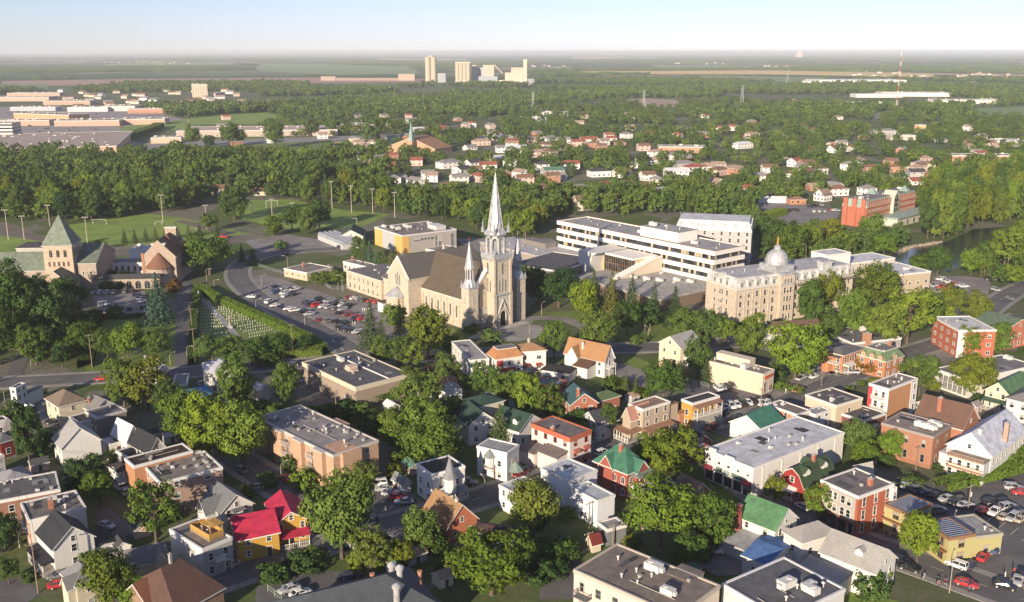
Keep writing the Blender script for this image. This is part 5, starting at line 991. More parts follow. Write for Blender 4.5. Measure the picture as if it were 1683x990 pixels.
b = shell('house', 'red brick house with teal gable roof and green porch', ['22', (322, 420), (385, 488), (535, 452)], 6.4, 'gable', 3.0, 'x', BR1, (.07, .15, .16), rkind='metal'); openings(b, 2, 'FR', 1, 1.5, step=3); chimney(b, .9, .3, 6, 10.6, .8); porch(b, 'R', .5, b.d-.5, 2.2, 3, M('metal', (.05, .10, .08)), 4)
b = shell('house', 'red brick house end with green ivy covered hip roof beside a bare pole', ['22', (515, 430), (560, 470), (700, 430)], 5.4, 'hip', 1.6, wall=BR1, rc=(.10, .15, .07)); openings(b, 1, 'FR')
b = shell('apartment_house', 'pinkish white three storey house with grey roof and orange red fascia', ['22', (132, 612), (380, 706), (530, 658)], 9.2, wall=stu(.66, .57, .53), rc=(.18, .155, .145), trim=(.40, .12, .07), par=.9); openings(b, 3, 'FR', 1.0, 1.3, step=2.8, fh=2.8); chimney(b, .5, .1, 4, 10, .9, M('brick', (.4, .16, .09))); lean(b, 'F', b.w*.45, b.w*.95, 5.6, 4, .9, M('shingle', (.17, .145, .14))); lean(b, 'F', .2, b.w*.42, 4.6, 5, .7, M('shingle', (.15, .13, .125)))
for u in (.3, .75): awning(b, 'R', b.d*u-1.1, b.d*u+1.1, 5.6, .8, M('plain', (.36, .11, .07))); awning(b, 'R', b.d*u-1.3, b.d*u+1.3, 2.9, 1.2, M('plain', (.2, .05, .04)))
BLW = sid(.66, .68, .72)
b = shell('building', 'long blue white flat roofed building behind the three storey pinkish house', ['32', (192, 118), (382, 200), (585, 140)], 7.6, wall=BLW, rc=(.50, .54, .58), cat='building'); vents(b, 2, 7.5)
b = shell('building', 'blue white flat roofed rear block with blank wall above a dark yard', ['32', (382, 235), (556, 328), (702, 306)], 6.6, wall=BLW, rc=(.46, .50, .54), cat='building'); vents(b, 1, 6.5); window(b, 'F', b.w*.45, 1.2, .7, .9); window(b, 'F', b.w*.45, 4, .7, .9)
b = shell('house', 'small white house with pale blue roof left of the blue white buildings', [(826, 795), (852, 814), (893, 799)], 6, wall=BLW, rc=(.5, .53, .57)); openings(b, 2, 'FR', .9, 1.3, step=3)
b = shell('shed', 'cream garden shed with dark red gable roof in the dark yard', [(966, 886), (974, 893), (988, 889)], 2.4, 'gable', 1.5, 'y', CREAM, (.16, .03, .025), cat='shed')
b = shell('garage', 'grey block garage with pale flat roof beside the blue white block', ['32', (528, 470), (620, 512), (742, 480)], 4, wall=stu(.17, .175, .19), rc=(.30, .29, .29), cat='garage')
b = shell('house', 'red brick house with wide green hip roof and white veranda', ['32', (535, 68), (748, 152), (970, 126)], 7, 'hip', 4.4, wall=brk(.30, .07, .045), rc=(.075, .21, .14), rkind='metal'); openings(b, 2, 'FR', 1.0, 1.8, step=2.6, style='arch'); chimney(b, .55, .4, 9, 12.2, .8, M('brick', (.4, .12, .07))); wing(b, -b.w*.3, -b.d*.55, b.w*.1, 0, 7.02, 3.0, 'y'); wing(b, 0, -b.d*.2, b.w*.6, b.d*.35, 7.02, 2.4, 'x'); porch(b, 'R', b.d*.2, b.d-.3, 2.6, 6.2, M('metal', (.25, .29, .27)), 4, 3.4); porch(b, 'R', b.d*.2, b.d-.3, 2.5, 3.0, WHITE, 4, .4)
b = shell('house', 'taupe house with brown flat roof, gabled bay and columned porch', ['22', (765, 482), (850, 522), (1022, 470)], 9, wall=sid(.42, .34, .26), rc=(.27, .18, .125), trim=(.68, .66, .6)); openings(b, 3, 'FR', 1, 1.5, step=2.8, fh=2.9); wing(b, -b.w*.35, -b.d/2-3, b.w*.2, 0, 6.4, 3.0, 'y', M('shingle', (.42, .22, .17))); porch(b, 'R', 0, b.d, 2.4, 3.1, M('shingle', (.28, .16, .10)), 6, .5); porch(b, 'F', 0, b.w, 5.6, 3.1, M('shingle', (.28, .16, .10)), 6, .5); wing(b, -b.w*.5, b.d*.3, b.w*.4, b.d*.5+4, 7.6)
m = MB(); wbox(m, b, 'R', .3, b.d-.3, .3, 2.9, .004, .06); m.build('brick_base', M('brick', (.34, .12, .08)), b.root)
b = shell('house', 'ochre sided house with dark flat roof and white two level gallery', ['22', (1088, 458), (1168, 483), (1340, 434)], 8, wall=sid(.52, .29, .075), rc=(.05, .045, .045)); openings(b, 2, 'FR', 1, 1.6, step=2.6); balcony(b, 'R', b.d*.5, 4.2, b.d*.92, 1.8, posts=True); lean(b, 'F', .2, b.w*.3, 5, 2, .5, M('shingle', (.25, .12, .08)), M('brick', (.4, .2, .12))); porch(b, 'R', .3, b.d-.3, 1.7, 7, M('shingle', (.3, .17, .11)), 5, 4.22, .3, False)
b = shell('house', 'small grey gable house squeezed behind the taupe porch house', ['22', (480, 560), (560, 620), (690, 580)], 5, 'gable', 2.8, 'y', sid(.4, .42, .44), (.06, .065, .075)); openings(b, 2, 'FR')
b = shell('house', 'dark gable roofed house with red trim half hidden by a tree before the storefront', ['22', (1000, 690), (1165, 760), (1290, 720)], 4.6, 'gable', 2.8, 'x', brk(.3, .08, .06), (.045, .045, .05)); openings(b, 1); wing(b, b.w*.2, -b.d*.6, b.w*.5, 0, 4.6, 2.2, 'y', M('metal', (.6, .6, .62)))
b = shell('house', 'cream house with pale grey gable roof beside the main road bend', ['22', (957, 84), (1092, 122), (1222, 80)], 7, 'gable', 3, 'y', CREAM, (.34, .33, .32)); openings(b, 2, 'FR', .9, 1.2, step=3.6); wing(b, b.w*.5, -b.d*.3, b.w*.5+9, b.d*.5, 5.4, 0, roof=M('membrane', (.13, .13, .14)), wall=M('siding', (.68, .66, .62)))
m = MB(); wbox(m, b, 'F', b.w*.7, b.w*.98, -.3, 3.2, 4, 8); m.build('garden_shed', M('stucco', (.5, .38, .24)), b.root)
b = shell('shop', 'beige flat roofed commercial block with a red sign band', ['22', (1225, 198), (1622, 296), (1762, 280)], 7, wall=stu(.58, .48, .37), rc=(.23, .22, .21), trim=(.6, .52, .42), cat='shop'); vents(b, 9, 6.9, 3, ac=2); 
for k in 'FR':
    ln = wf(b, k)[6]
    if k == 'R':
        m = MB(); wbox(m, b, k, 1, ln-1, 5.0, 6.2, .003, .25); m.build('sign_band', M('plain', (.52, .10, .04)), b.root); m = MB(); wbox(m, b, k, .6, ln-.6, 4.75, 4.98, .003, .3); wbox(m, b, k, .6, ln-.6, 6.22, 6.4, .003, .3); m.build('sign_frame', WHITE, b.root)
        for i in range(int(ln/2.6)): window(b, k, ln*(i+.5)/int(ln/2.6), .6, 1.9, 3.3, 'pair')
block_on(b, -b.w*.35, b.d*.0, b.w*.2, b.d*.48, 6.9, 9.2, 'upper_wall', b.wall, b.trim, b.roof)
b = shell('barn', 'white barn with teal green gable roof beside the long white store', ['22', (1462, 572), (1622, 660), (1760, 590)], 4.6, 'gable', 3.2, 'y', OFFW, (.07, .22, .16), cat='barn', rkind='metal')
# long white store
b = shell('store', 'long white flat roofed store with maroon awnings and an oval sign', [(1159.4, 738), (1238.6, 770), (1387.6, 711)], 8, wall=stu(.66, .63, .60), rc=(.56, .57, .60), cat='shop', trim=(.68, .66, .63)); vents(b, 9, 7.9, 3, (0, 1, 2, 1)); ln = b.w
for i in range(5):
    if i in (0, 4): awning(b, 'F', ln*(i*.2+.02), ln*(i*.2+.17), 4.2, 1.3, M('plain', (.20, .03, .05)))
    window(b, 'F', ln*(i*.2+.1), .5, ln*.14, 2.4, 'grid', DARK)
    window(b, 'F', ln*(i*.2+.1), 5.4, .8, .6, 'plain')
m = MB(); wbox(m, b, 'F', 0, ln*.22, 7.8, 8.9, -.3, .16); wbox(m, b, 'F', ln*.42, ln*.6, 7.8, 8.6, -.3, .16); m.build('stepped_parapet', b.wall, b.root)
p = wpt(b, 'F', ln*.48, 4.1, .15); m = MB(); m.loft([[(p[0]+1.5*math.cos(a*math.pi/8), p[1]-e, p[2]+.8*math.sin(a*math.pi/8)) for a in range(16)] for e in (-.15, .1)]); s = m.build('oval_sign', WHITE, b.root); m = MB(); m.loft([[(p[0]+1.25*math.cos(a*math.pi/8), p[1]-e, p[2]+.6*math.sin(a*math.pi/8)) for a in range(16)] for e in (.1, .12)]); m.build('sign_face', M('plain', (.25, .3, .3)), s)
m = MB(); wbox(m, b, 'F', ln*.25, ln*.8, 3.5, 4.6, .003, .12); m.build('fascia_board', M('plain', (.12, .17, .14)), b.root)
for i in range(5): m = MB(); wbox(m, b, 'R', b.d*(i+.5)/5-.25, b.d*(i+.5)/5+.25, -.3, 7.6, .003, .12); m.build('pilaster', b.wall, b.root)
b = shell('house', 'house with dark blue roof behind the big twin trees', ['32', (905, 225), (1000, 262), (1115, 225)], 5, 'hip', 1.6, wall=OFFW, rc=(.05, .075, .13)); openings(b, 1, 'FR')
b = shell('house', 'brick house with brown shingle roof and white gable trim facing the storefront', ['32', (1040, 235), (1165, 300), (1310, 275)], 4.6, 'gable', 2.8, 'x', brk(.36, .14, .08), (.19, .135, .10)); openings(b, 1, 'FR'); wing(b, -b.w*.4, -b.d*.62, 0, 0, 4.6, 2.2, 'y')
# --- right
b = shell('house', 'low orange brick flat roofed building beside the long white store', ['23', (42, 484), (237, 552), (332, 528)], 6, wall=brk(.45, .18, .09), rc=(.23, .19, .18)); openings(b, 2, 'FR', .9, 1.5, step=2.6); vents(b, 3, 5.9)
b = shell('building', 'small pale blue block between orange brick building and beige hall', ['23', (300, 520), (352, 552), (446, 520)], 5.4, wall=sid(.6, .63, .68), rc=(.30, .31, .33), cat='building'); vents(b, 1, 5.3); openings(b, 2, 'R')
b = shell('building', 'beige two storey hall with dark flat roof and white edge', ['23', (252, 434), (486, 494), (652, 444)], 7, wall=stu(.55, .46, .35), rc=(.12, .11, .11), trim=(.66, .62, .55), cat='building'); vents(b, 4, 6.9, 1, (0, 0, 2)); openings(b, 2, 'FR', 1, 1.2, step=6)
b = shell('apartment_house', 'tall ochre brick house with white gallery front and red corner strip', ['23', (690, 353), (823, 388), (1005, 318)], 10.5, wall=brk(.46, .23, .11), rc=(.28, .24, .22)); vents(b, 6, 10.4)
m = MB(); wbox(m, b, 'F', 0, b.w, -.2, 10.1, .003, .1); m.build('white_front', M('siding', (.66, .65, .64)), b.root); m = MB(); wbox(m, b, 'F', .1, 1.3, 3.4, 9.8, .103, .25); m.build('red_strip', M('plain', (.50, .05, .06)), b.root)
for j in range(3): balcony(b, 'F', b.w*.55, .6+j*3.2, b.w*.6, 1.6, posts=j == 0); window(b, 'F', b.w*.75, .9+j*3.2, 1, 1.9, o=.103); window(b, 'F', b.w*.4, .9+j*3.2, 1, 1.9, o=.103)
m = MB(); wbox(m, b, 'R', b.d*.78, b.d, -.2, 10.1, .003, .12); m.build('white_end', M('siding', (.66, .65, .64)), b.root)
for j in range(3): window(b, 'R', b.d*.9, 1.2+j*3.2, 1.1, 1.5, o=.123)
b = shell('building', 'low dark roofed maroon brick annex below the tall ochre brick house', ['23', (495, 550), (662, 592), (800, 541)], 4, wall=brk(.16, .05, .045), rc=(.09, .088, .09), cat='building'); vents(b, 3, 3.9)
b = shell('hall', 'brown brick flat roofed hall with rooftop fans', ['23', (775, 603), (1105, 693), (1272, 630)], 9, wall=brk(.34, .15, .09), rc=(.26, .22, .195), cat='building', trim=(.3, .26, .24)); openings(b, 2, 'FR', .9, 2.0, step=4.5, fh=4, z0=1.4); vents(b, 1, 8.9, 6, ac=1); [link('roof_vent', vent_mesh(3), b.roof, (b.w*.28, -b.d*.1+i*3, 8.9)) for i in range(2)]; door_on(b, 'R', .12)
b = shell('hall', 'brown shingled gable roofed brick hall with chimney behind the flat brick hall', ['23', (985, 560), (1290, 640), (1410, 575)], 8, 'gable', 5, 'x', brk(.36, .15, .085), (.155, .09, .068), cat='building'); chimney(b, .42, .25, 9, 14, 1.1); openings(b, 2, 'R', step=4); dormer(b, 'R', b.d*.5, 9.6, 1.6, 1, 2, -1)
b = shell('inn', 'white inn with silver blue gable roof and timber rail balconies', ['23', (1200, 728), (1478, 812), (1700, 650)], 7, 'gable', 4.6, 'y', OFFW, (.60, .62, .70), rkind='metal', cat='building'); openings(b, 2, 'FR', .95, 1.5, step=2.9); chimney(b, .93, .45, 7, 12.5, 1.1, M('brick', (.4, .27, .2))); chimney(b, .6, .12, 7, 12, .8, WHITE)
TIM = M('plain', (.45, .30, .2)); wing(b, -b.w*.3, -b.d/2-4, b.w*.48, -b.d/2, 5.8, 0, roof=M('membrane', (.3, .26, .24)));
for z in (3.0, 5.95): m = MB(); m.box(-b.w*.3-.1, -b.d/2-5.2, z, b.w*.5, -b.d/2-4.0, z+.15); o = m.build('balcony', TIM, b.root); m = MB(); [m.box(-b.w*.3+b.w*.78*i/20, -b.d/2-5.2, z+.15, -b.w*.3+b.w*.78*i/20+.08, -b.d/2-5.12, z+1.1) for i in range(21)]; m.box(-b.w*.3, -b.d/2-5.24, z+1.1, b.w*.5, -b.d/2-5.08, z+1.2); m.build('railing', TIM, o)
for i in range(4): window(b, 'F', b.w*(.25+i*.2), 1.0, .95, 1.4, o=4.003); window(b, 'F', b.w*(.25+i*.2), 3.6, .95, 1.5, o=4.003)
wing(b, -b.w*.62, -b.d/2-1, -b.w*.3, -b.d/2+4, 4.4)
b = shell('house', 'brick house with pale green mansard roof and four front dormers', ['23', (612, 168), (800, 212), (917, 172)], 6.2, 'mansard', 2.6, wall=brk(.42, .18, .09), rc=(.20, .28, .16), rkind='metal', top=1.7); openings(b, 2, 'FR', 1.1, 1.5, 'pair', step=3.4); b.dwall = M('brick', (.42, .18, .09)); chimney(b, .6, .8, 8, 10.6, .9); vents(b, 3, 9, 1, (0, 0))
for k in 'FR':
    for f in (.2, .5, .8) if k == 'F' else (.5,): dormer(b, k, wf(b, k)[6]*f, 6.2, 1.7, 1.3, 1.6, .15)
b = shell('house', 'orange brick house with dark hip roof, round turret and white gallery', ['23', (412, 140), (530, 172), (655, 128)], 6.6, 'hip', 1.6, wall=brk(.42, .18, .085), rc=(.13, .125, .13)); openings(b, 2, 'FR', 1.1, 1.6, step=3); balcony(b, 'F', b.w*.6, 3.5, b.w*.6, 2, posts=True, roof=b.rmat); m = MB(); p = wpt(b, 'F', b.w*.2, 0, .6); m.lathe(p[0], p[1], [(1.8, 0), (1.8, 6.8)], 10); tt = m.build('turret', b.wall, b.root); m = MB(); m.lathe(p[0], p[1], [(2.1, 6.8), (1.5, 8.2), (.05, 9.6)], 10); m.build('turret_roof', b.rmat, tt); porch(b, 'R', .5, b.d*.6, 2, 3, WHITE, 4)
b = shell('building', 'large low grey flat roofed building behind the mansard brick house', ['23', (370, 10), (590, 95), (900, 60)], 5, wall=stu(.3, .29, .28), rc=(.17, .165, .17), cat='building'); vents(b, 3, 4.9, 1, ac=2); chimney(b, .97, .3, 3, 8, 2.2, M('brick', (.42, .2, .12))); openings(b, 1, 'FR', step=4)
b = shell('house', 'white house with brown gable roof hiding behind the big round tree', spec=(*at(1299, 566).xy, R(12), 20, 9), h=6, roof='gable', rise=3.2, ridge='x', wall=OFFW, rc=(.13, .085, .065)); openings(b, 2); wing(b, -b.w/2-2, -b.d*.3, -b.w/2+3, b.d*.3, 6, 2.6, 'y')
b = shell('apartment_block', 'red brick apartment block with white roof above a sloping lot', ['13', (1106, 858), (1266, 946), (1476, 926)], 10, wall=brk(.42, .12, .065), rc=(.58, .58, .59), cat='building'); openings(b, 3, 'FR', 1.3, 1.2, 'pair', step=4.2); vents(b, 2, 9.9); m = MB(); wbox(m, b, 'R', 0, 2.4, -.3, 9.6, .003, .15); m.build('white_strip', WHITE, b.root)
b = shell('apartment_block', 'brick block with sage green gable roof at the right edge', ['13', (1400, 880), (1560, 945), (1760, 905)], 7.6, 'gable', 3.0, 'x', brk(.42, .14, .08), (.16, .22, .155), cat='building', rkind='metal'); openings(b, 2, 'FR', 1.2, 1.4, step=3.4)
b = shell('building', 'wide grey flat roofed building with white lattice windows at the right edge', ['23', (1118, 255), (1330, 330), (1760, 235)], 6, wall=stu(.62, .60, .56), rc=(.20, .19, .19), cat='building'); vents(b, 2, 5.9, 3, ac=2); ln = b.w
for i in range(7): window(b, 'F', ln*(i+.5)/7, .6, ln/7-.3, 4.4, 'grid')
b = shell('house', 'cream house with long green porch roof near the right edge', ['23', (1440, 385), (1592, 425), (1740, 350)], 5.8, 'gable', 3.0, 'y', CREAM, (.12, .22, .12), rkind='metal'); openings(b, 2, 'FR', .9, 1.4, step=2.6); porch(b, 'F', .2, b.w-.2, 2.2, 3.1, M('metal', (.08, .14, .10)), 6)
b = shell('house', 'white clapboard house with grey roof at the right border', ['23', (1582, 440), (1720, 480), (1820, 420)], 6.4, 'hip', 1.8, wall=OFFW, rc=(.19, .18, .18)); openings(b, 2, 'F', 1.1, 1.6, step=2.4); 
b = shell('house', 'red barn shaped house with dark green roof and white dormers', ['33', (140, 172), (275, 235), (475, 145)], 4.4, 'gambrel', 3.8, 'y', sid(.28, .035, .03), (.045, .075, .04)); openings(b, 1, 'FR', 1, 1.4, step=3); window(b, 'F', b.w*.5, 4.6, 1.1, 1.3); chimney(b, .55, .6, 7, 9.6, .8); b.dwall = M('siding', (.7, .68, .65))
for f in (.2, .75): dormer(b, 'R', b.d*f, 5.6, 2.6, 1.5, 2.2, -.9)
for f in (.4,): dormer(b, 'L', b.d*f, 5.6, 2.6, 1.5, 2.2, -.9)
porch(b, 'F', b.w*.2, b.w*.7, 1.6, 2.6, WHITE, 2, .3, .8)
b = shell('shop_house', 'red brick three storey shop house with grey flat roof and white quoin windows', ['33', (366, 198), (628, 299), (852, 216)], 10, wall=brk(.38, .095, .045), rc=(.20, .175, .165), cat='building'); openings(b, 3, 'R', 1, 2.2, step=4, fh=3.1, skip=()); chimney(b, .75, .6, 9.8, 11.6, 1.0); vents(b, 4, 9.9, 2)
m = MB(); wbox(m, b, 'F', b.w*.06, b.w*.94, 3.6, 9.3, .003, .1); m.build('grey_panel', M('siding', (.40, .37, .34)), b.root)
for z in (4.2, 7.0):
    for f in (.28, .42, .62, .78): window(b, 'F', b.w*f, z, 1, 1.7, o=.103)
m = MB(); wbox(m, b, 'F', 0, b.w, 3.1, 3.6, .003, .5); m.build('shop_cornice', M('plain', (.22, .09, .06)), b.root)
for f in (.15, .38, .62, .86): window(b, 'F', b.w*f, .4, b.w*.17, 2.4, 'pair', DARK)
m = MB(); wbox(m, b, 'R', b.d*.9, b.d+.1, -.3, 9.6, .003, .9); m.build('white_bay', M('siding', (.7, .68, .64)), b.root); window(b, 'R', b.d*.95, 6.8, 1, 1.7, o=.903)
b = shell('house', 'low white gabled annex with pale roof behind red brick shop house', ['33', (540, 178), (610, 190), (720, 165)], 5, 'gable', 3.4, 'y', OFFW, (.42, .40, .37))
OLV = stu(.40, .36, .17); SOLAR = M('metal', (.06, .085, .15), .3)
for lab, pts, n in (('olive shop with blue and white striped panel roof beside brick shop house', ['33', (778, 352), (946, 408), (1098, 343)], 11), ('olive shop house with striped panel roof, rust trim and shopfront behind round tree', ['33', (1042, 455), (1206, 564), (1326, 508)], 9)):
    b = shell('shop', lab, pts, 6.4, wall=OLV, rc=(.33, .34, .37), trim=(.25, .14, .08), cat='shop', par=.3)
    openings(b, 2, 'FR', 1.3, 1.7, step=3.4, style='pair'); ax = 'x'
    for i in range(n): m = MB(); x0 = -b.w/2+.5+(b.w-1)*i/n; m.box(x0+.08, -b.d/2+.5, 6.42, x0+(b.w-1)/n*.55, b.d/2-.5, 6.5); m.build('roof_panel', SOLAR, b.roof)
    m = MB(); wbox(m, b, 'F', 0, b.w, 3.1, 3.4, .003, .9); m.build('canopy', M('plain', (.24, .12, .06)), b.root)
    m = MB(); m.box(-b.w/2+.2, -b.d/2+.2, 6.28, b.w/2-.2, b.d/2-.2, 6.415); m.build('white_membrane', M('membrane', (.62, .62, .64)), b.roof)
b = shell('building', 'grey flat roofed olive annex beside the right hand car park', ['33', (1175, 432), (1352, 556), (1500, 500)], 4.8, wall=OLV, rc=(.33, .33, .33), cat='building', trim=(.35, .33, .26)); vents(b, 2, 4.7); openings(b, 1, 'R', 1.2, 1.5, step=4)
b = shell('house', 'white walled house with fresh green gable roof and tall brick chimney', [(1213, 847), (1273.7, 871), (1314, 851)], 6, 'gable', 3.6, 'x', OFFW, (.12, .26, .13), rkind='metal'); openings(b, 2, 'FR', 1, 1.5, step=3.4); p = wpt(b, 'F', b.w*.1, 0, 1.2); m = MB(); m.box(p[0]-.5, p[1]-.5, -.2, p[0]+.5, p[1]+.5, 9); m.box(p[0]-.6, p[1]-.6, 9.003, p[0]+.6, p[1]+.6, 9.3); m.build('chimney', M('brick', (.36, .1, .06)), b.root)
lean(b, 'F', b.w*.02, b.w*.9, 3.4, 7, .5, M('membrane', (.36, .37, .38)))
b = shell('house', 'pale house with grey shingle hip roof and outside stair beside blue roof', ['33', (108, 532), (268, 590), (482, 525)], 7, 'hip', 2.2, wall=OFFW, rc=(.32, .30, .285)); openings(b, 2, 'FR', 1, 1.3, step=3.4); m = MB(); [wbox(m, b, 'F', b.w*.3+i*.5, b.w*.3+i*.5+.55, 3.6-i*.36, 3.72-i*.36, .2, 1.3) for i in range(10)]; m.build('outside_stairs', WHITE, b.root)
b = shell('house', 'low house with bright blue sheet roof beside the pale grey hip house', ['33', (-70, 640), (40, 730), (225, 600)], 4.2, 'gable', 1.2, 'x', OFFW, (.10, .20, .42), rkind='metal'); openings(b, 1, 'FR')
b = shell('house', 'large pale house with grey shingle gable roof and ivy on its white end wall', ['33', (385, 645), (735, 782), (905, 697)], 6.2, 'gable', 3.4, 'x', OFFW, (.34, .325, .305)); IVB = b; openings(b, 2, 'R', 1, 1.4, step=4); dormer(b, 'F', b.w*.62, 7.4, 1.6, 1.0, 2, -1.6); lean(b, 'F', -2, b.w*.6, 4.6, 7, 1, M('shingle', (.33, .325, .32)))
# --- bottom edge
b = shell('house', 'brick cottage with orange brown cross gable roof beside the turret house', ['31', (1068, 395), (1230, 500), (1490, 470)], 4, 'gable', 4.4, 'x', brk(.42, .13, .06), (.33, .20, .105)); openings(b, 1, 'FR', 1, 1.4, step=4); wing(b, -b.w*.15, -b.d*.6, b.w*.3, 0, 4, 3.6, 'y'); chimney(b, .8, .5, 6, 9, .5, WHITE)
b = shell('house', 'white house with low maroon hip roof right of the brick cottage', ['31', (1395, 520), (1655, 560), (1812, 530)], 6, 'hip', 1.0, wall=OFFW, rc=(.085, .045, .045)); openings(b, 2, 'FR', .9, 1.4, step=3)
b = shell('large_building', 'large building under a slate grey hip roof with steel vents at the bottom edge', ['31', (60, 990), (985, 758), (1400, 925)], 7, 'hip', 4.2, wall=stu(.4, .38, .35), rc=(.085, .095, .105), cat='building'); wing(b, b.w*.2, b.d*.1, b.w*.55, b.d*.4, 6.6, 2.6, 'x'); openings(b, 2, 'FR', step=4)
for px, py, k in ((644, 944, 1), (657, 949, 1), (652, 980, 1), (612, 952, 0), (690, 948, 0), (555, 978, 0)): m = MB(); v = at(px, py, 9.6); v.x -= b.loc[0]; v.y -= b.loc[1]; v.z = 0; v.rotate(Matrix.Rotation(-b.rz, 3, 'Z')); x, y = v.x, v.y; m.lathe(x, y, [(.6, 7.5), (.6, 11.2), (.85, 11.3), (.85, 11.7), (.2, 12.2)] if k else [(.35, 7.5), (.35, 10.4), (.5, 10.5), (.5, 10.8)], 12); m.build('roof_chimney', CHROME if k else M('plain', (.4, .2, .13)), b.roof)
b = shell('apartment_block', 'tall flat roofed apartment block with white and orange corner at the bottom edge', ['32', (405, 770), (1080, 1070), (1475, 925)], 11, wall=stu(.62, .53, .43), rc=(.21, .175, .15), trim=(.46, .40, .34), cat='building'); vents(b, 9, 10.9, 6, (0, 0, 1), 2.5, ac=2); openings(b, 3, 'FL', 1.2, 1.7, step=3.6, fh=3.2)
for k in 'FL':
    for z in (3.6, 6.8): balcony(b, k, wf(b, k)[6]*.05+1.6, z, 3.2, 1.8, M('plain', (.12, .12, .13)))
wing(b, b.w*.1, b.d*.3, b.w*.3, b.d/2+2, 10.95, 0, roof=M('membrane', (.2, .17, .15)))
b = shell('apartment_block', 'grey flat roofed block with white edge and air conditioners at the bottom edge', [(1398, 964), (1288.6, 916.2), (1187.5, 959.7)], 9, wall=stu(.55, .54, .53), rc=(.13, .13, .145), cat='building', trim=(.6, .6, .62)); vents(b, 4, 8.9, 6, (1, 1, 0), 2.5, ac=3)
def ivy(b, k, u0, u1, z0, z1, label):
    n = int((u1-u0)*(z1-z0)*30); u = nrng.uniform(u0, u1, n); z = z0+(z1-z0)*nrng.random(n)**1.3*np.clip(1.3-(u-u0)/(u1-u0), .1, 1); ox, oy, dx, dy, nx, ny, ln = wf(b, k); o = nrng.uniform(.02, .35, n)
    V, T_ = quads(np.stack([ox+dx*u+nx*o, oy+dy*u+ny*o, z], 1), np.array([[nx, ny, .3]])+nrng.normal(size=(n, 3))*.5, np.full(n, .2), np.clip(nrng.normal(.4, .2, n), 0, 1)); q = link('climbing_ivy', qmesh('climbing_ivy', V, T_, LEAF), None, b.loc, b.rz); tag(q, label, 'ivy')
# ------------------------------------------------------------ labels that say what a thing stands beside
PEND = []
ORD = ['first', 'second', 'third', 'fourth', 'fifth', 'sixth', 'seventh', 'eighth', 'ninth', 'tenth']
def ordw(i): return ORD[i] if i < 10 else str(i+1)+('th' if (i+1) % 10 not in (1, 2, 3) or 10 < (i+1) % 100 < 14 else ('st', 'nd', 'rd')[i % 10])
def near_rel(p, skip=None):
    px, py = proj(p); best = None
    for ph, lx, ly, c, r in BLD:
        if skip and ph == skip: continue
        d = max(0, (c-Vector((p[0], p[1]))).length-r) + abs(px-lx)*.02
        if best is None or d < best[0]: best = (d, ph, lx, c, r)
    _, ph, lx, c, r = best; dx = (px-lx)/ppm((c.x, c.y, 0)); dy = p[1]-c.y
    if abs(dx) > abs(dy)*.8: w = 'right of' if dx > 0 else 'left of'
    else: w = 'behind' if dy > 0 else 'before'
    return w+' '+ph
def pend(o, desc, p, rel=None, skip=None): PEND.append((o, desc, rel or near_rel(p, skip), proj(p)[0]))
def settle():
    g = {}
    for o, d, r, x in PEND: g.setdefault((d, r), []).append((x, o))
    for (d, r), L in g.items():
        L.sort(key=lambda t: t[0]); n = len(L)
        for i, (x, o) in enumerate(L):
            if n == 1: o['label'] = f'{d} {r}'
            elif n == 2: o['label'] = f"{d} {r}, {('left', 'right')[i]} one"
            else: o['label'] = f'{d} {r}, {ordw(i)} from left'
# ------------------------------------------------------------ the middle distance
def fshell(name, label, px, py, w, d, h, ang, roof='flat', rise=2.2, wall=('stucco', (.6, .57, .52)), rc=(.25, .22, .2), cat='building', n=0, rows=1, trim=(.6, .58, .54), rkind=None):
    p = at(px, py); b = shell(name, label or 'pending', spec=(p.x, p.y, R(ang), w, d), h=h, roof=roof, rise=rise, wall=wall, rc=rc, cat=cat, trim=trim, far=True, par=.5, rkind=rkind)
    if label is None: BLD.pop()
    if n:
        for k in 'FRL':
            if faces_cam(b, k): openings(b, rows, k, 1.5, 1.4, 'plain', step=n, fh=3.2)
    if roof == 'flat' and w*d > 250: vents(b, min(16, int(w*d/160)), h-.1, int(px), (2, 3, 3), 3)
    return b
PK = (.52, .41, .34)
b = fshell('brick_church', 'tan brick church with a wide orange brown roof beyond the wood', 690, 250, 34, 60, 6, 62, 'gable', 11, brk(.46, .28, .17), (.34, .19, .105), 'church', ); m = MB(); m.box(-26, -8, 0, -20, -2, 14); m.lathe(-23, -5, [(3.6, 14), (.1, 34)], 4, 1, math.pi/4); m.build('steeple', [b.wall, M('metal', (.30, .42, .40))], b.root)
fshell('school', 'long pale flat roofed school with many roof units beyond the left wood', 430, 221, 200, 70, 8, 6, wall=stu(.42, .355, .30), rc=PK, n=9)
fshell('school', 'flat roofed school wing with blue glass beside the tall roadside trees', 600, 214, 70, 34, 9, 8, wall=stu(.5, .44, .4), rc=(.38, .36, .36), n=7)
fshell('depot', 'low tan depot with a flat roof at the field corner', 275, 235, 34, 18, 7, 12, wall=stu(.5, .4, .3), rc=(.4, .34, .3))
fshell('mall', 'low orange walled shop at the near corner of the mall', 12, 262, 40, 26, 8, 8, wall=stu(.58, .34, .18), rc=(.4, .3, .24))
fshell('office_tower', 'white office tower with dark window bands at the left edge', 4, 232, 36, 30, 22, 8, wall=stu(.66, .63, .6), rc=(.5, .48, .46))
b_ = BLD[-1]
o_ = [o for o in bpy.data.objects if o.name == 'office_tower'][0]
for j in range(5): m = MB(); m.box(-18.15, -15.15, 3+j*4, 18.15, 15.15, 4.8+j*4); m.build('ribbon_window', GLASS, o_)
b = fshell('mall', 'sprawling flat brown mall roof dotted with white units', 78, 243, 165, 200, 9, 16, wall=stu(.5, .34, .24), rc=(.44, .35, .30)); vents(b, 40, 7.9, 8, (2, 3, 3), 4)
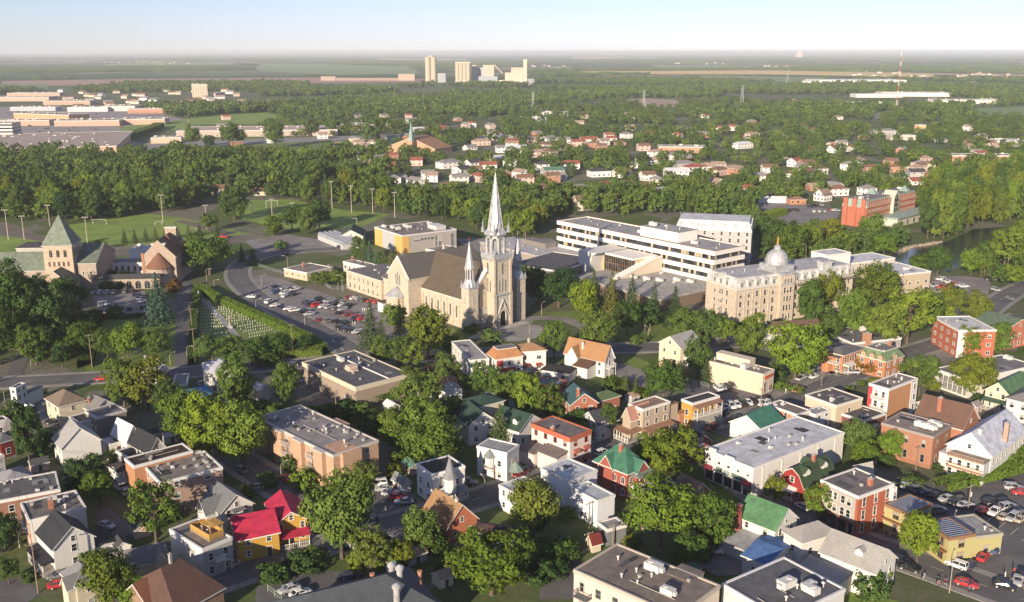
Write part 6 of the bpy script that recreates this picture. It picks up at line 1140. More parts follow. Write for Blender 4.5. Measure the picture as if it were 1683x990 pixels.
fshell('mall', 'orange fronted strip mall across the big car park', 85, 196, 120, 40, 9, -24, wall=stu(.55, .30, .17), rc=(.36, .29, .25), n=8)
fshell('warehouse', 'white warehouse beyond the mall car park', 200, 182, 60, 40, 9, 4, wall=stu(.58, .53, .49), rc=(.42, .36, .33))
fshell('warehouse', 'pale grey warehouse left of the white warehouse', 150, 183, 70, 36, 8, 4, wall=stu(.55, .54, .54), rc=(.42, .4, .4))
fshell('warehouse', 'long tan warehouse behind the strip mall at left', 25, 166, 160, 50, 9, 5, wall=stu(.44, .35, .28), rc=(.42, .35, .3))
fshell('warehouse', 'grey roofed warehouse at the far left beyond the tan warehouse', 20, 150, 130, 40, 10, 4, wall=stu(.46, .42, .39), rc=(.4, .38, .38))
fshell('warehouse', 'wide brick storehouse with tan roof right of the mall', 250, 186, 75, 25, 8, 6, wall=brk(.44, .22, .14), rc=(.36, .28, .24), n=6)
fshell('warehouse', 'low blue grey storehouse at the mall edge', 60, 182, 80, 30, 7, 3, wall=stu(.4, .42, .46), rc=(.36, .36, .4))
for x_, y_, w_, d_, l_ in ((150, 206, 90, 40, 'pink roofed flat hall right of the strip mall'), (235, 204, 70, 30, 'small pink roofed hall at the field hedge'), (40, 206, 80, 30, 'pink roofed hall behind the white office tower'), (115, 172, 90, 40, 'pale pink depot between the two far warehouses'), (300, 176, 80, 30, 'pale depot right of the brick storehouse'), (60, 158, 120, 40, 'cream hall in the far left trees')): fshell('hall', l_, x_, y_, w_, d_, 8, 7, wall=stu(.44, .32, .25), rc=(.42, .32, .27))
fshell('apartment_tower', 'tall cream apartment tower above far trees at left', 329, 160, 34, 22, 30, 20, wall=stu(.58, .5, .38), rc=(.4, .36, .32), n=5, rows=8)
fshell('school', 'curved brick school with grey roof among mid distance trees', 1120, 250, 50, 20, 6.5, -4, wall=brk(.46, .26, .17), rc=(.36, .35, .36), n=6)
fshell('apartment_row', 'long brick apartment row with pale roof on the right', 1610, 266, 62, 20, 7, -3, wall=brk(.42, .2, .13), rc=(.42, .36, .33), n=5, rows=2)
fshell('apartment_row', 'long red roofed brick row beyond the hotel', 1450, 283, 36, 14, 5, 4, 'hip', 2, brk(.42, .24, .16), (.32, .14, .09), n=5)
fshell('long_building', 'long red roofed pale building near the right river wood', 1480, 230, 0.1+30, 16, 6, 0, wall=stu(.5, .45, .4), rc=(.34, .3, .29))
fshell('water_kiosk', 'small orange and white tower block on the far right lot', 1511, 222, 10, 10, 13, 10, wall=stu(.62, .40, .22), rc=(.5, .48, .46))
fshell('warehouse', 'low white warehouse at the right edge with a grey roof', 1665, 240, 46, 22, 7, -4, wall=stu(.55, .55, .57), rc=(.5, .52, .56))
fshell('warehouse', 'white long hall beyond the antenna mast', 1405, 176, 110, 36, 9, -4, wall=stu(.72, .7, .66), rc=(.55, .53, .5))
fshell('greenhouse', 'very long white greenhouse roof on the far fields', 1405, 137, 300, 120, 12, 2, wall=stu(.74, .73, .72), rc=(.74, .74, .75), rkind='metal')
fshell('warehouse', 'white shops along the far right avenue', 1500, 158, 160, 60, 9, -8, wall=stu(.7, .66, .6), rc=(.5, .46, .43))
fshell('warehouse', 'small white sheds left of the avenue shops', 1440, 160, 110, 40, 8, 2, wall=stu(.7, .66, .6), rc=(.55, .5, .48))
fshell('warehouse', 'white flat plant among far right trees', 1590, 170, 150, 40, 8, 3, wall=stu(.66, .62, .56), rc=(.6, .56, .5))
fshell('warehouse', 'pale blue flat hall among mid distance trees', 910, 191, 46, 26, 7, 4, wall=stu(.6, .6, .62), rc=(.55, .57, .6))
fshell('warehouse', 'grey flat hall left of the pale blue hall', 876, 200, 40, 20, 7, 4, wall=stu(.4, .42, .46), rc=(.42, .44, .48))
fshell('townhouse_row', 'brown roofed townhouses with white chimneys behind the office block', 977, 343, 30, 12, 6.5, 18, 'gable', 3.2, stu(.6, .55, .48), (.23, .15, .11), 'house', n=4, rows=2)
fshell('brick_house', 'brick house with grey hip roof behind the church spire', 890, 330, 16, 12, 5, 10, 'hip', 3, brk(.4, .2, .13), (.2, .18, .17), 'house', n=4)
fshell('brick_house', 'orange brick house beside the hotel car park', 1308, 335, 12, 7, 3.4, 8, 'hip', 1.8, brk(.45, .2, .1), (.25, .14, .1), 'house', n=4)
fshell('white_house', 'white house with brown gable roof at the hotel car park corner', 1352, 330, 9.5, 9, 4.6, 35, 'gable', 4, stu(.7, .68, .66), (.28, .2, .16), 'house', n=3, rows=2)
fshell('white_hall', 'long white gabled barn at the edge of the hotel car park', 1268, 333, 20, 5, 3, -4, 'gable', 1.6, stu(.74, .73, .72), (.6, .58, .58), 'barn')
fshell('garden_house', 'white house with black roof right of the river poplars', 1672, 305, 16, 11, 5, 6, 'gable', 3, stu(.72, .7, .68), (.07, .07, .08), 'house', n=4)
fshell('grey_house', 'blue grey house in the trees behind the office block', 1085, 330, 12, 9, 8, 12, 'gable', 2, stu(.36, .38, .42), (.3, .31, .34), 'house', n=3, rows=2)
WC = {'white': (.72, .70, .67), 'cream': (.60, .53, .42), 'brick': (.40, .2, .13), 'pink': (.58, .44, .38), 'grey': (.42, .41, .4)}
RC = {'brown': (.22, .125, .085), 'grey': (.25, .24, .24), 'dark': (.07, .07, .075), 'red': (.30, .10, .07), 'tan': (.36, .26, .2), 'silver': (.6, .6, .63), 'green': (.10, .2, .14)}
fr = random.Random(21)
def fhouse(px, py, wc, rcn, w=None, d=None, h=None, roof=None, ang=None):
    w = w or fr.uniform(10, 14); d = d or fr.uniform(8, 10.5); h = h or fr.choice((3.2, 5.2, 5.6)); roof = roof or fr.choice(('gable', 'gable', 'hip')); ang = ang if ang is not None else fr.choice((8, 37, -53, 20))+fr.uniform(-6, 6)
    p = at(px, py); 
    if blocked(p.x, p.y): return None
    b = fshell('suburban_house', None, px, py, w, d, h, ang, roof, 2.6, ('stucco', WC[wc]), RC[rcn], 'house', n=4.5 if py > 205 else 0, rows=2 if h > 5 else 1)
    pend(b.root, f"{rcn} {'hip' if roof == 'hip' else 'gable'} roofed {wc} house", (p.x, p.y, 4)); b.root['group'] = 'suburban houses among the trees'; block([(p.x-8, p.y-24), (p.x+8, p.y-24), (p.x+9, p.y), (p.x-9, p.y)]); return b
def fz(reg, rows):
    for x, y, wc, rcn, *a in rows: px, py = Z(reg, x, y); fhouse(px, py, wc, rcn, *a)
fz('01', [(20, 440, 'pink', 'brown'), (105, 452, 'white', 'red'), (240, 460, 'white', 'brown'), (565, 495, 'white', 'red'), (1000, 485, 'white', 'brown', 18, 12, 6, 'gable'), (825, 452, 'grey', 'silver', 24, 14, 5), (1195, 495, 'white', 'grey', 20, 12), (1000, 560, 'grey', 'grey', 16, 10, 6), (985, 530, 'pink', 'red'), (1165, 605, 'brick', 'red', 32, 12, 5, 'hip'), (460, 800, 'grey', 'dark'), (570, 775, 'white', 'red', 18, 10, 5, 'hip'), (640, 815, 'grey', 'grey', 26, 12, 5, 'hip'), (545, 880, 'grey', 'dark'), (800, 850, 'white', 'red'), (850, 865, 'brick', 'red'), (1245, 845, 'white', 'grey', 22, 12), (1330, 895, 'white', 'dark', 15, 11, 6, 'gable', 50), (1400, 850, 'white', 'dark', 14, 10, 6, 'gable', 40), (1495, 850, 'white', 'red', 16, 10, 4), (1500, 640, 'white', 'grey', 20, 12, 6), (1590, 670, 'grey', 'silver', 26, 14, 5), (1380, 730, 'white', 'grey'), (1600, 745, 'white', 'grey', 18, 12), (1650, 700, 'brick', 'red'), (1450, 700, 'pink', 'tan', 20, 10), (1310, 945, 'white', 'grey'), (1030, 965, 'white', 'grey'), (1050, 610, 'grey', 'silver', 20, 9), (1560, 800, 'grey', 'silver', 20, 10)])
fz('02', [(170, 490, 'white', 'tan'), (940, 550, 'white', 'red'), (750, 510, 'pink', 'tan'), (1340, 600, 'white', 'red'), (1425, 605, 'white', 'red'), (1550, 605, 'pink', 'red'), (60, 670, 'grey', 'dark'), (130, 690, 'pink', 'tan', 18, 12), (240, 680, 'white', 'grey', 16), (330, 690, 'white', 'grey', 18), (500, 690, 'white', 'red', 20), (590, 700, 'white', 'tan'), (640, 670, 'white', 'red'), (740, 655, 'white', 'grey'), (1070, 655, 'pink', 'red'), (215, 720, 'cream', 'brown', 20, 14, 5, 'hip'), (340, 730, 'cream', 'brown', 18, 12, 5, 'hip'), (240, 775, 'pink', 'brown', 16, 12, 6, 'hip'), (30, 750, 'white', 'silver', 22, 14, 6), (430, 705, 'pink', 'red', 16, 12), (530, 715, 'brick', 'brown'), (850, 735, 'pink', 'brown'), (375, 850, 'white', 'red', 18, 12, 5, 'gable'), (200, 860, 'white', 'dark'), (265, 895, 'grey', 'green', 18, 12), (565, 900, 'white', 'dark', 18, 12, 5, 'hip'), (1060, 905, 'white', 'silver', 20), (1180, 880, 'white', 'red', 20, 12, 6, 'hip'), (1330, 890, 'pink', 'brown', 18, 12, 5), (1450, 890, 'brick', 'tan', 24, 14, 6, 'hip'), (1660, 880, 'white', 'brown'), (1490, 720, 'white', 'silver', 24), (890, 820, 'white', 'tan', 26, 10, 4), (1090, 850, 'grey', 'grey', 26, 12, 5), (700, 700, 'brick', 'red'), (1550, 655, 'pink', 'tan', 18)])
fz('03', [(90, 885, 'white', 'brown', 18, 12, 5, 'hip'), (190, 895, 'white', 'brown'), (285, 905, 'white', 'brown', 18), (560, 855, 'white', 'grey'), (625, 890, 'pink', 'tan'), (985, 905, 'grey', 'dark'), (340, 620, 'white', 'brown'), (80, 625, 'grey', 'grey'), (780, 625, 'grey', 'grey', 34, 16, 5, 'hip'), (210, 425, 'white', 'tan', 16), (300, 305, 'white', 'silver', 30, 20, 9, 'gable')])
for i in range(210):      # roofs that peep out between the crowns
    px, py = fr.uniform(350, 1640), 172+fr.random()**.7*150
    p = at(px, py)
    if not blocked(p.x, p.y): fhouse(px, py, fr.choice(('white', 'white', 'cream', 'pink', 'brick')), fr.choice(('brown', 'grey', 'tan', 'red', 'grey')))
# ------------------------------------------------------------ the cement works and the far settlements
SIL = stu(.47, .40, .31)
def works(name, label, px, py, cyl, boxes, cat='silo'):
    p = at(px, py); b = thing(name, label, cat, p); s = 1/ppm(p)
    for i, (x, r, h) in enumerate(cyl): m = MB(); m.lathe(x*s, 0, [(r*s, 0), (r*s, h*s), (r*s*1.03, h*s), (r*s*1.03, h*s*1.02), (.1, h*s*1.035)], 20); m.build('silo_drum', M(*SIL), b)
    for i, (x0, x1, z0, z1, y0, y1, c) in enumerate(boxes): m = MB(); m.box(x0*s, y0*s, z0*s, x1*s, y1*s, z1*s); m.build('plant_wall', M('stucco', c), b)
    BLD.append((ref_of(label), px, py-15, p.xy.copy(), 20*s)); block([(p.x-20*s, p.y-12*s), (p.x+20*s, p.y-12*s), (p.x+20*s, p.y+12*s), (p.x-20*s, p.y+12*s)]); return b
works('cement_silo', 'tallest cream twin silo tower on the left of the cement works', 708.5, 136, [(-4.6, 4.6, 40), (4.6, 4.6, 40)], [(-3, 3, 40, 43, -3, 3, (.5, .42, .34)), (9.5, 24, 0, 15, 2, 10, (.34, .35, .38))])
works('cement_silo', 'broad cream silo block with four drums in the middle of the cement works', 761, 139, [(-9, 3.4, 33), (-3, 3.4, 33), (3, 3.4, 33), (9, 3.4, 33)], [(-12.4, 12.4, 30, 36, 2, 8, (.56, .46, .36)), (-12.5, 12.5, 0, 6, -4, 2, (.6, .5, .4))])
b = works('cement_plant', 'grey and tan cement mill with a sloping conveyor', 798, 138, [], [(-22, -15, 8, 30, 0, 8, (.45, .4, .34)), (-16, 4, 0, 26, 4, 12, (.36, .37, .4)), (-4, 14, 0, 30, 0, 8, (.5, .42, .34)), (-22, 20, 0, 12, -5, 0, (.34, .36, .4))], 'plant')
s = 1/ppm(b.location); m = MB(); m.tube((14*s, 2*s, 31*s), (28*s, 2*s, 17*s), 1.1*s, 4); m.build('conveyor', M(*SIL), b)
works('cement_plant', 'pale stepped cement plant with one slender tower at its right', 846, 140, [], [(-26, 20, 0, 8, -4, 6, (.62, .54, .46)), (-16, 14, 8, 20, -2, 6, (.56, .46, .37)), (-6, 18, 20, 28, 0, 6, (.52, .42, .34)), (14, 20, 8, 41, -1, 5, (.55, .48, .38)), (20, 32, 0, 10, 0, 8, (.3, .3, .34))], 'plant')
works('cement_plant', 'long low tan shed running left from the cement works', 600, 133, [], [(-68, 62, 0, 4.5, -2, 3, (.30, .22, .175)), (-72, -48, 0, 7, -3, 2, (.36, .29, .24)), (55, 82, 0, 11, -4, 4, (.40, .31, .25))], 'plant')
MAST = thing('radio_mast', 'tall red and white lattice radio mast on the right horizon', 'mast', at(1473, 181)); hm = 104
m = MB(); m2 = MB()
for i in range(12):
    q = m if i % 2 == 0 else m2
    for a in range(3):
        c0 = (1.5*math.cos(a*2.094), 1.5*math.sin(a*2.094)); c1 = (1.5*math.cos((a+1)*2.094), 1.5*math.sin((a+1)*2.094)); z0, z1 = hm*i/12, hm*(i+1)/12
        q.tube((*c0, z0), (*c0, z1), .17, 4); q.tube((*c0, z0), (*c1, (z0+z1)/2), .1, 4); q.tube((*c1, (z0+z1)/2), (*c0, z1), .1, 4)
m.build('red_section', M('plain', (.45, .10, .07)), MAST); m2.build('white_section', M('plain', (.65, .62, .6)), MAST)
def pylon(px, py, h, label):
    o = thing('lattice_pylon', label, 'pylon', at(px, py)); m = MB(); w = h*.09
    for sx in (-1, 1):
        for sy in (-1, 1): m.tube((sx*w, sy*w, 0), (sx*.25, sy*.25, h), .3, 4)
    for i in range(7): z0, z1 = h*i/7, h*(i+1)/7; a0, a1 = w*(1-i/7)+.2, w*(1-(i+1)/7)+.2; m.tube((-a0, -a0, z0), (a1, -a1, z1), .15, 4); m.tube((a0, -a0, z0), (-a1, -a1, z1), .15, 4)
    m.build('tower_frame', GREYM, o)
    for z in (.72, .84, .95): q = MB(); q.tube((-h*.13, 0, h*z), (h*.13, 0, h*z), .22, 4); q.build('crossarm', GREYM, o)
pylon(1219, 174, 40, 'grey lattice pylon left of the radio mast'); pylon(1294, 137, 46, 'distant lattice pylon near the white greenhouse'); pylon(1058, 178, 34, 'grey lattice pylon beside the quarry face'); pylon(876, 178, 30, 'lattice pylon above the trees behind the cement plant')
o = thing('grain_tower', 'pale pink tower block standing alone on the far horizon', 'tower', at(1313, 94)); s = 1/ppm(o.location); m = MB(); m.box(-5*s, -3*s, 0, 5*s, 3*s, 7*s); m.box(-3*s, -2*s, 7*s, 2.5*s, 2*s, 11*s); m.build('tower_wall', M('stucco', (.66, .5, .46)), o)
# garden sheds between the houses
k_ = 0
while k_ < 34:
    p = at(fr.uniform(10, 1670), fr.uniform(650, 965))
    if any(blocked(p.x+i*2.5, p.y+j*2.5) for i in (-1, 0, 1) for j in (-1, 0, 1)): k_ += .02; continue
    k_ = int(k_)+1; wc = fr.choice(list(WC)); rcn = fr.choice(list(RC)); b = shell('garden_shed', 'x', spec=(p.x, p.y, R(fr.choice((37, -53))), fr.uniform(3, 5), fr.uniform(2.6, 3.6)), h=2.2, roof='gable', rise=1.1, wall=('siding', WC[wc]), rc=RC[rcn], cat='shed', ov=.2); BLD.pop(); door(b, 'F', b.w/2, .05, .9, 1.9); b.root['group'] = 'garden sheds'; pend(b.root, f'little {wc} garden shed with {rcn} roof', (p.x, p.y, 1))
# settlements: tiny far houses
def speck(px, py, n):
    p = at(px, py); s = fr.uniform(.8, 1.3); m = MB(); ln, wd = 12*s, 9*s; wall_gable(m, 0, 0, ln, wd, 0, 4, 3); roof_gable(m, 0, 0, ln, wd, 4, 3, m=1, mt=0)
    o = m.build('far_house', [M('stucco', fr.choice((WC['white'], WC['white'], WC['cream'], WC['pink']))), M('shingle', fr.choice((RC['brown'], RC['grey'], RC['tan'])))]); o.location = p; o.rotation_euler = (0, 0, fr.uniform(-.6, .6)); o.scale = (1.5, 1.2, 1.2)
    return tag(o, n, 'house', n.split(' in ')[-1] if ' in ' in n else n)
for (x0, x1, y0, y1, n, lab) in ((1090, 1190, 100, 106, 16, 'tiny pale house in the far village above the yellow field'), (1250, 1400, 109, 114, 46, 'tiny white house in the far row behind the yellow field'), (1400, 1530, 112, 128, 40, 'tiny house in the far settlement around the radio mast'), (1570, 1683, 112, 132, 26, 'tiny house in the far right settlement'), (870, 935, 108, 118, 10, 'tiny farm building in the fields right of the cement works'), (160, 330, 98, 106, 18, 'tiny farmhouse in the fields at far left'), (100, 400, 150, 180, 46, 'small pale house in the suburb beyond the mall'), (940, 1000, 92, 97, 6, 'tiny far hall in the plain above the fields'), (1540, 1600, 138, 150, 10, 'tiny house in the roadside hamlet at right')):
    for i in range(n): speck(x0+(x1-x0)*(i+fr.random())/n, fr.uniform(y0, y1), lab)
# far fields and bare ground
FY, FG, FT, FB = M('grass', (.66, .53, .2)), M('grass', (.17, .27, .10)), M('grass', (.48, .38, .22)), M('plain', (.36, .22, .16))
FIELDS = []
def field(pts, z, mat): FIELDS.append(sheet('field', pts, z, mat))
field([(935, 118), (1250, 116), (1530, 122), (1540, 128), (1260, 123), (940, 122)], 1, FY); field([(1250, 116), (1500, 120), (1683, 124), (1683, 126), (1400, 121)], .8, FT); field([(940, 94), (1085, 96), (1080, 98), (940, 97)], 1.0, FT); field([(620, 97), (800, 98), (800, 99.2), (620, 98.4)], 1.2, FY)
field([(180, 105), (420, 102), (430, 109), (160, 110)], .9, FG); field([(380, 104), (560, 107), (680, 110), (690, 122), (540, 124), (430, 118)], .9, FG); field([(1150, 124), (1360, 128), (1350, 137), (1160, 134)], .8, FG); field([(1600, 178), (1760, 175), (1760, 190), (1640, 197), (1600, 190)], .6, FG); field([(1070, 107), (1250, 110), (1240, 114), (1080, 113)], .9, FG)
field([(0, 134), (230, 130), (520, 128), (700, 130), (700, 136), (420, 138), (200, 140), (0, 143)], .7, FB); field([(1025, 165), (1060, 162), (1110, 165), (1130, 175), (1060, 180)], .6, M('plain', (.36, .27, .2))); field([(0, 139), (80, 138), (80, 147), (0, 148)], .75, FG)
field([(195, 210), (350, 190), (440, 185), (470, 192), (420, 205), (330, 205), (250, 222), (200, 222)], .2, PITCHM); field([(240, 240), (330, 228), (700, 222), (560, 250), (430, 262), (250, 258)], .2, LAWN)
MALLLOT = sheet('parking_lot', [(-120, 175), (230, 178), (335, 205), (190, 225), (280, 248), (250, 262), (-120, 262)], .1, M('asphalt', (.30, .27, .26)))
sheet('road', [(90, 250), (180, 238), (330, 232), (700, 220), (700, 226), (340, 240), (180, 252), (90, 262)], .24, M('asphalt', (.26, .25, .25)))
sheet('road', [(1425, 190), (1500, 172), (1560, 150), (1566, 152), (1512, 176), (1440, 196)], .5, M('asphalt', (.26, .25, .25)))
# ------------------------------------------------------------ trees
def leaf_material(name, dark, light, trans=.18):
    m, t, b = nt(name); L = t.links; a = t.nodes.new('ShaderNodeAttribute'); a.attribute_name = 'tone'; oi = t.nodes.new('ShaderNodeObjectInfo')
    f = math_(t, 'ADD', math_(t, 'MULTIPLY', a.outputs['Fac'], .7), math_(t, 'SUBTRACT', math_(t, 'MULTIPLY', oi.outputs['Random'], .55), .12))
    c = mixc(t, f, dark, light); fr_ = math_(t, 'FRACT', math_(t, 'MULTIPLY', oi.outputs['Random'], 7.3)); c = mixc(t, 1.0, c, mixc(t, fr_, (.74, .88, 1.0), (1.12, 1.08, .85)), 'MULTIPLY'); c = mixc(t, 1.0, c, oi.outputs['Color'], 'MULTIPLY'); L.new(c, b.inputs['Base Color']); b.inputs['Roughness'].default_value = .75; b.inputs['Specular IOR Level'].default_value = .15
    tr = t.nodes.new('ShaderNodeBsdfTranslucent'); L.new(c, tr.inputs[0]); mx = t.nodes.new('ShaderNodeMixShader'); mx.inputs[0].default_value = trans
    L.new(b.outputs[0], mx.inputs[1]); L.new(tr.outputs[0], mx.inputs[2]); L.new(mx.outputs[0], t.nodes['Material Output'].inputs[0]); return m
LEAF = leaf_material('leaves', (.054, .092, .019), (.168, .232, .046)); NEEDLE = leaf_material('needles', (.048, .075, .028), (.135, .165, .06), .08); BARK = M('plain', (.11, .085, .065))
def quads(C, N, sz, tone, asp=.75):
    n = len(C); N = N/np.maximum(np.linalg.norm(N, axis=1, keepdims=True), 1e-6); r = nrng.normal(size=(n, 3)); T = np.cross(N, r); T /= np.maximum(np.linalg.norm(T, axis=1, keepdims=True), 1e-6); B = np.cross(N, T)
    s = sz.reshape(-1, 1); bend = N*s*.25
    V = np.stack([C-T*s-bend*.6, C-B*s*asp+bend*.2, C+T*s-bend*.6, C+B*s*asp+bend*.2], 1).reshape(-1, 3)
    return V, np.repeat(tone, 4)
def qmesh(name, V, tone, mat):
    n = len(V)//4; me = bpy.data.meshes.new(name); me.vertices.add(n*4); me.vertices.foreach_set('co', V.astype(np.float32).ravel()); me.loops.add(n*4); me.loops.foreach_set('vertex_index', np.arange(n*4, dtype=np.int32))
    me.polygons.add(n); me.polygons.foreach_set('loop_start', np.arange(0, n*4, 4, dtype=np.int32)); me.update(calc_edges=True)
    a = me.attributes.new('tone', 'FLOAT', 'POINT'); a.data.foreach_set('value', tone.astype(np.float32)); me.materials.append(mat); return me
def unit(n): v = nrng.normal(size=(n, 3)); return v/np.linalg.norm(v, axis=1, keepdims=True)
def crown_broad(lobes, clumps, leaves, size, rx=.33, zc=.62, zr=.30, cr=.11, seed=0, lr=(.2, .3), jit=.4):
    """Crown in a unit tree (width 1, height 1): lobes carry clumps, clumps carry leaf faces."""
    C, N, Tn = [], [], []
    for i in range(lobes):
        a = i*2.399+seed; k = (i+.5)/lobes; rr = rx*math.sqrt(1-(2*k-1)**2*.75)*nrng.uniform(.7, 1.1); lc = np.array([rr*math.cos(a), rr*math.sin(a), zc+(2*k-1)*zr]); lrad = nrng.uniform(*lr)
        u = unit(clumps); u = u[(u[:, 2] > -.75)]; out = lc-np.array([0, 0, zc-.05]); 
        for d in u:
            if np.dot(d, out) < -.12 and nrng.random() < .75: continue
            cc = lc+d*lrad*nrng.uniform(.72, 1.08)*np.array([1, 1, .85]); m = max(6, int(leaves*nrng.uniform(.6, 1.3))); v = unit(m); v[:, 2] = v[:, 2]*.8+.15
            rad = cr*nrng.uniform(.65, 1.3); C.append(cc+v*rad*nrng.uniform(.55, 1.05, (m, 1))); N.append(v*.8+d*.75+nrng.normal(size=(m, 3))*jit); Tn.append(np.clip(nrng.normal(.42, .14)+nrng.normal(0, .13, m), 0, 1))
    C, N, Tn = np.concatenate(C), np.concatenate(N), np.concatenate(Tn); return quads(C, N, size*nrng.uniform(.7, 1.35, len(C)), Tn)
def crown_fir(tiers, branches, per, size, low=.06, droop=.28, sq=1.0):
    C, N, Tn = [], [], []
    for i in range(tiers):
        k = i/(tiers-1); z = low+(1-low)*k**.92; r = .5*(1-k)**.85*nrng.uniform(.88, 1.1)+.012; nb = max(4, int(branches*(1-k*.7)))
        for j in range(nb):
            a = 2*math.pi*(j+nrng.random()*.7)/nb; ln = r*nrng.uniform(.75, 1.15); m = max(3, int(per*(ln*2+.15))); s = nrng.random(m)**.7; tone = nrng.normal(.42, .14)
            P = np.stack([np.cos(a)*s*ln, np.sin(a)*s*ln, z-droop*s*ln*.55+.02*nrng.normal(size=m)], 1)+nrng.normal(size=(m, 3))*np.array([.022, .022, .008])
            C.append(P); N.append(np.stack([np.cos(a)*.5*np.ones(m), np.sin(a)*.5*np.ones(m), np.ones(m)], 1)+nrng.normal(size=(m, 3))*.4); Tn.append(np.clip(tone+nrng.normal(0, .12, m)+s*.1, 0, 1))
    C, N, Tn = np.concatenate(C), np.concatenate(N), np.concatenate(Tn); return quads(C, N, size*nrng.uniform(.7, 1.3, len(C)), Tn, .55)
def trunk_mesh(fir=False, limbs=6):
    m = MB(); m.lathe(0, 0, [(.035, -.02), (.026, .08), (.02, .35), (.012 if not fir else .008, .75 if not fir else .93)], 7)
    if not fir:
        for i in range(limbs): a = i*2.4; z = .28+.06*i; m.tube((0, 0, z), (.27*math.cos(a), .27*math.sin(a), z+.2+.05*(i % 3)), .013, 5, r2=.004)
    return m.mesh('trunk', BARK)
BROAD = [qmesh('crown', *crown_broad(l, c, q, s, rx, zc, zr, cr, sd, lr), LEAF) for l, c, q, s, rx, zc, zr, cr, sd, lr in (
    (9, 26, 40, .0215, .27, .60, .27, .10, 0, (.19, .27)), (12, 22, 38, .0215, .30, .58, .30, .085, 1.3, (.16, .24)), (7, 32, 42, .022, .25, .64, .22, .11, 2.1, (.2, .3)), (14, 20, 36, .021, .31, .60, .28, .08, 4.2, (.14, .23)), (10, 25, 38, .0215, .24, .55, .34, .09, 3.0, (.16, .24)), (8, 19, 40, .0215, .30, .62, .25, .085, 5.5, (.15, .22)))]
FIR = [qmesh('crown', *crown_fir(24, 15, 15, .030), NEEDLE), qmesh('crown', *crown_fir(19, 13, 17, .034, .1, .4), NEEDLE)]
BUSH = [qmesh('foliage', *crown_broad(7, 14, 24, .045, .30, .45, .26, .13, s, (.2, .28)), LEAF) for s in (0, 2)]
TALL = [qmesh('crown', *crown_broad(15, 15, 26, .022, .22, .54, .38, .085, s, (.15, .22)), LEAF) for s in (.5, 2.5)]
TRB, TRF = trunk_mesh(), trunk_mesh(True)
MID = [qmesh('mid_crown', *crown_broad(8, 11, 15, .045, .27, .56, .28, .10, s, (.18, .27)), LEAF) for s in (0, 1, 2, 3)] + [qmesh('mid_crown', *crown_broad(10, 9, 14, .04, .22, .52, .36, .10, 4, (.16, .22)), LEAF)]
MIDF = [qmesh('mid_fir', *crown_fir(11, 8, 9, .05), NEEDLE)]
LOW = [qmesh('far_crown', *crown_broad(6, 6, 8, .085, .26, .52, .26, .12, s, (.18, .28)), LEAF) for s in (0, 1, 2)]
def clump(n, spread, sd):
    Vs, Ts = [], []
    for i in range(n):
        V, T = crown_broad(5, 5, 5, .13, .27, .50, .28, .12, sd+i, (.2, .28)); w = nrng.uniform(9, 14); h = nrng.uniform(8, 14); Vs.append(V*np.array([w, w, h])+np.array([nrng.uniform(-spread, spread), nrng.uniform(-spread, spread), -1])); Ts.append(np.clip(T+nrng.normal(0, .12), 0, 1))
    return qmesh('wood_clump', np.concatenate(Vs), np.concatenate(Ts), LEAF)
CLUMP = [clump(34, 34, s) for s in (0, 50, 90)]
ivy(IVB, 'R', .2, IVB.d*.55, 0, 6.2, 'ivy climbing the white end wall of the grey shingled house')
TINT = {'green': (1, 1, 1), 'dark green': (.62, .72, .78), 'bright green': (1.25, 1.22, .8), 'yellow green': (1.55, 1.3, .7), 'olive': (1.3, 1.05, .75), 'bluish': (.95, 1.15, 1.5), 'reddish': (1.7, .55, .6)}
TR = []      # (kind, x, y, width, height, tint, manual, zone)
def T(cx, by, w, h, kind='broad', tint='green'):
    p = at(cx, by); s = 1/ppm(p); TR.append((kind, p.x, p.y, w*s*1.06, h*s/.93, tint, True, 'town'))
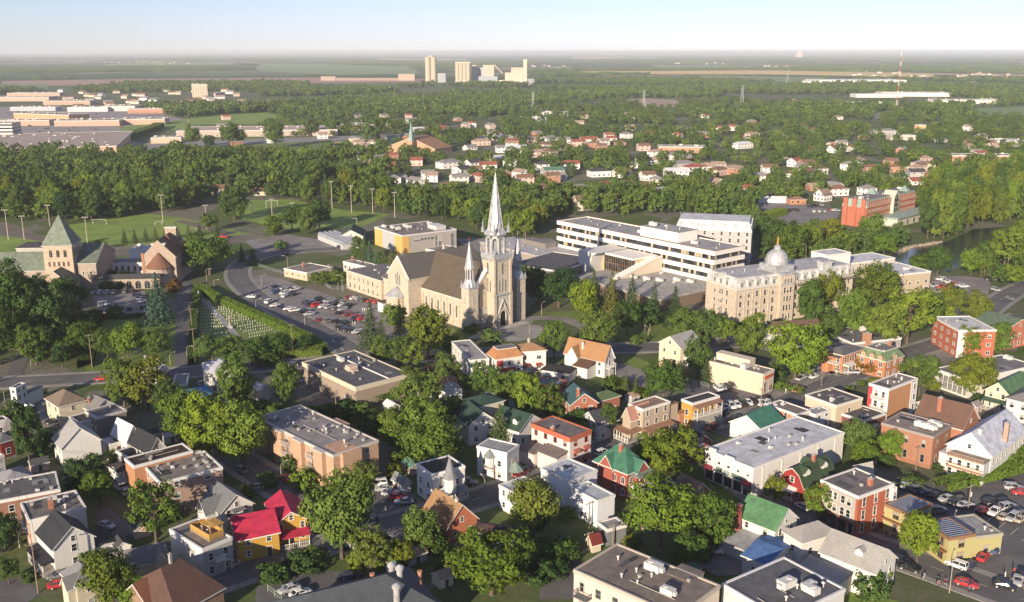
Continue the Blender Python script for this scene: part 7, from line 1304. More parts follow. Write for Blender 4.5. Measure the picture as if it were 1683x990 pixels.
for a in [(30, 575, 100, 118, 'broad', 'dark green'), (80, 572, 84, 98, 'broad', 'dark green'), (112, 535, 64, 76, 'broad', 'dark green'), (95, 505, 56, 46, 'broad', 'dark green'), (12, 520, 70, 80, 'broad', 'dark green'), (60, 600, 60, 62), (135, 590, 46, 56, 'broad', 'dark green'), (0, 600, 60, 90, 'broad', 'dark green'),
          (178, 592, 48, 48), (212, 594, 56, 58, 'broad', 'bright green'), (257, 591, 48, 46), (262, 532, 56, 78, 'fir', 'bluish'), (190, 522, 30, 24, 'bush', 'dark green'), (287, 480, 22, 26, 'bush', 'reddish'), (200, 474, 30, 20, 'bush', 'dark green'), (178, 476, 26, 18, 'bush', 'dark green'), (218, 472, 26, 20, 'bush', 'dark green'), (205, 464, 34, 17, 'broad', 'dark green'), (180, 462, 28, 16, 'broad', 'dark green'), (345, 452, 86, 58, 'broad', 'dark green'), (330, 436, 50, 36), (398, 430, 16, 28, 'fir'), (416, 436, 24, 26, 'fir', 'dark green'), (385, 362, 52, 50), (345, 380, 30, 26),
          (205, 668, 66, 74), (245, 675, 78, 82, 'broad', 'olive'), (278, 690, 52, 64), (300, 735, 70, 88, 'broad', 'bright green'), (345, 760, 92, 104, 'broad', 'bright green'), (400, 768, 92, 96, 'broad', 'green'), (390, 672, 70, 78), (470, 662, 54, 62, 'broad', 'bright green'), (425, 680, 34, 30, 'bush'), (50, 770, 50, 90, 'broad', 'dark green'), (75, 750, 44, 50, 'bush', 'dark green'), (130, 812, 50, 56, 'broad', 'dark green'), (165, 830, 54, 56, 'broad', 'green'), (150, 780, 40, 40, 'bush'),
          (257, 892, 88, 102), (188, 1005, 88, 98, 'broad', 'olive'), (225, 1010, 60, 60, 'broad', 'bright green'), (8, 905, 56, 60, 'broad', 'dark green'), (15, 960, 40, 40), (25, 700, 40, 50, 'bush', 'dark green'),
          (562, 918, 122, 132, 'broad', 'green'), (600, 800, 50, 40), (610, 940, 66, 70, 'broad', 'olive'), (640, 935, 40, 50, 'bush', 'olive'), (692, 912, 64, 74, 'broad', 'green'), (808, 978, 138, 104, 'broad', 'yellow green'), (735, 940, 50, 50, 'bush', 'dark green'), (660, 935, 50, 44, 'broad', 'olive'), (500, 800, 44, 36, 'bush', 'bright green'), (440, 800, 34, 30, 'bush'), (510, 830, 28, 34, 'bush', 'dark green'), (505, 935, 60, 40, 'bush', 'dark green'), (450, 955, 50, 36, 'bush', 'dark green'),
          (690, 690, 84, 76), (700, 735, 96, 74, 'broad', 'bright green'), (708, 772, 100, 80, 'broad', 'bright green'), (640, 720, 40, 44, 'broad', 'bright green'), (655, 745, 60, 60), (610, 715, 40, 36, 'bush', 'dark green'), (590, 690, 50, 30, 'bush', 'dark green'), (560, 690, 40, 34, 'bush', 'dark green'), (822, 732, 46, 66, 'fir', 'green'), (745, 705, 50, 50, 'broad', 'dark green'), (672, 645, 50, 40, 'broad', 'olive'),
          (625, 605, 34, 48), (655, 610, 50, 56), (680, 612, 44, 52), (704, 590, 70, 82, 'broad', 'olive'), (735, 635, 46, 52, 'broad', 'green'), (740, 575, 40, 32, 'bush', 'bright green'), (800, 655, 60, 54), (835, 665, 56, 50, 'broad', 'bright green'), (770, 650, 40, 36), (610, 572, 46, 72, 'fir', 'green'), (628, 588, 36, 60, 'fir', 'green'), (650, 545, 42, 42, 'broad', 'bright green'), (657, 548, 22, 54, 'fir', 'green'), (868, 680, 58, 62, 'broad', 'bright green'), (897, 692, 56, 62), (915, 690, 30, 34, 'bush'), (810, 560, 36, 22, 'bush'), (776, 545, 30, 16, 'bush', 'olive'),
          (910, 592, 50, 62, 'broad', 'green'), (980, 582, 62, 66, 'broad', 'green'), (958, 528, 50, 62, 'broad', 'bright green'), (975, 505, 40, 58, 'fir', 'green'), (1005, 522, 40, 72, 'fir', 'olive'), (1038, 520, 36, 66, 'fir', 'green'), (1074, 530, 38, 62, 'fir', 'green'), (1108, 540, 38, 66, 'fir', 'dark green'), (1030, 552, 52, 56, 'broad', 'dark green'), (1060, 545, 50, 46, 'broad', 'dark green'), (1125, 558, 60, 48, 'broad', 'green'), (1165, 562, 60, 46, 'broad', 'green'), (1190, 565, 46, 40), (1050, 565, 30, 16, 'bush'), (885, 500, 66, 52, 'broad', 'dark green'), (918, 506, 70, 56, 'broad', 'dark green'), (870, 470, 40, 30), (1235, 582, 52, 60, 'broad', 'green'), (1215, 540, 40, 14, 'bush'), (1280, 540, 30, 16, 'bush'),
          (1090, 662, 70, 66, 'broad', 'bright green'), (1146, 622, 50, 66, 'broad', 'green'), (1160, 628, 26, 44, 'fir', 'dark green'), (1028, 655, 18, 42, 'fir', 'olive'), (1044, 660, 18, 44, 'fir', 'olive'), (1012, 650, 44, 36, 'bush', 'dark green'), (1100, 798, 98, 88, 'broad', 'yellow green'), (1065, 770, 60, 50, 'broad', 'green'), (1085, 900, 118, 104, 'broad', 'bright green'), (1165, 905, 92, 92, 'broad', 'bright green'), (1135, 940, 60, 60, 'broad', 'dark green'), (875, 882, 90, 92, 'broad', 'olive'), (920, 920, 60, 40, 'bush', 'dark green'), (895, 950, 70, 40, 'bush', 'dark green'), (945, 715, 46, 40, 'broad', 'dark green'), (965, 720, 30, 36, 'bush'), (1000, 715, 40, 50, 'broad', 'dark green'), (1205, 745, 36, 30, 'bush'), (1060, 950, 44, 40, 'broad', 'dark green'),
          (1306, 624, 100, 88, 'broad', 'bright green'), (1270, 625, 40, 30, 'bush'), (1408, 752, 56, 60, 'broad', 'green'), (1462, 756, 46, 46, 'broad', 'bright green'), (1420, 772, 46, 48, 'broad', 'bright green'), (1338, 762, 26, 32, 'fir', 'bright green'), (1510, 650, 66, 66, 'broad', 'green'), (1595, 652, 74, 68, 'broad', 'olive'), (1428, 612, 46, 32, 'bush', 'reddish'), (1395, 606, 26, 22, 'bush', 'reddish'), (1341, 858, 46, 62, 'broad', 'bright green'), (1506, 925, 66, 84, 'broad', 'yellow green'), (1272, 832, 40, 50, 'broad', 'olive'), (1285, 640, 30, 14, 'bush', 'bright green'), (1310, 645, 24, 14, 'bush', 'bright green'), (1425, 985, 60, 56, 'bush', 'green'), (1445, 960, 40, 40, 'bush', 'bright green'), (1590, 585, 46, 46, 'broad', 'bright green'), (1640, 580, 50, 44, 'broad', 'green'), (1500, 800, 44, 22, 'bush'), (1640, 760, 50, 24, 'bush', 'bright green'), (1600, 790, 50, 22, 'bush'), (1672, 750, 50, 26, 'bush', 'bright green'), (1380, 800, 40, 24, 'bush', 'dark green'),
          (1330, 535, 56, 66, 'broad', 'green'), (1360, 520, 52, 70, 'broad', 'olive'), (1400, 560, 50, 80, 'broad', 'bright green'), (1365, 570, 40, 50, 'broad', 'green'), (1440, 510, 74, 70, 'broad', 'olive'), (1490, 565, 90, 92, 'broad', 'bright green'), (1450, 572, 70, 70, 'broad', 'green'), (1530, 545, 40, 60, 'broad', 'green'), (1562, 520, 44, 46, 'broad', 'olive'), (1605, 545, 48, 60, 'broad', 'olive'), (1560, 520, 20, 24, 'bush', 'bright green'), (1420, 465, 16, 34, 'fir', 'green'), (1540, 455, 42, 46, 'broad', 'green'), (1595, 452, 36, 40, 'broad', 'bright green'), (1612, 455, 34, 38, 'broad', 'bright green'), (1665, 470, 44, 32, 'broad', 'bright green'), (318, 243, 28, 32), (378, 241, 32, 34), (395, 240, 24, 26, 'broad', 'dark green'), (452, 244, 34, 40), (512, 224, 26, 26), (545, 222, 20, 24), (566, 220, 22, 24), (610, 236, 40, 40), (630, 228, 34, 36), (345, 244, 20, 20, 'broad', 'dark green'), (1650, 440, 60, 60, 'broad', 'green'), (1675, 420, 50, 50, 'broad', 'olive'), (1510, 450, 40, 30, 'broad', 'dark green'),
          (1452, 425, 40, 38, 'broad', 'bright green'), (1430, 398, 44, 42, 'broad', 'green'), (1472, 396, 30, 26), (1360, 410, 50, 46, 'broad', 'olive'), (1330, 420, 50, 50, 'broad', 'green'), (1390, 420, 46, 40), (1300, 430, 54, 56, 'broad', 'dark green'), (1270, 420, 50, 56, 'broad', 'dark green'), (1255, 400, 40, 40, 'broad', 'dark green'),
          (608, 438, 24, 40, 'fir', 'bluish'), (620, 442, 24, 36, 'fir', 'bluish'), (632, 446, 24, 36, 'fir'), (644, 448, 24, 36, 'fir'), (656, 449, 22, 34, 'fir', 'olive'), (668, 450, 22, 32, 'fir'), (592, 430, 34, 36, 'broad', 'dark green'), (600, 432, 22, 36, 'fir'), (527, 470, 40, 22, 'broad', 'green'), (556, 470, 34, 24), (462, 410, 22, 18, 'bush'), (505, 385, 34, 40), (480, 378, 40, 36, 'broad', 'dark green'), (525, 376, 46, 44, 'broad', 'dark green'), (450, 388, 40, 30),
          (205, 400, 13, 22, 'fir'), (222, 400, 13, 22, 'fir'), (240, 398, 13, 22, 'fir'), (256, 396, 13, 22, 'fir'), (273, 394, 13, 22, 'fir'), (291, 392, 14, 24, 'fir'), (310, 390, 13, 22, 'fir'), (328, 388, 13, 20, 'fir'), (357, 388, 13, 22, 'fir'), (160, 412, 26, 20, 'bush', 'olive'), (115, 405, 20, 22), (380, 592, 50, 38), (350, 596, 60, 40, 'broad', 'green'), (415, 598, 50, 40, 'broad', 'dark green'), (455, 590, 46, 40, 'broad', 'dark green'), (500, 582, 36, 30, 'broad', 'dark green'), (440, 600, 40, 26, 'bush', 'dark green')]: T(*a)
def zone(name, poly, sp, w, h, tint=None, kinds=('broad',), pixels=True, p=1.0, seed=0, nz=0):
    P = [at(*q).xy for q in poly]; r = random.Random(seed+len(TR)); x0, x1 = min(q.x for q in P), max(q.x for q in P); y0, y1 = min(q.y for q in P), max(q.y for q in P); y = y0; row = 0
    while y < y1:
        x = x0+(row % 2)*sp/2
        while x < x1:
            px, py = x+r.uniform(-.45, .45)*sp, y+r.uniform(-.45, .45)*sp
            if inpoly(P, px, py) and not blocked(px, py) and r.random() < p and (not nz or noise.noise(Vector((px*nz, py*nz, 0))) > -.12):
                f = r.random(); q = lambda a: a[0]+(a[1]-a[0])*min(1, max(0, f+r.uniform(-.25, .25))); k_ = 'fir' if kinds == ('broad',) and r.random() < .05 else r.choice(kinds); TR.append((k_, px, py, q(w)*(.6 if k_ == 'fir' else 1), q(h)*(1.15 if k_ == 'fir' else 1), tint or r.choice(('green', 'green', 'dark green', 'olive', 'bright green')), False, name))
            x += sp
        y += sp*.87; row += 1
zone('wood', [(-60, 300), (330, 285), (650, 300), (655, 352), (560, 342), (470, 330), (380, 326), (290, 345), (255, 352), (130, 372), (60, 366), (-60, 360)], 11, (9, 16), (11, 20), seed=1, p=.9)
zone('wood', [(-60, 264), (90, 262), (300, 262), (640, 268), (650, 300), (330, 285), (-60, 300)], 12, (10, 16), (10, 20), seed=2, p=.88)
zone('wood', [(640, 340), (900, 320), (915, 352), (890, 400), (850, 396), (800, 385), (752, 366), (660, 358)], 9.5, (9, 13), (11, 16), seed=3)
zone('wood', [(905, 330), (1240, 300), (1245, 355), (1235, 372), (1120, 352), (905, 356)], 10.5, (10, 14), (11, 16), seed=4, p=.9)
zone('wood', [(1240, 300), (1500, 290), (1500, 320), (1380, 320), (1250, 345)], 11, (9, 13), (9, 13), seed=5, p=.6)
zone('poplar wood', [(1512, 350), (1540, 318), (1683, 290), (1790, 290), (1790, 364), (1660, 366), (1600, 374), (1560, 394), (1520, 398)], 9.5, (10, 14), (19, 26), seed=6, kinds=('tall', 'tall', 'broad'))
zone('river wood', [(1240, 372), (1300, 372), (1380, 388), (1500, 402), (1460, 412), (1440, 440), (1330, 440), (1240, 425)], 9.5, (8, 11), (7, 10.5), seed=7, p=.85)
zone('river wood', [(1600, 440), (1683, 410), (1760, 405), (1760, 450), (1660, 480), (1610, 475)], 9, (8, 11), (8, 12), seed=8, p=.75)
zone('garden trees', [(1120, 575), (1270, 575), (1290, 548), (1480, 585), (1505, 545), (1440, 525), (1310, 540), (1240, 562)], 8.5, (6, 8.5), (5.5, 8.5), seed=9, p=.7)
zone('garden trees', [(0, 600), (20, 470), (60, 455), (150, 540), (140, 605), (60, 612)], 8, (7, 10), (7, 10), 'dark green', seed=10)
zone('suburb', [(640, 300), (660, 240), (1240, 232), (1700, 232), (1700, 290), (1500, 290), (1240, 300), (905, 330), (660, 340)], 13.5, (7, 15), (6, 14), seed=11, p=.54, nz=.012)
zone('suburb', [(330, 175), (700, 165), (1300, 168), (1700, 178), (1700, 232), (1240, 232), (660, 240), (640, 268), (300, 262), (460, 200), (350, 185)], 16, (9, 17), (7, 15), seed=12, p=.58, nz=.009)
zone('backyards', [(0, 640), (420, 640), (420, 990), (0, 990)], 9, (3, 6), (2.5, 6), seed=13, p=.35, kinds=('bush', 'bush', 'broad')); zone('backyards', [(420, 700), (1160, 640), (1160, 990), (420, 990)], 9, (3, 6), (2.5, 6), seed=14, p=.38, kinds=('bush', 'bush', 'broad')); zone('backyards', [(1160, 640), (1683, 540), (1683, 820), (1160, 990)], 9, (3, 5), (2, 4.5), seed=15, p=.3, kinds=('bush',))
# the largest in the picture become things of their own, the rest of each wood is one mass
def vis(t): return t[3]*t[4]*ppm((t[1], t[2], 0))**2*(3 if t[6] else 1)*(1 if -60 < proj((t[1], t[2], t[4]/2))[0] < 1743 else .01)
MOLD = {}
def plant(t, i):
    kind, x, y, w, h, tint, man, zn = t
    if kind == 'bush': v = i % 2; name, meshes, cat = 'shrub', (BUSH[v], None), 'shrub'
    elif kind == 'fir': v = i % 2; name, meshes, cat = 'fir_tree', (FIR[v], TRF), 'tree'
    elif kind == 'tall': v = i % 2; name, meshes, cat = 'poplar_tree', (TALL[v], TRB), 'tree'
    else: v = i % len(BROAD); name, meshes, cat = 'leafy_tree', (BROAD[v], TRB), 'tree'
    rz = (i*2.399) % 6.283; s = Vector((w, w, h)); c = TINT[tint]; j = 1+.10*math.sin(i*12.9); col = (c[0]*j, c[1]*j, c[2]*(2-j), 1)
    if kind == 'bush': o = link(name, meshes[0], None, (x, y, -.1*h), rz); o.scale = s; o.color = col; tag(o, None, cat)
    else:
        o = link(name, None, None, (x, y, 0), rz); o.scale = s; tag(o, None, cat); link('trunk', meshes[1], o); k = link('crown', meshes[0], o); k.color = col
    ht = 'tall' if h > 14 else 'small' if h < 7.5 else 'broad' if w > h*.95 else 'slim' if w < h*.6 else 'medium'
    kd = {'bush': 'bush', 'fir': 'conifer', 'tall': 'poplar'}.get(kind, 'tree'); o['group'] = {'bush': 'bushes', 'fir': 'conifers', 'tall': 'poplars by the river'}.get(kind, 'leafy trees in the '+(zn if zn != 'town' else 'town'))
    pend(o, f'{ht} {tint} {kd}' if kind != 'bush' else f'{tint} {kd}', (x, y, h/2))
zone('town', [(1700, 480), (1900, 470), (2150, 760), (2000, 1000), (1730, 1000), (1800, 800)], 10, (6, 10), (6, 10), seed=16, p=.6); zone('town', [(-20, 610), (-220, 600), (-420, 800), (-300, 1000), (-60, 1000), (-130, 760)], 10, (6, 10), (6, 10), seed=17, p=.6)
TR.sort(key=vis, reverse=True); REST = {}; cnt = {'broad': 0, 'fir': 0, 'bush': 0, 'tall': 0}; LIM = {'broad': 285, 'fir': 80, 'bush': 120, 'tall': 60}
for i, t in enumerate(TR):
    if cnt[t[0]] < LIM[t[0]]: cnt[t[0]] += 1; plant(t, i)
    else: REST.setdefault(t[7], []).append(t)
# ------------------------------------------------------------ woods as one mass each
def scatter(name, label, P, SC, RZ, VI, meshes, mat_col=None):
    me = bpy.data.meshes.new(name); me.vertices.add(len(P)); me.vertices.foreach_set('co', np.asarray(P, np.float32).ravel())
    for nm, ty, v in (('sc', 'FLOAT_VECTOR', SC), ('rz', 'FLOAT', RZ), ('vi', 'INT', VI)):
        a = me.attributes.new(nm, ty, 'POINT'); a.data.foreach_set('vector' if ty == 'FLOAT_VECTOR' else 'value', np.asarray(v, np.int32 if ty == 'INT' else np.float32).ravel())
    me.update(); o = link(name, me); tag(o, label, 'woods', None, 'stuff')
    ng = bpy.data.node_groups.new(name, 'GeometryNodeTree'); ng.interface.new_socket('Geometry', in_out='INPUT', socket_type='NodeSocketGeometry'); ng.interface.new_socket('Geometry', in_out='OUTPUT', socket_type='NodeSocketGeometry')
    N, L = ng.nodes, ng.links; gi, go = N.new('NodeGroupInput'), N.new('NodeGroupOutput'); ip = N.new('GeometryNodeInstanceOnPoints'); jn = N.new('GeometryNodeJoinGeometry')
    for q in reversed(meshes):
        s = bpy.data.objects.new(q.name+'_source', q); oi = N.new('GeometryNodeObjectInfo'); oi.inputs['Object'].default_value = s; oi.inputs['As Instance'].default_value = True; L.new(oi.outputs['Geometry'], jn.inputs[0])
    def at_(nm, ty): a = N.new('GeometryNodeInputNamedAttribute'); a.data_type = ty; a.inputs['Name'].default_value = nm; return a.outputs['Attribute']
    cx = N.new('ShaderNodeCombineXYZ'); L.new(at_('rz', 'FLOAT'), cx.inputs[2]); L.new(gi.outputs[0], ip.inputs['Points']); L.new(jn.outputs[0], ip.inputs['Instance']); ip.inputs['Pick Instance'].default_value = True
    L.new(at_('vi', 'INT'), ip.inputs['Instance Index']); L.new(cx.outputs[0], ip.inputs['Rotation']); L.new(at_('sc', 'FLOAT_VECTOR'), ip.inputs['Scale']); L.new(ip.outputs[0], go.inputs[0])
    md = o.modifiers.new('scatter', 'NODES'); md.node_group = ng; return o
LB = {'wood': 'dense green wood filling the middle distance behind the playing fields', 'suburb': 'mass of suburban garden trees spreading to the far plain', 'garden trees': 'dense garden trees filling the gaps around the seminary', 'river wood': 'leafy wood along the near river bank', 'poplar wood': 'tall poplar wood on the far river bank', 'backyards': 'low bushes and undergrowth filling the dark backyards', 'town': 'small trees and bushes between the town houses'}
for zn, L_ in REST.items():
    scatter('woods' if zn != 'backyards' else 'undergrowth', LB[zn], [(t[1], t[2], -.03*t[4]) for t in L_], [(t[3], t[3], t[4]) for t in L_], [i*2.4 for i in range(len(L_))], [5 if t[0] == 'fir' else i % 5 for i, t in enumerate(L_)], MID+MIDF)
def mass(name, label, y0, y1, sp0, sp1, meshes, size, dens, fx=.6, seed=0, sc0=.5, thr=0.0, excl=True):
    r = np.random.default_rng(seed); P, SC = [], []; y = y0
    while y < y1:
        k = (y-y0)/(y1-y0); sp = sp0+(sp1-sp0)*k; x = -fx*y
        while x < fx*y:
            px, py = x+r.uniform(-.5, .5)*sp, y+r.uniform(-.5, .5)*sp; x += sp
            if noise.fractal(Vector((px*dens, py*dens, 7.0)), 1.0, 2.0, 3) < thr or (excl and blocked(px, py)) or (not excl and any(inpoly(q, px, py) for q in FIELDS)): continue
            P.append((px, py, -.3)); f = r.uniform(.8, 1.25)*size; SC.append((f, f, f*r.uniform(.7, 1.0)) if meshes is LOW else (r.uniform(.9, 1.3), r.uniform(.9, 1.3), r.uniform(.9, 1.3)))
        y += sp*.9
    n = len(P); scatter(name, label, P, SC, r.uniform(0, 6.28, n), r.integers(0, len(meshes), n), meshes); return n
print('far', mass('woods', 'far wood and suburb canopy reaching to the cement works', 1620, 3750, 15, 23, LOW, 17, .0016, .57, 3, thr=0.0))
print('clumps', mass('woods', 'distant forest patches between the fields of the plain', 3800, 15000, 85, 150, CLUMP, 1, .00042, .57, 4, thr=.12, excl=False))
# ------------------------------------------------------------ vehicles
def ring(x, hw, z0, z1, c=.12): return [(x, -hw+c, z0), (x, hw-c, z0), (x, hw, z0+c), (x, hw, z1-c*1.3), (x, hw-c, z1), (x, -hw+c, z1), (x, -hw, z1-c*1.3), (x, -hw, z0+c)]
def car_parts(kind):
    if kind == 'sedan': L, body, cab = 4.6, [(-2.3, .70, .45, .80), (-2.18, .82, .30, .95), (-1.4, .88, .24, 1.0), (0, .9, .22, .96), (1.0, .89, .24, .94), (1.9, .85, .28, .82), (2.28, .70, .40, .66)], ((-1.85, 1.05), (-1.05, .25), .95, 1.42)
    elif kind == 'hatchback': L, body, cab = 4.1, [(-2.0, .74, .42, .9), (-1.9, .84, .30, 1.02), (-1.2, .87, .24, 1.02), (0, .88, .22, .98), (1.0, .87, .24, .95), (1.75, .82, .3, .82), (2.05, .68, .4, .66)], ((-1.95, 1.1), (-1.55, .2), .98, 1.50)
    elif kind == 'suv': L, body, cab = 4.7, [(-2.3, .80, .5, 1.05), (-2.2, .90, .38, 1.15), (-1.2, .94, .32, 1.15), (0, .95, .32, 1.12), (1.0, .94, .34, 1.10), (2.0, .90, .38, 1.0), (2.32, .78, .5, .85)], ((-2.25, 1.1), (-1.95, .35), 1.13, 1.78)
    elif kind == 'pickup': L, body, cab = 5.5, [(-2.7, .86, .55, 1.05), (-2.6, .94, .45, 1.12), (-.6, .96, .42, 1.12), (.2, .97, .4, 1.12), (1.2, .96, .42, 1.12), (2.4, .92, .45, 1.02), (2.7, .8, .55, .85)], ((-.75, 1.35), (-.55, .65), 1.1, 1.8)
    else: L, body, cab = 5.0, [(-2.45, .84, .5, 1.3), (-2.35, .93, .4, 1.35), (-1, .96, .34, 1.35), (.5, .96, .34, 1.25), (1.4, .95, .36, 1.12), (2.1, .9, .4, .98), (2.45, .76, .5, .8)], ((-2.35, 1.6), (-2.2, .8), 1.25, 1.98)
    b = MB(); b.loft([ring(*r) for r in body]); (xb0, xb1), (xt0, xt1), z0, z1 = cab; w0, w1 = body[3][1]-.06, body[3][1]-.24
    q = lambda x0, x1, w, z: [(x0, -w, z), (x1, -w*.94, z), (x1, w*.94, z), (x0, w, z)]
    g = MB(); g.loft([q(xb0, xb1, w0, z0-.05), q(xt0, xt1, w1, z1-.03)])
    b.loft([q(xt0-.05, xt1+.04, w1+.03, z1-.04), q(xt0+.05, xt1-.06, w1-.05, z1+.03)])
    lo, hi = q(xb0, xb1, w0+.015, z0-.05), q(xt0, xt1, w1+.015, z1-.02)
    for i in range(4): b.tube(lo[i], hi[i], .055, 4)
    for s in (-1, 1): xm0, xm1 = (xb0+xb1)/2-.1, (xt0+xt1)/2-.1; b.tube((xm0, s*(w0+.01), z0-.05), (xm1, s*(w1+.01), z1-.02), .05, 4); b.box(xb1-.35, s*(w0+.12)-.1, z0+.02, xb1-.15, s*(w0+.12)+.1, z0+.18)
    if kind == 'pickup':
        n = len(b.v); bed = MB(); bed.box(-2.5, -.8, 1.125, -.85, .8, 1.13)
    zc = body[-2][3]; xf, xr, hw = body[-1][0], body[0][0], body[3][1]
    hl = [MB().box(xf-.28, s*.48-.17, body[-1][3]-.14, xf+.012, s*.48+.17, body[-1][3]-.005) for s in (-1, 1)]; tl = [MB().box(xr-.012, s*.52-.14, body[0][3]-.2, xr+.15, s*.52+.14, body[0][3]-.02) for s in (-1, 1)]
    wh = []
    for sx in (xf-.85, xr+.85):
        for s in (-1, 1): t = MB(); rr = .33 if kind in ('sedan', 'hatchback') else .38; t.loft([[(sx+r*math.cos(a*math.pi/8), s*(hw-.2+o), rr+r*math.sin(a*math.pi/8)) for a in range(16)] for r, o in ((rr*.9, 0), (rr, .03), (rr, .2), (rr*.9, .225))]); h = MB(); h.loft([[(sx+r*math.cos(a*math.pi/5), s*(hw+.027+o), rr+r*math.sin(a*math.pi/5)) for a in range(10)] for r, o in ((rr*.62, 0), (rr*.55, .012))]); wh.append((t, h))
    return b, g, hl, tl, wh, (MB().box(-2.5, -.8, 1.125, -.85, .8, 1.14) if kind == 'pickup' else None)
LAMPM, TAILM = M('plain', (.7, .7, .68), .2), M('plain', (.25, .02, .02), .3); CARM = {}; CARS = {}
for kd in ('sedan', 'hatchback', 'suv', 'pickup', 'van'):
    b, g, hl, tl, wh, bed = car_parts(kd); CARM[kd] = dict(body=b.mesh('car_body', PAINT), glass=g.mesh('car_glass', GLASS), hl=[x.mesh('headlight', LAMPM) for x in hl], tl=[x.mesh('taillight', TAILM) for x in tl], wh=[(t.mesh('tyre', RUBBER), h.mesh('rim', CHROME)) for t, h in wh], bed=bed.mesh('cargo_bed', DARK) if bed else None)
    f = MB(); 
    for src, mi in ((b, 0), (g, 1)): f.faces(src.v, src.f, mi)
    for t, h in wh: f.faces(t.v, t.f, 2)
    CARM[kd]['far'] = f.mesh('far_car', [PAINT, GLASS, RUBBER])
CC = {'white': (.75, .74, .72), 'silver': (.42, .43, .44), 'grey': (.17, .175, .18), 'black': (.018, .018, .02), 'blue': (.05, .09, .22), 'red': (.48, .03, .035), 'dark red': (.20, .025, .03), 'beige': (.42, .36, .27), 'yellow green': (.45, .47, .12), 'dark blue': (.025, .035, .08)}
cr_ = random.Random(8)
def car(p, ang, col=None, kind=None, desc='', full=True, group='parked cars'):
    kind = kind or cr_.choice(('sedan', 'sedan', 'sedan', 'hatchback', 'suv', 'suv', 'van', 'pickup')); col = col or cr_.choice(('white', 'white', 'silver', 'silver', 'grey', 'black', 'black', 'dark blue', 'blue', 'red', 'beige', 'dark red')); C = (*CC[col], 1); mm = CARM[kind]
    z = .13; nm = {'sedan': 'car', 'hatchback': 'car', 'suv': 'car', 'pickup': 'pickup_truck', 'van': 'van'}[kind]; cat = nm.replace('_truck', ' truck')
    if not full: o = link(nm, mm['far'], None, (p.x, p.y, z), ang); o.color = C
    else:
        o = link(nm, None, None, (p.x, p.y, z), ang); b = link('body', mm['body'], o); b.color = C; link('car_window', mm['glass'], o)
        for x in mm['hl']: link('headlight', x, o)
        for x in mm['tl']: link('taillight', x, o)
        for t, h in mm['wh']: w = link('wheel', t, o); link('rim', h, w)
        if mm['bed']: link('cargo_bed', mm['bed'], o)
    tag(o, 'x', cat, group); PEND.append((o, f'{col} {kind}', desc, proj(p)[0])); return o
def row(a, c, n, ang, desc, cols=None, kinds=None, reg=None, full=True, jit=.25, fill=1.0):
    if reg: a, c = Z(reg, *a), Z(reg, *c)
    p, q = at(*a), at(*c); d = (q-p).normalized(); base = math.atan2(d.y, d.x)
    for i in range(n):
        if cr_.random() > fill: continue
        t = p.lerp(q, i/max(1, n-1)); car(t, base+R(ang)+cr_.uniform(-.05, .05)+(math.pi if cr_.random() < .4 else 0), cols[i] if cols and i < len(cols) and cols[i] else None, kinds[i] if kinds and i < len(kinds) and kinds[i] else None, desc, full)
CL = 'cathedral car park'
row((118, 680), (255, 698), 3, 80, f'in the far pair of rows of the {CL}', ('dark blue', 'silver', 'white'), (None, 'sedan', 'pickup'), '11'); row((125, 715), (245, 728), 3, 80, f'just below the white pickup in the {CL}', ('blue', 'white', 'black'), None, '11'); row((190, 738), (200, 738), 1, 75, f'low in the far group of the {CL}', ('white',), ('sedan',), '11')
row((125, 800), (345, 855), 6, 75, f'in the row beside the curving street at the {CL}', ('white', 'dark blue', 'white', 'white', 'black', 'silver'), None, '11')
row((320, 785), (600, 800), 7, 78, f'in the middle row of the {CL}', ('black', 'blue', 'black', 'silver', 'black', 'white', 'black'), None, '11'); row((350, 795), (560, 825), 6, 78, f'in the second middle row of the {CL}', ('dark blue', 'red', 'white', 'silver', 'grey', 'silver'), None, '11'); row((400, 762), (470, 772), 2, 78, f'above the middle rows of the {CL}', ('black', 'silver'), ('suv', 'pickup'), '11')
row((600, 748), (780, 778), 6, 75, f'in the row against the sacristy lawn of the {CL}', ('dark red', 'white', 'grey', 'black', 'red', 'red'), ('sedan',)*6, '11'); row((545, 850), (640, 872), 3, 76, f'in the short row near the walkers of the {CL}', ('black', 'dark red', 'red'), None, '11'); row((640, 882), (720, 895), 3, 76, f'right of the red cars in the {CL}', ('dark blue', 'red', 'grey'), None, '11')
row((415, 895), (580, 915), 4, 60, f'in the lower row of the {CL}', ('dark red', 'grey', 'black', 'black'), ('sedan', 'suv', 'suv', 'pickup'), '11'); row((550, 945), (690, 985), 5, 62, f'in the slanting row under the firs of the {CL}', ('black', 'dark blue', 'black', 'silver', 'black'), None, '11')
car(zat('11', 88, 778), 1.2, 'white', 'van', f'alone at the corner of the {CL}'); car(at(413, 490), 2.9, 'white', 'sedan', 'on the curving street by the cemetery hedge')
row((605, 720), (735, 716), 4, 85, 'in the row under the cloister of the abbey yard', ('silver', 'white', 'white', 'silver'), None, '10'); row((800, 712), (850, 708), 2, 85, 'right of the white cars in the abbey yard', ('grey', 'black'), None, '10'); row((665, 772), (670, 795), 2, 90, 'in the middle of the abbey yard', ('silver', 'white'), None, '10'); row((890, 742), (910, 775), 3, 90, 'beside the blue spruce in the abbey yard', ('dark blue', 'silver', 'white'), None, '10'); row((835, 820), (920, 812), 2, 80, 'on the near side of the abbey yard', ('black', 'black'), None, '10')
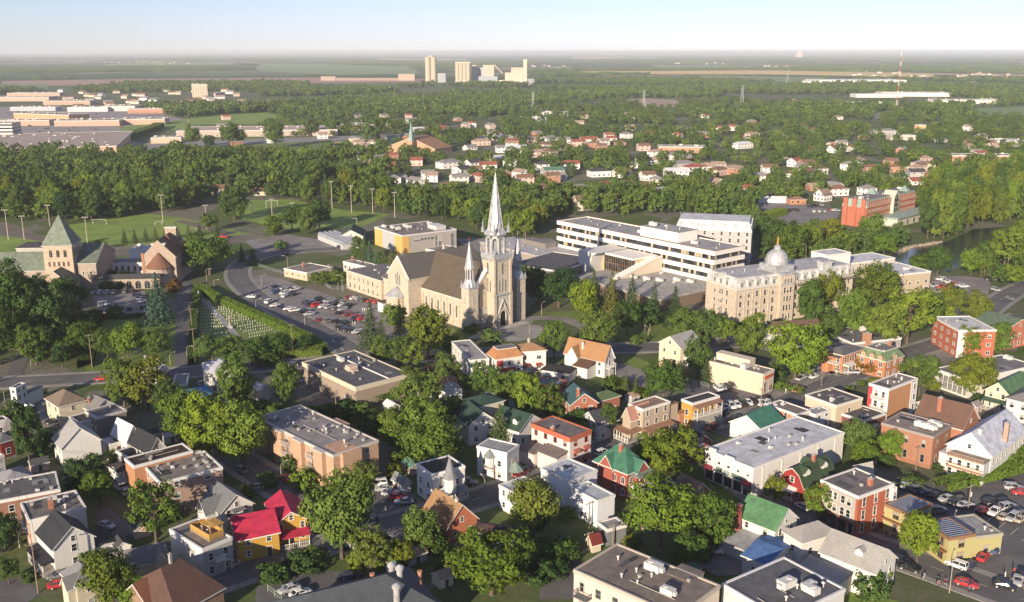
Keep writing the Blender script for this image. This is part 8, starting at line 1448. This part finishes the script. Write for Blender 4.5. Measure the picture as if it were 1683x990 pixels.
row((1035, 625), (1060, 622), 1, 10, 'alone at the top of the riverside car park', ('silver',), None, '13'); row((1150, 628), (1300, 672), 6, 80, 'in the upper row of the riverside car park', ('white', 'silver', 'white', 'red', 'silver', 'white'), None, '13'); row((1025, 655), (1290, 700), 7, 80, 'in the middle row of the riverside car park', None, None, '13'); row((1060, 690), (1180, 715), 4, 80, 'in the third row of the riverside car park', None, None, '13'); row((1070, 735), (1150, 745), 3, 80, 'in the lowest row of the riverside car park', None, None, '13'); row((1465, 625), (1500, 628), 2, 10, 'near the river road bend', ('black', 'grey'), None, '13'); row((1500, 695), (1590, 748), 2, 20, 'on the river road', ('silver', 'grey'), None, '13')
row((165, 182), (235, 182), 4, 80, 'in the left row of the hotel car park', ('dark blue', 'black', 'black', 'black'), None, '13'); row((310, 160), (385, 150), 4, 80, 'in the upper row of the hotel car park', None, None, '13'); row((340, 192), (410, 192), 3, 80, 'in the lower row of the hotel car park', ('white', 'white', 'silver'), None, '13'); row((440, 178), (490, 185), 4, 60, 'against the hotel wall', ('black', 'red', 'white', 'silver'), None, '13')
row((1330, 400), (1445, 372), 5, 70, 'along the beige shop wall', ('white', 'silver', 'black', 'grey', 'black'), None, '22'); row((1380, 520), (1560, 480), 6, 70, 'in the lot beside the ochre house', ('silver', 'white', 'white', 'black', 'white', 'black'), None, '22'); car(zat('22', 1375, 550), .9, 'dark blue', 'suv', 'at the near end of the lot beside the ochre house'); car(zat('22', 1105, 620), .3, 'white', 'van', 'between the taupe porch house and ochre house'); row((1600, 485), (1640, 478), 2, 70, 'below the tall pole by the beige shop lot', ('white', 'black'), None, '22')
row((885, 228), (1310, 365), 8, 68, 'in the long row by the hedge of the right car park', ('yellow green', 'silver', 'grey', 'dark blue', 'black', 'silver', 'black', 'silver'), ('suv', 'suv', 'suv', 'sedan', 'sedan', 'sedan', 'suv', 'sedan'), '33'); row((1465, 340), (1580, 378), 3, 65, 'in the upper row of the far right car park', ('black', 'black', 'silver'), ('sedan', 'suv', 'suv'), '33'); row((1420, 398), (1500, 410), 2, 60, 'beside the upper row of the far right car park', ('dark red', 'white'), ('sedan', 'pickup'), '33'); row((1555, 442), (1660, 455), 3, 55, 'in the second row of the far right car park', ('beige', 'silver', 'beige'), None, '33'); row((1620, 405), (1680, 425), 2, 60, 'at the right border of the far right car park', ('black', 'grey'), None, '33'); row((1615, 255), (1665, 285), 2, 65, 'in the corner by the white inn hedge', ('silver', 'red'), ('suv', 'sedan'), '33')
row((1340, 750), (1500, 650), 3, 8, 'along the kerb beside the olive shop', ('dark blue', 'red', 'blue'), ('sedan',)*3, '33'); car(zat('33', 1315, 870), -.62, 'red', 'sedan', 'driving past the motorcycles'); car(zat('33', 950, 770), -.62, 'black', 'sedan', 'behind the parked motorcycles'); row((1640, 850), (1680, 830), 2, 30, 'at the lower right border', ('silver', 'black'), None, '33'); car(zat('33', 1560, 885), -.5, 'black', 'sedan', 'beside the planted island at lower right'); car(zat('33', 1130, 402), .2, 'grey', 'suv', 'between striped roof shop and long car row'); row((730, 655), (760, 652), 1, 40, 'behind the brown brick hall', ('silver',), ('van',), '23'); row((260, 330), (340, 318), 2, 20, 'under the big round tree by the beige shop', ('silver', 'white'), None, '23'); row((520, 285), (580, 292), 2, 20, 'before the mansard brick house', ('white', 'silver'), None, '23'); row((1000, 510), (1080, 470), 2, 40, 'behind the tall ochre brick house', ('silver', 'grey'), None, '23')
row((785, 235), (955, 345), 5, 62, 'in the small lot under the tan brick apartments', ('white', 'silver', 'silver', 'red', 'silver'), ('van', 'sedan', 'sedan', 'sedan', 'sedan'), '31'); row((1365, 220), (1370, 222), 1, 20, 'beside the white turret house', ('grey',), ('pickup',), '31'); row((215, 912), (290, 938), 2, 68, 'side by side in the dark lot at the bottom edge', ('silver', 'white'), ('sedan', 'sedan'), '31'); car(zat('31', 610, 825), .3, 'dark blue', 'sedan', 'under the trees above the slate roofed building'); row((0, 255), (10, 262), 1, 70, 'beside the street below the tan brick apartments', ('silver',), None, '31')
car(zat('32', 1300, 665), -.2, 'white', 'suv', 'in the yard behind the bottom apartment block'); row((1265, 700), (1180, 750), 2, 20, 'in shade beside the white yard car', ('black', 'black'), None, '32'); car(zat('30', 690, 500), -.5, 'silver', 'sedan', 'in the driveway behind the brick fronted house'); row((820, 250), (850, 285), 2, 90, 'beside the maroon roofed white house', ('white', 'white'), ('suv', 'suv'), '30'); row((375, 822), (385, 880), 2, 90, 'at the lower left driveway', ('grey', 'red'), ('sedan', 'sedan'), '30'); car(zat('20', 170, 515), 0, 'white', 'sedan', 'beside the narrow white house at left'); car(zat('20', 345, 612), .3, 'black', 'sedan', 'behind the big white gable house'); car(zat('20', 660, 850), .3, 'black', 'sedan', 'under the blank white gable wall'); car(zat('20', 1300, 365), 1.4, 'silver', 'hatchback', 'between the shelter and silver roofed house'); car(zat('21', 245, 240), .1, 'black', 'suv', 'on the main road left of the supermarket'); car(zat('21', 330, 350), .2, 'grey', 'sedan', 'beside the supermarket side wall'); car(zat('21', 1160, 188), 0, 'black', 'sedan', 'on the main road under the yellowish tree'); car(zat('21', 1110, 275), .3, 'dark red', 'sedan', 'behind the supermarket'); car(zat('20', 660, 335), .2, 'red', 'sedan', 'on the main road at left'); car(at(470, 420), 1.0, 'black', 'sedan', 'on the street by the greenhouse'); car(at(160, 430), .5, 'silver', 'sedan', 'behind the abbey wing'); car(at(368, 392), .2, 'red', 'van', 'on the street by the ball field'); car(at(560, 409), .1, 'black', 'suv', 'on the street before the sports hall')
mr = random.Random(4)
for c_, w_, n_ in ((YEL, 8.5, 9), (APT, 8, 6), (TOP, 9, 6), (SHOP, 9, 4), (CRS, 8, 3)):
    for i in range(n_):
        j = min(len(c_)-2, int((i+.2+mr.random()*.6)/n_*(len(c_)-1))); a, d = c_[j], (c_[j+1]-c_[j]).normalized(); sd = mr.choice((-1, 1)); q = a+Vector((-d.y, d.x))*sd*(w_/2-1.15)
        if -30 < proj((q.x, q.y, 0))[0] < 1710: o = car(Vector((q.x, q.y, 0)), math.atan2(d.y, d.x)+(math.pi if sd > 0 else 0)); PEND.pop(); pend(o, 'kerbside car', (q.x, q.y, 1)); o['group'] = 'cars parked along the streets'
for i in range(110):
    y = 176+mr.random()*86; p = at(mr.uniform(-10, 330), y)
    if any((p.xy-c).length < r*.9 for ph, lx, ly, c, r in BLD if 'mall' in ph or 'ware' in ph or 'store' in ph): continue
    if inpoly([q for q in MALLLOT], p.x, p.y): o = car(p, mr.choice((.2, 1.77)), None, None, 'in the mall car park', False, 'cars at the mall'); PEND.pop(); o['label'] = 'tiny parked car in the big mall car park'
for i in range(12): t = mr.random(); p = at(1425+130*t, 190-36*t); o = car(p, 1.0, None, None, '', False, 'cars on the far avenue'); PEND.pop(); o['label'] = 'tiny car on the far avenue'
# motorcycles
def moto():
    o = thing('motorcycle', 'x', 'motorcycle')
    for x in (-.72, .72): t = MB(); t.loft([[(x+r*math.cos(a*math.pi/7), y, .32+r*math.sin(a*math.pi/7)) for a in range(14)] for r, y in ((.26, -.06), (.32, -.05), (.32, .05), (.26, .06))]); w = t.build('wheel', RUBBER, o); h = MB(); h.loft([[(x+.2*math.cos(a*math.pi/6), y, .32+.2*math.sin(a*math.pi/6)) for a in range(12)] for y in (-.065, .065)]); h.build('rim', CHROME, w)
    m = MB(); m.loft([ring(x, hw, z0, z1, .05) for x, hw, z0, z1 in ((-.1, .1, .62, .8), (.15, .17, .6, .9), (.45, .12, .68, .92))]); m.build('fuel_tank', PAINT, o); m = MB(); m.loft([ring(x, hw, z0, z1, .04) for x, hw, z0, z1 in ((-.85, .1, .72, .86), (-.5, .17, .62, .78), (-.05, .12, .62, .76))]); m.build('seat', RUBBER, o); m = MB(); m.box(-.28, -.16, .22, .3, .16, .6); m.tube((-.3, -.2, .28), (-.95, -.22, .33), .06); m.build('engine', CHROME, o)
    m = MB(); m.tube((.72, 0, .32), (.42, 0, .98), .05); m.tube((.40, -.4, 1.05), (.42, .4, 1.05), .025); m.tube((.72, .08, .32), (.46, .08, .95), .03); m.build('handlebar', CHROME, o); return o
mo = moto(); bikes = []
for i, (x, y, l) in enumerate(((1040, 822, 'leftmost of the row'), (1130, 850, 'the middle of the row'), (1180, 862, 'rightmost of the row'), (705, 505, 'leftmost of the group'), (740, 520, 'second of the group'), (790, 545, 'third of the group'), (830, 560, 'rightmost of the group'))):
    o = mo if i == 0 else copy_tree(mo); o.location = (*zat('33', x, y).xy, .13); o.rotation_euler = (0, 0, .7+.2*i); tag(o, f"motorcycle parked {'on the lower street corner' if i < 3 else 'before the brick shop house'}, {l}", 'motorcycle', 'parked motorcycles'); [setattr(c, 'color', (*CC[('silver', 'black', 'red')[i % 3]], 1)) for c in o.children]
# people
def person_mesh(top, legs):
    V = [(0,0,.95),(0,0,1.2),(0,0,1.45),(0,.02,1.56),(0,.03,1.68),(.1,0,.9),(.11,.02,.5),(.12,-.02,.06),(-.1,0,.9),(-.11,-.1,.5),(-.12,.08,.06),(.2,0,1.42),(.25,.02,1.15),(.24,.14,.92),(-.2,0,1.42),(-.25,-.02,1.15),(-.24,-.1,.92),(.12,.14,.04),(-.12,.22,.04)]
    E = [(0,1),(1,2),(2,3),(3,4),(0,5),(5,6),(6,7),(0,8),(8,9),(9,10),(2,11),(11,12),(12,13),(2,14),(14,15),(15,16),(7,17),(10,18)]; Rr = [.13,.13,.14,.06,.105,.1,.07,.05,.1,.07,.05,.06,.048,.04,.06,.048,.04,.04,.04]
    me = bpy.data.meshes.new('person'); me.from_pydata(V, E, []); o = bpy.data.objects.new('person_source', me); COL.objects.link(o); sk = o.modifiers.new('skin', 'SKIN'); o.modifiers.new('sub', 'SUBSURF').levels = 1
    lay = me.skin_vertices[0] if me.skin_vertices else None
    for i, r in enumerate(Rr): lay.data[i].radius = (r, r*.8)
    lay.data[0].use_root = True
    dg = bpy.context.evaluated_depsgraph_get(); dg.update(); em = bpy.data.meshes.new_from_object(o.evaluated_get(dg)); bpy.data.objects.remove(o); em.name = 'person'
    for m in (top, legs, M('plain', (.5, .33, .25))): em.materials.append(m)
    for p in em.polygons: z = p.center.z; p.material_index = 2 if z > 1.53 or (abs(p.center.x) > .2 and z < 1.1) else 0 if z > .95 else 1
    return em
import bmesh as _bm
def people():
    try: PM = [person_mesh(M('plain', a), M('plain', c)) for a, c in (((.7, .7, .7), (.6, .58, .55)), ((.10, .12, .2), (.04, .04, .05)), ((.45, .06, .06), (.05, .06, .1)))]
    except Exception as e: print('person', e); return
    hm = MB(); hm.lathe(0, .02, [(.03, 1.7), (.115, 1.68), (.12, 1.74), (.09, 1.8), (.02, 1.83)], 10); HM = hm.mesh('hair', M('plain', (.05, .035, .025)))
    for i, (rg, x, y, k, l) in enumerate((('33', 1330, 915, 1, 'person in dark clothes standing by the red car on the lower street'), ('33', 1560, 822, 0, 'person in white walking across the lower right car park'), ('33', 1617, 800, 2, 'person in a red top near the right border'), ('33', 1140, 880, 2, 'person in a red top beside the motorcycles'), ('11', 690, 832, 0, 'person in white, first of the four walkers in the cathedral car park'), ('11', 702, 834, 0, 'person in white, second of the four walkers in the cathedral car park'), ('11', 716, 832, 0, 'person in white, third of the four walkers in the cathedral car park'), ('11', 730, 830, 0, 'person in white, last of the four walkers in the cathedral car park'), ('11', 625, 920, 0, 'person in white left of a pair by the lower car row'), ('11', 640, 921, 0, 'person in white right of a pair by the lower car row'), ('31', 838, 400, 0, 'person in white walking by the small lot'), ('23', 160, 415, 0, 'person in white on the grass by the beige shop'), ('21', 812, 462, 0, 'person in white behind the supermarket'))):
        o = link('person', PM[k], None, (*zat(rg, x, y).xy, .1), i*1.3); link('hair', HM, o); tag(o, l, 'person')
people()
# ------------------------------------------------------------ poles, lamps, goals, hedges, cemetery
POLEM = M('plain', (.22, .17, .12)); STEEL = M('plain', (.42, .40, .37)); POLEG = M('plain', (.36, .30, .24))
def utility_pole(px, by, ty, label=None, arms=1, tr=False, steel=False, ang=0.6, reg=None):
    if reg: (px, by), (_, ty) = Z(reg, px, by), Z(reg, px, ty)
    p = at(px, by); h = 4.0
    while proj((p.x, p.y, h))[1] > ty and h < 26: h += .2
    o = thing('utility_pole', 'x', 'pole', p, ang, 'wooden utility poles'); m = MB(); m.tube((0, 0, 0), (0, 0, h), .17, 8, r2=.11); m.build('pole', POLEG if steel else POLEM, o)
    for i in range(arms):
        m = MB(); z = h-.5-i*.9; m.box(-1.2, -.06, z, 1.2, .06, z+.14); a = m.build('crossarm', POLEM, o)
        for x in (-1.1, -.4, .4, 1.1): q = MB(); q.lathe(x, 0, [(.05, z+.14), (.07, z+.26), (.03, z+.34)], 6); q.build('insulator', M('plain', (.5, .5, .48)), a)
    if tr: m = MB(); m.lathe(.42, 0, [(.05, h-3.1), (.28, h-3), (.28, h-2), (.2, h-1.9), (.05, h-1.85)], 10); m.build('transformer', M('plain', (.5, .5, .5)), o)
    if label: o['label'] = label
    else: pend(o, ('wooden utility pole with a transformer' if tr else 'wooden utility pole with crossarm'), (p.x, p.y, h/2))
    return Vector((p.x, p.y, h-.2))
UP = [utility_pole(px, b, t, None, 1, tr) for px, b, t, tr in ((152, 607, 550, False), (206, 612, 586, False), (321, 597, 540, False), (312, 520, 497, False), (316, 545, 508, False), (482, 588, 533, False), (599, 692, 668, True), (553, 690, 650, False), (577, 798, 770, False), (812, 790, 767, False), (968, 870, 826, False), (967, 905, 875, False), (1054, 893, 856, True), (1158, 915, 891, False), (1436, 770, 745, True), (1505, 772, 735, False), (1590, 845, 798, True), (1250, 676, 638, False), (1350, 635, 612, False), (265, 868, 825, False), (63, 975, 893, False), (12, 690, 640, False), (1007, 900, 862, False), (650, 667, 630, False), (285, 700, 667, False))]
TH = M('plain', (.03, .03, .03))
def cable(p, q, label):
    m = MB(); s = []
    for i in range(13): t = i/12; v = p.lerp(q, t); v.z -= 3.2*t*(1-t)*min(1.6, (q-p).length/40); s.append(v)
    for a, c in zip(s, s[1:]):
        for o in (-1, 1): d = Vector((o*.9, 0, 0)); m.tube(a+d, c+d, .035, 3)
    tag(m.build('power_cable', TH), label, 'cable', 'overhead cables')
for (i, j, l) in ((0, 1, 'pair of overhead cables over the abbey garden trees'), (1, 2, 'pair of overhead cables before the abbey lane'), (2, 5, 'pair of overhead cables along the cemetery hedge'), (12, 13, 'pair of overhead cables over the dark yard behind the bottom apartments'), (14, 16, 'pair of overhead cables from the transformer pole to the right hand lot'), (6, 8, 'pair of overhead cables behind the tan brick apartments'), (20, 21, 'pair of overhead cables across the white black roofed house')): cable(UP[i], UP[j], l)
def lamp(px, by, ty, label, kind='flood', reg=None):
    if reg: (px, by), (_, ty) = Z(reg, px, by), Z(reg, px, ty)
    p = at(px, by); h = 3.0
    while proj((p.x, p.y, h))[1] > ty and h < 40: h += .2
    if kind == 'flood':
        o = thing('floodlight_mast', 'x', 'floodlight', p, 0.3, 'floodlight masts round the sports fields'); m = MB(); m.tube((0, 0, 0), (0, 0, h), .22, 8, r2=.14); m.build('mast', M('plain', (.46, .40, .32)), o); m = MB(); m.box(-1.6, -.1, h-.2, 1.6, .1, h); a = m.build('crossarm', STEEL, o)
        for x in (-1.3, -.45, .45, 1.3): q = MB(); q.loft([[(x+.32*k*math.cos(t*math.pi/4), -.2-e, h+.1+.32*k*math.sin(t*math.pi/4)) for t in range(8)] for k, e in ((.4, -.1), (1, .25))]); q.build('lamp_head', STEEL, a)
        pend(o, 'tall floodlight mast', (p.x, p.y, h/2))
    else:
        o = thing('street_lamp', 'x', 'street lamp', p, label or 0.0, 'street lamps'); m = MB(); m.tube((0, 0, 0), (0, 0, h), .11, 8, r2=.07); m.tube((0, 0, h), (1.0, 0, h+.5), .05, 6); m.tube((1.0, 0, h+.5), (2.0, 0, h+.55), .05, 6); m.build('post', POLEG, o); q = MB(); q.loft([ring(x, w, h+.44, h+.6, .03) for x, w in ((1.8, .08), (2.1, .16), (2.55, .1))]); q.build('lamp_head', M('plain', (.6, .6, .58)), o); pend(o, 'curved arm street lamp', (p.x, p.y, h/2))
for x, b, t in ((14, 395, 346), (40, 394, 356), (82, 372, 338), (145, 410, 358), (268, 366, 321), (340, 377, 338), (385, 350, 316), (416, 358, 322), (448, 366, 328), (481, 355, 334), (546, 343, 299), (578, 350, 306), (613, 356, 311), (649, 358, 317), (513, 318, 296)): lamp(x, b, t, None)
for x, b, t, a in ((340, 465, 444, 0), (352, 475, 462, 0), (421, 512, 495, .5), (501, 535, 520, .5), (548, 458, 438, 3), (563, 480, 455, 3), (474, 456, 423, 3), (870, 550, 534, 1), (890, 520, 500, 1), (980, 520, 505, 2), (1068, 546, 526, 2), (1237, 548, 530, 2), (1323, 440, 405, 2), (1419, 420, 395, 2), (1588, 505, 485, 0), (1617, 453, 430, 1), (1655, 445, 420, 1), (430, 470, 455, 1), (52, 610, 594, 1), (280, 600, 584, 1), (308, 592, 572, 0), (463, 795, 765, 1), (1565, 880, 850, 1), (1560, 975, 930, 1), (797, 810, 790, 2), (1065, 560, 540, 2), (863, 419, 375, 2), (1374, 930, 900, 2)): lamp(x, b, t, a, 'street')
def goal(px, by, w, hh, rz, label):
    p = at(px, by); o = thing('football_goal', label, 'goal', p, rz, 'white football goals'); m = MB(); r = .09
    for s in (-1, 1): m.tube((s*w/2, 0, 0), (s*w/2, 0, hh), r, 6); m.tube((s*w/2, 0, hh), (s*w/2, 1.6, 0), .05, 5)
    m.tube((-w/2, 0, hh), (w/2, 0, hh), r, 6); m.tube((-w/2, 1.6, 0), (w/2, 1.6, 0), .05, 5); m.build('goal_frame', WHITE, o)
    n = MB()
    for i in range(9): x = -w/2+w*i/8; n.tube((x, 0, hh), (x, 1.6, 0), .02, 3)
    n.build('net', M('plain', (.5, .5, .5)), o)
goal(164, 370, 8, 3.4, .1, 'white football goal at the far end of the left field'); goal(261, 370, 4, 2.2, .6, 'small white football goal beside a floodlight mast'); goal(318, 382, 5, 2.4, .9, 'small white football goal before the conifer row'); goal(447, 342, 8, 5, .1, 'tall white goal on the second field'); goal(576, 368, 8, 3.4, .1, 'white football goal near the greenhouse'); goal(156, 405, 5, 2.4, 1.2, 'white football goal half hidden behind the abbey tower')
def hedge(pts, w, h, label, tint='green'):
    P = smooth([at(*p).xy for p in pts], 1); V, Tn = [], []; m = MB()
    for a, c in zip(P, P[1:]):
        d = c-a; ln = d.length; d.normalize(); nn = Vector((-d.y, d.x)); k = int(ln*(w+2*h)*26); u = nrng.random(k)*ln; s = nrng.random(k)*(w+2*h); side = np.where(s < h, 0, np.where(s < h+w, 1, 2))
        off = np.where(side == 0, -w/2, np.where(side == 1, s-h-w/2, w/2)); z = np.where(side == 1, h, np.where(side == 0, s, s-h-w)); bump_ = nrng.normal(0, .10, k)
        C = np.stack([a.x+d.x*u+nn.x*(off+np.sign(off)*bump_), a.y+d.y*u+nn.y*(off+np.sign(off)*bump_), z+bump_], 1); Nn = np.stack([nn.x*np.sign(off)*(side != 1), nn.y*np.sign(off)*(side != 1), (side == 1)*1.0], 1)+nrng.normal(size=(k, 3))*.5
        v, t = quads(C, Nn, np.full(k, .24)*nrng.uniform(.7, 1.3, k), np.clip(nrng.normal(.5, .17, k), 0, 1)); V.append(v); Tn.append(t); e = .15
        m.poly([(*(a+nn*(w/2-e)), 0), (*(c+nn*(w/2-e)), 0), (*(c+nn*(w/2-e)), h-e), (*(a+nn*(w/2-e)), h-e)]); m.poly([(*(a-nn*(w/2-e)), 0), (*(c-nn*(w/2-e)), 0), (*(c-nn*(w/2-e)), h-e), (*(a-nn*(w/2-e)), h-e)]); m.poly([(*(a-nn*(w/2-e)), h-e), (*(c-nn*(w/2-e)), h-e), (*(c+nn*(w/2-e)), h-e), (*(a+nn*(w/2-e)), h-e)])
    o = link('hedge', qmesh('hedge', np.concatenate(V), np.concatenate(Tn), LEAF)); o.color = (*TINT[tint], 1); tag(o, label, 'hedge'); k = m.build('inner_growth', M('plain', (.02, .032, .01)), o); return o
hedge([(326, 478), (370, 502), (420, 524), (470, 546), (515, 566), (532, 582)], 3.2, 3, 'long bright hedge between the cemetery and the curving street', 'bright green'); hedge([(327, 478), (320, 520), (316, 600)], 2.6, 2.6, 'tall hedge between the cemetery and the abbey lane', 'green'); hedge([(425, 588), (480, 586), (530, 583)], 4, 2.6, 'dark hedge along the main road below the cemetery', 'green'); hedge([(440, 678), (510, 688), (570, 672), (650, 654)], 3, 2.6, 'dark hedge round the back of the supermarket lot', 'dark green'); hedge([(1220, 362), (1260, 360), (1286, 352)], 7, 4, 'thick clipped hedge beside the hotel car park', 'bright green'); hedge([(158, 522), (150, 560), (140, 605)], 5, 3, 'broad dark hedge left of the abbey lawn', 'dark green'); hedge([(168, 524), (205, 524), (240, 521)], 2, 1.6, 'low hedge under the abbey car yard'); hedge([(200, 234), (225, 224), (255, 215), (262, 210)], 14, 7, 'long hedge belt between the mall and the field', 'dark green'); hedge([(900, 905), (880, 925), (860, 940)], 4, 3, 'dark hedge in the yard right of the maroon roofed house', 'dark green'); hedge([(1545, 805), (1610, 790), (1683, 770)], 4, 2.2, 'flowering hedge strip under the white inn', 'bright green'); hedge([(1560, 925), (1595, 905), (1622, 888)], 1.6, 2.4, 'row of clipped shrubs along the olive shop wall', 'bright green')
# cemetery: pale crosses in rows on both sides of a path
m = MB(); m.box(-.34, -.09, 0, .34, .09, .22); m.box(-.11, -.07, .22, .11, .07, .95); m.box(-.3, -.07, .58, .3, .07, .76); HS = m.mesh('grave_marker', M('plain', (.62, .62, .60)))
def graves(c00, c10, c01, c11, rows, n0, n1, lab):
    a, b_, c, d = [at(*p).xy for p in (c00, c10, c01, c11)]
    for i in range(rows):
        t = (i+.5)/rows; p, q = a.lerp(c, t), b_.lerp(d, t); n = int(n0+(n1-n0)*t)
        for j in range(n):
            if (i*7+j*3) % 11 == 0: continue
            v = p.lerp(q, (j+.3)/n); o = link('grave_marker', HS, None, (v.x, v.y, .03), math.atan2((q-p).y, (q-p).x)); o.scale = (.6, .6, .7); tag(o, lab, 'grave marker', 'grave markers in the cemetery')
graves((328, 492), (345, 492), (328, 566), (382, 562), 14, 4, 15, 'small white grave marker in the rows left of the cemetery path'); graves((352, 504), (372, 504), (412, 558), (470, 546), 13, 5, 15, 'small white grave marker in the rows right of the cemetery path')
c_ = smooth([at(*p).xy for p in ((326, 484), (350, 508), (378, 540), (398, 566))], 1); ribbon('path', c_, 2.6, .05, M('plain', (.3, .3, .3)))
p = at(378, 540); o = thing('calvary_cross', 'tall pale cross with a bronze figure in the cemetery', 'cross', p, .6); m = MB(); m.box(-.8, -.8, 0, .8, .8, 1); m.box(-.2, -.2, 1, .2, .2, 5); m.box(-1.2, -.18, 3.8, 1.2, .18, 4.15); m.build('cross', M('plain', (.5, .48, .44)), o); m = MB(); m.tube((0, -.3, 2.2), (0, -.3, 3.7), .18); m.tube((-.9, -.28, 4.0), (.9, -.28, 4.0), .08); m.lathe(0, -.3, [(.05, 3.8), (.16, 3.95), (.14, 4.15), (.03, 4.3)], 8); m.build('figure', M('plain', (.28, .12, .07)), o)
p = at(327, 492); o = thing('grave_monument', 'grey obelisk at the narrow top end of the cemetery', 'monument', p); m = MB(); m.box(-.7, -.7, 0, .7, .7, .8); m.lathe(0, 0, [(.55, .8), (.35, 3.2), (.02, 3.9)], 4, a0=math.pi/4); m.build('obelisk', CONC, o)
# fences
def fence(pts, h, label, mat, reg=None, rails=2, sp=2.5):
    if reg: pts = [Z(reg, *q) for q in pts]
    P = [at(*p).xy for p in pts]; o = thing('fence', label, 'fence', (P[0].x, P[0].y, 0)); m, r = MB(), MB()
    for a, c in zip(P, P[1:]):
        a, c = a-P[0], c-P[0]; n = max(1, int((c-a).length/sp))
        for i in range(n+1): v = a.lerp(c, i/n); m.tube((v.x, v.y, 0), (v.x, v.y, h), .05, 5)
        for k in range(rails): z = h*(k+1)/rails-.06; r.tube((a.x, a.y, z), (c.x, c.y, z), .035, 4)
        for i in range(int((c-a).length/.35)): v = a.lerp(c, i*.35/(c-a).length); r.tube((v.x, v.y, .1), (v.x, v.y, h), .012, 3)
    m.build('fence_post', mat, o); r.build('fence_rail', mat, o)
fence([(20, 545), (200, 600), (380, 640), (440, 660), (490, 695), (600, 690)], 1.8, 'grey mesh fence along the lawn above the cathedral car park', M('plain', (.35, .36, .36)), '11'); fence([(400, 410), (780, 440), (1000, 405)], 1.8, 'long mesh fence behind the ball field conifers', M('plain', (.3, .3, .3)), '10'); fence([(80, 910), (170, 980)], 1.6, 'pale green fence in the dark lot at the bottom edge', M('plain', (.35, .42, .36)), '31'); fence([(1020, 870), (1110, 845)], 1.6, 'short mesh fence beside the brown brick hall', M('plain', (.5, .5, .5)), '23'); fence([(1130, 340), (1270, 385)], 1.6, 'mesh fence between the round tree and beige shop lot', M('plain', (.4, .42, .4)), '22')
# yellow bollards of the small lot
for i, (x, y) in enumerate(((885, 262), (968, 305), (1050, 350), (1415, 290), (1475, 250), (832, 232))): p = zat('31', x, y); m = MB(); m.lathe(0, 0, [(.16, 0), (.16, 1.15), (.08, 1.25)], 8); o = m.build('bollard', M('plain', (.55, .36, .05))); o.location = p; tag(o, 'x', 'bollard', 'yellow bollards'); PEND.append((o, 'yellow bollard', 'by the lots beside the white turret house', proj(p)[0]))
# ------------------------------------------------------------ haze
m = bpy.data.materials.new('haze_air'); m.use_nodes = True; t = m.node_tree; t.nodes.clear(); out = t.nodes.new('ShaderNodeOutputMaterial'); v = t.nodes.new('ShaderNodeVolumePrincipled'); v.inputs['Color'].default_value = (.88, .92, 1.0, 1); v.inputs['Density'].default_value = HAZE; v.inputs['Anisotropy'].default_value = .0
t.links.new(v.outputs[0], out.inputs['Volume']); g = MB(); g.box(-61000, -2500, -1.0, 61000, 47000, 112); h_ = g.build('haze', m); tag(h_, 'thin pale air over the whole plain', None, None, 'stuff')
settle()
dup = {}
for o in S.objects:
    if o.parent is None and o.get('label'): dup.setdefault(o['label'], []).append(o)
for k, L_ in dup.items():
    if len(L_) > 1 and (not L_[0].get('group') or len({o.get('group') for o in L_}) > 1): print('DUP', k, len(L_))
    if len(k.split()) > 16: print('LONG', len(k.split()), k)
print('objects', len(S.objects))
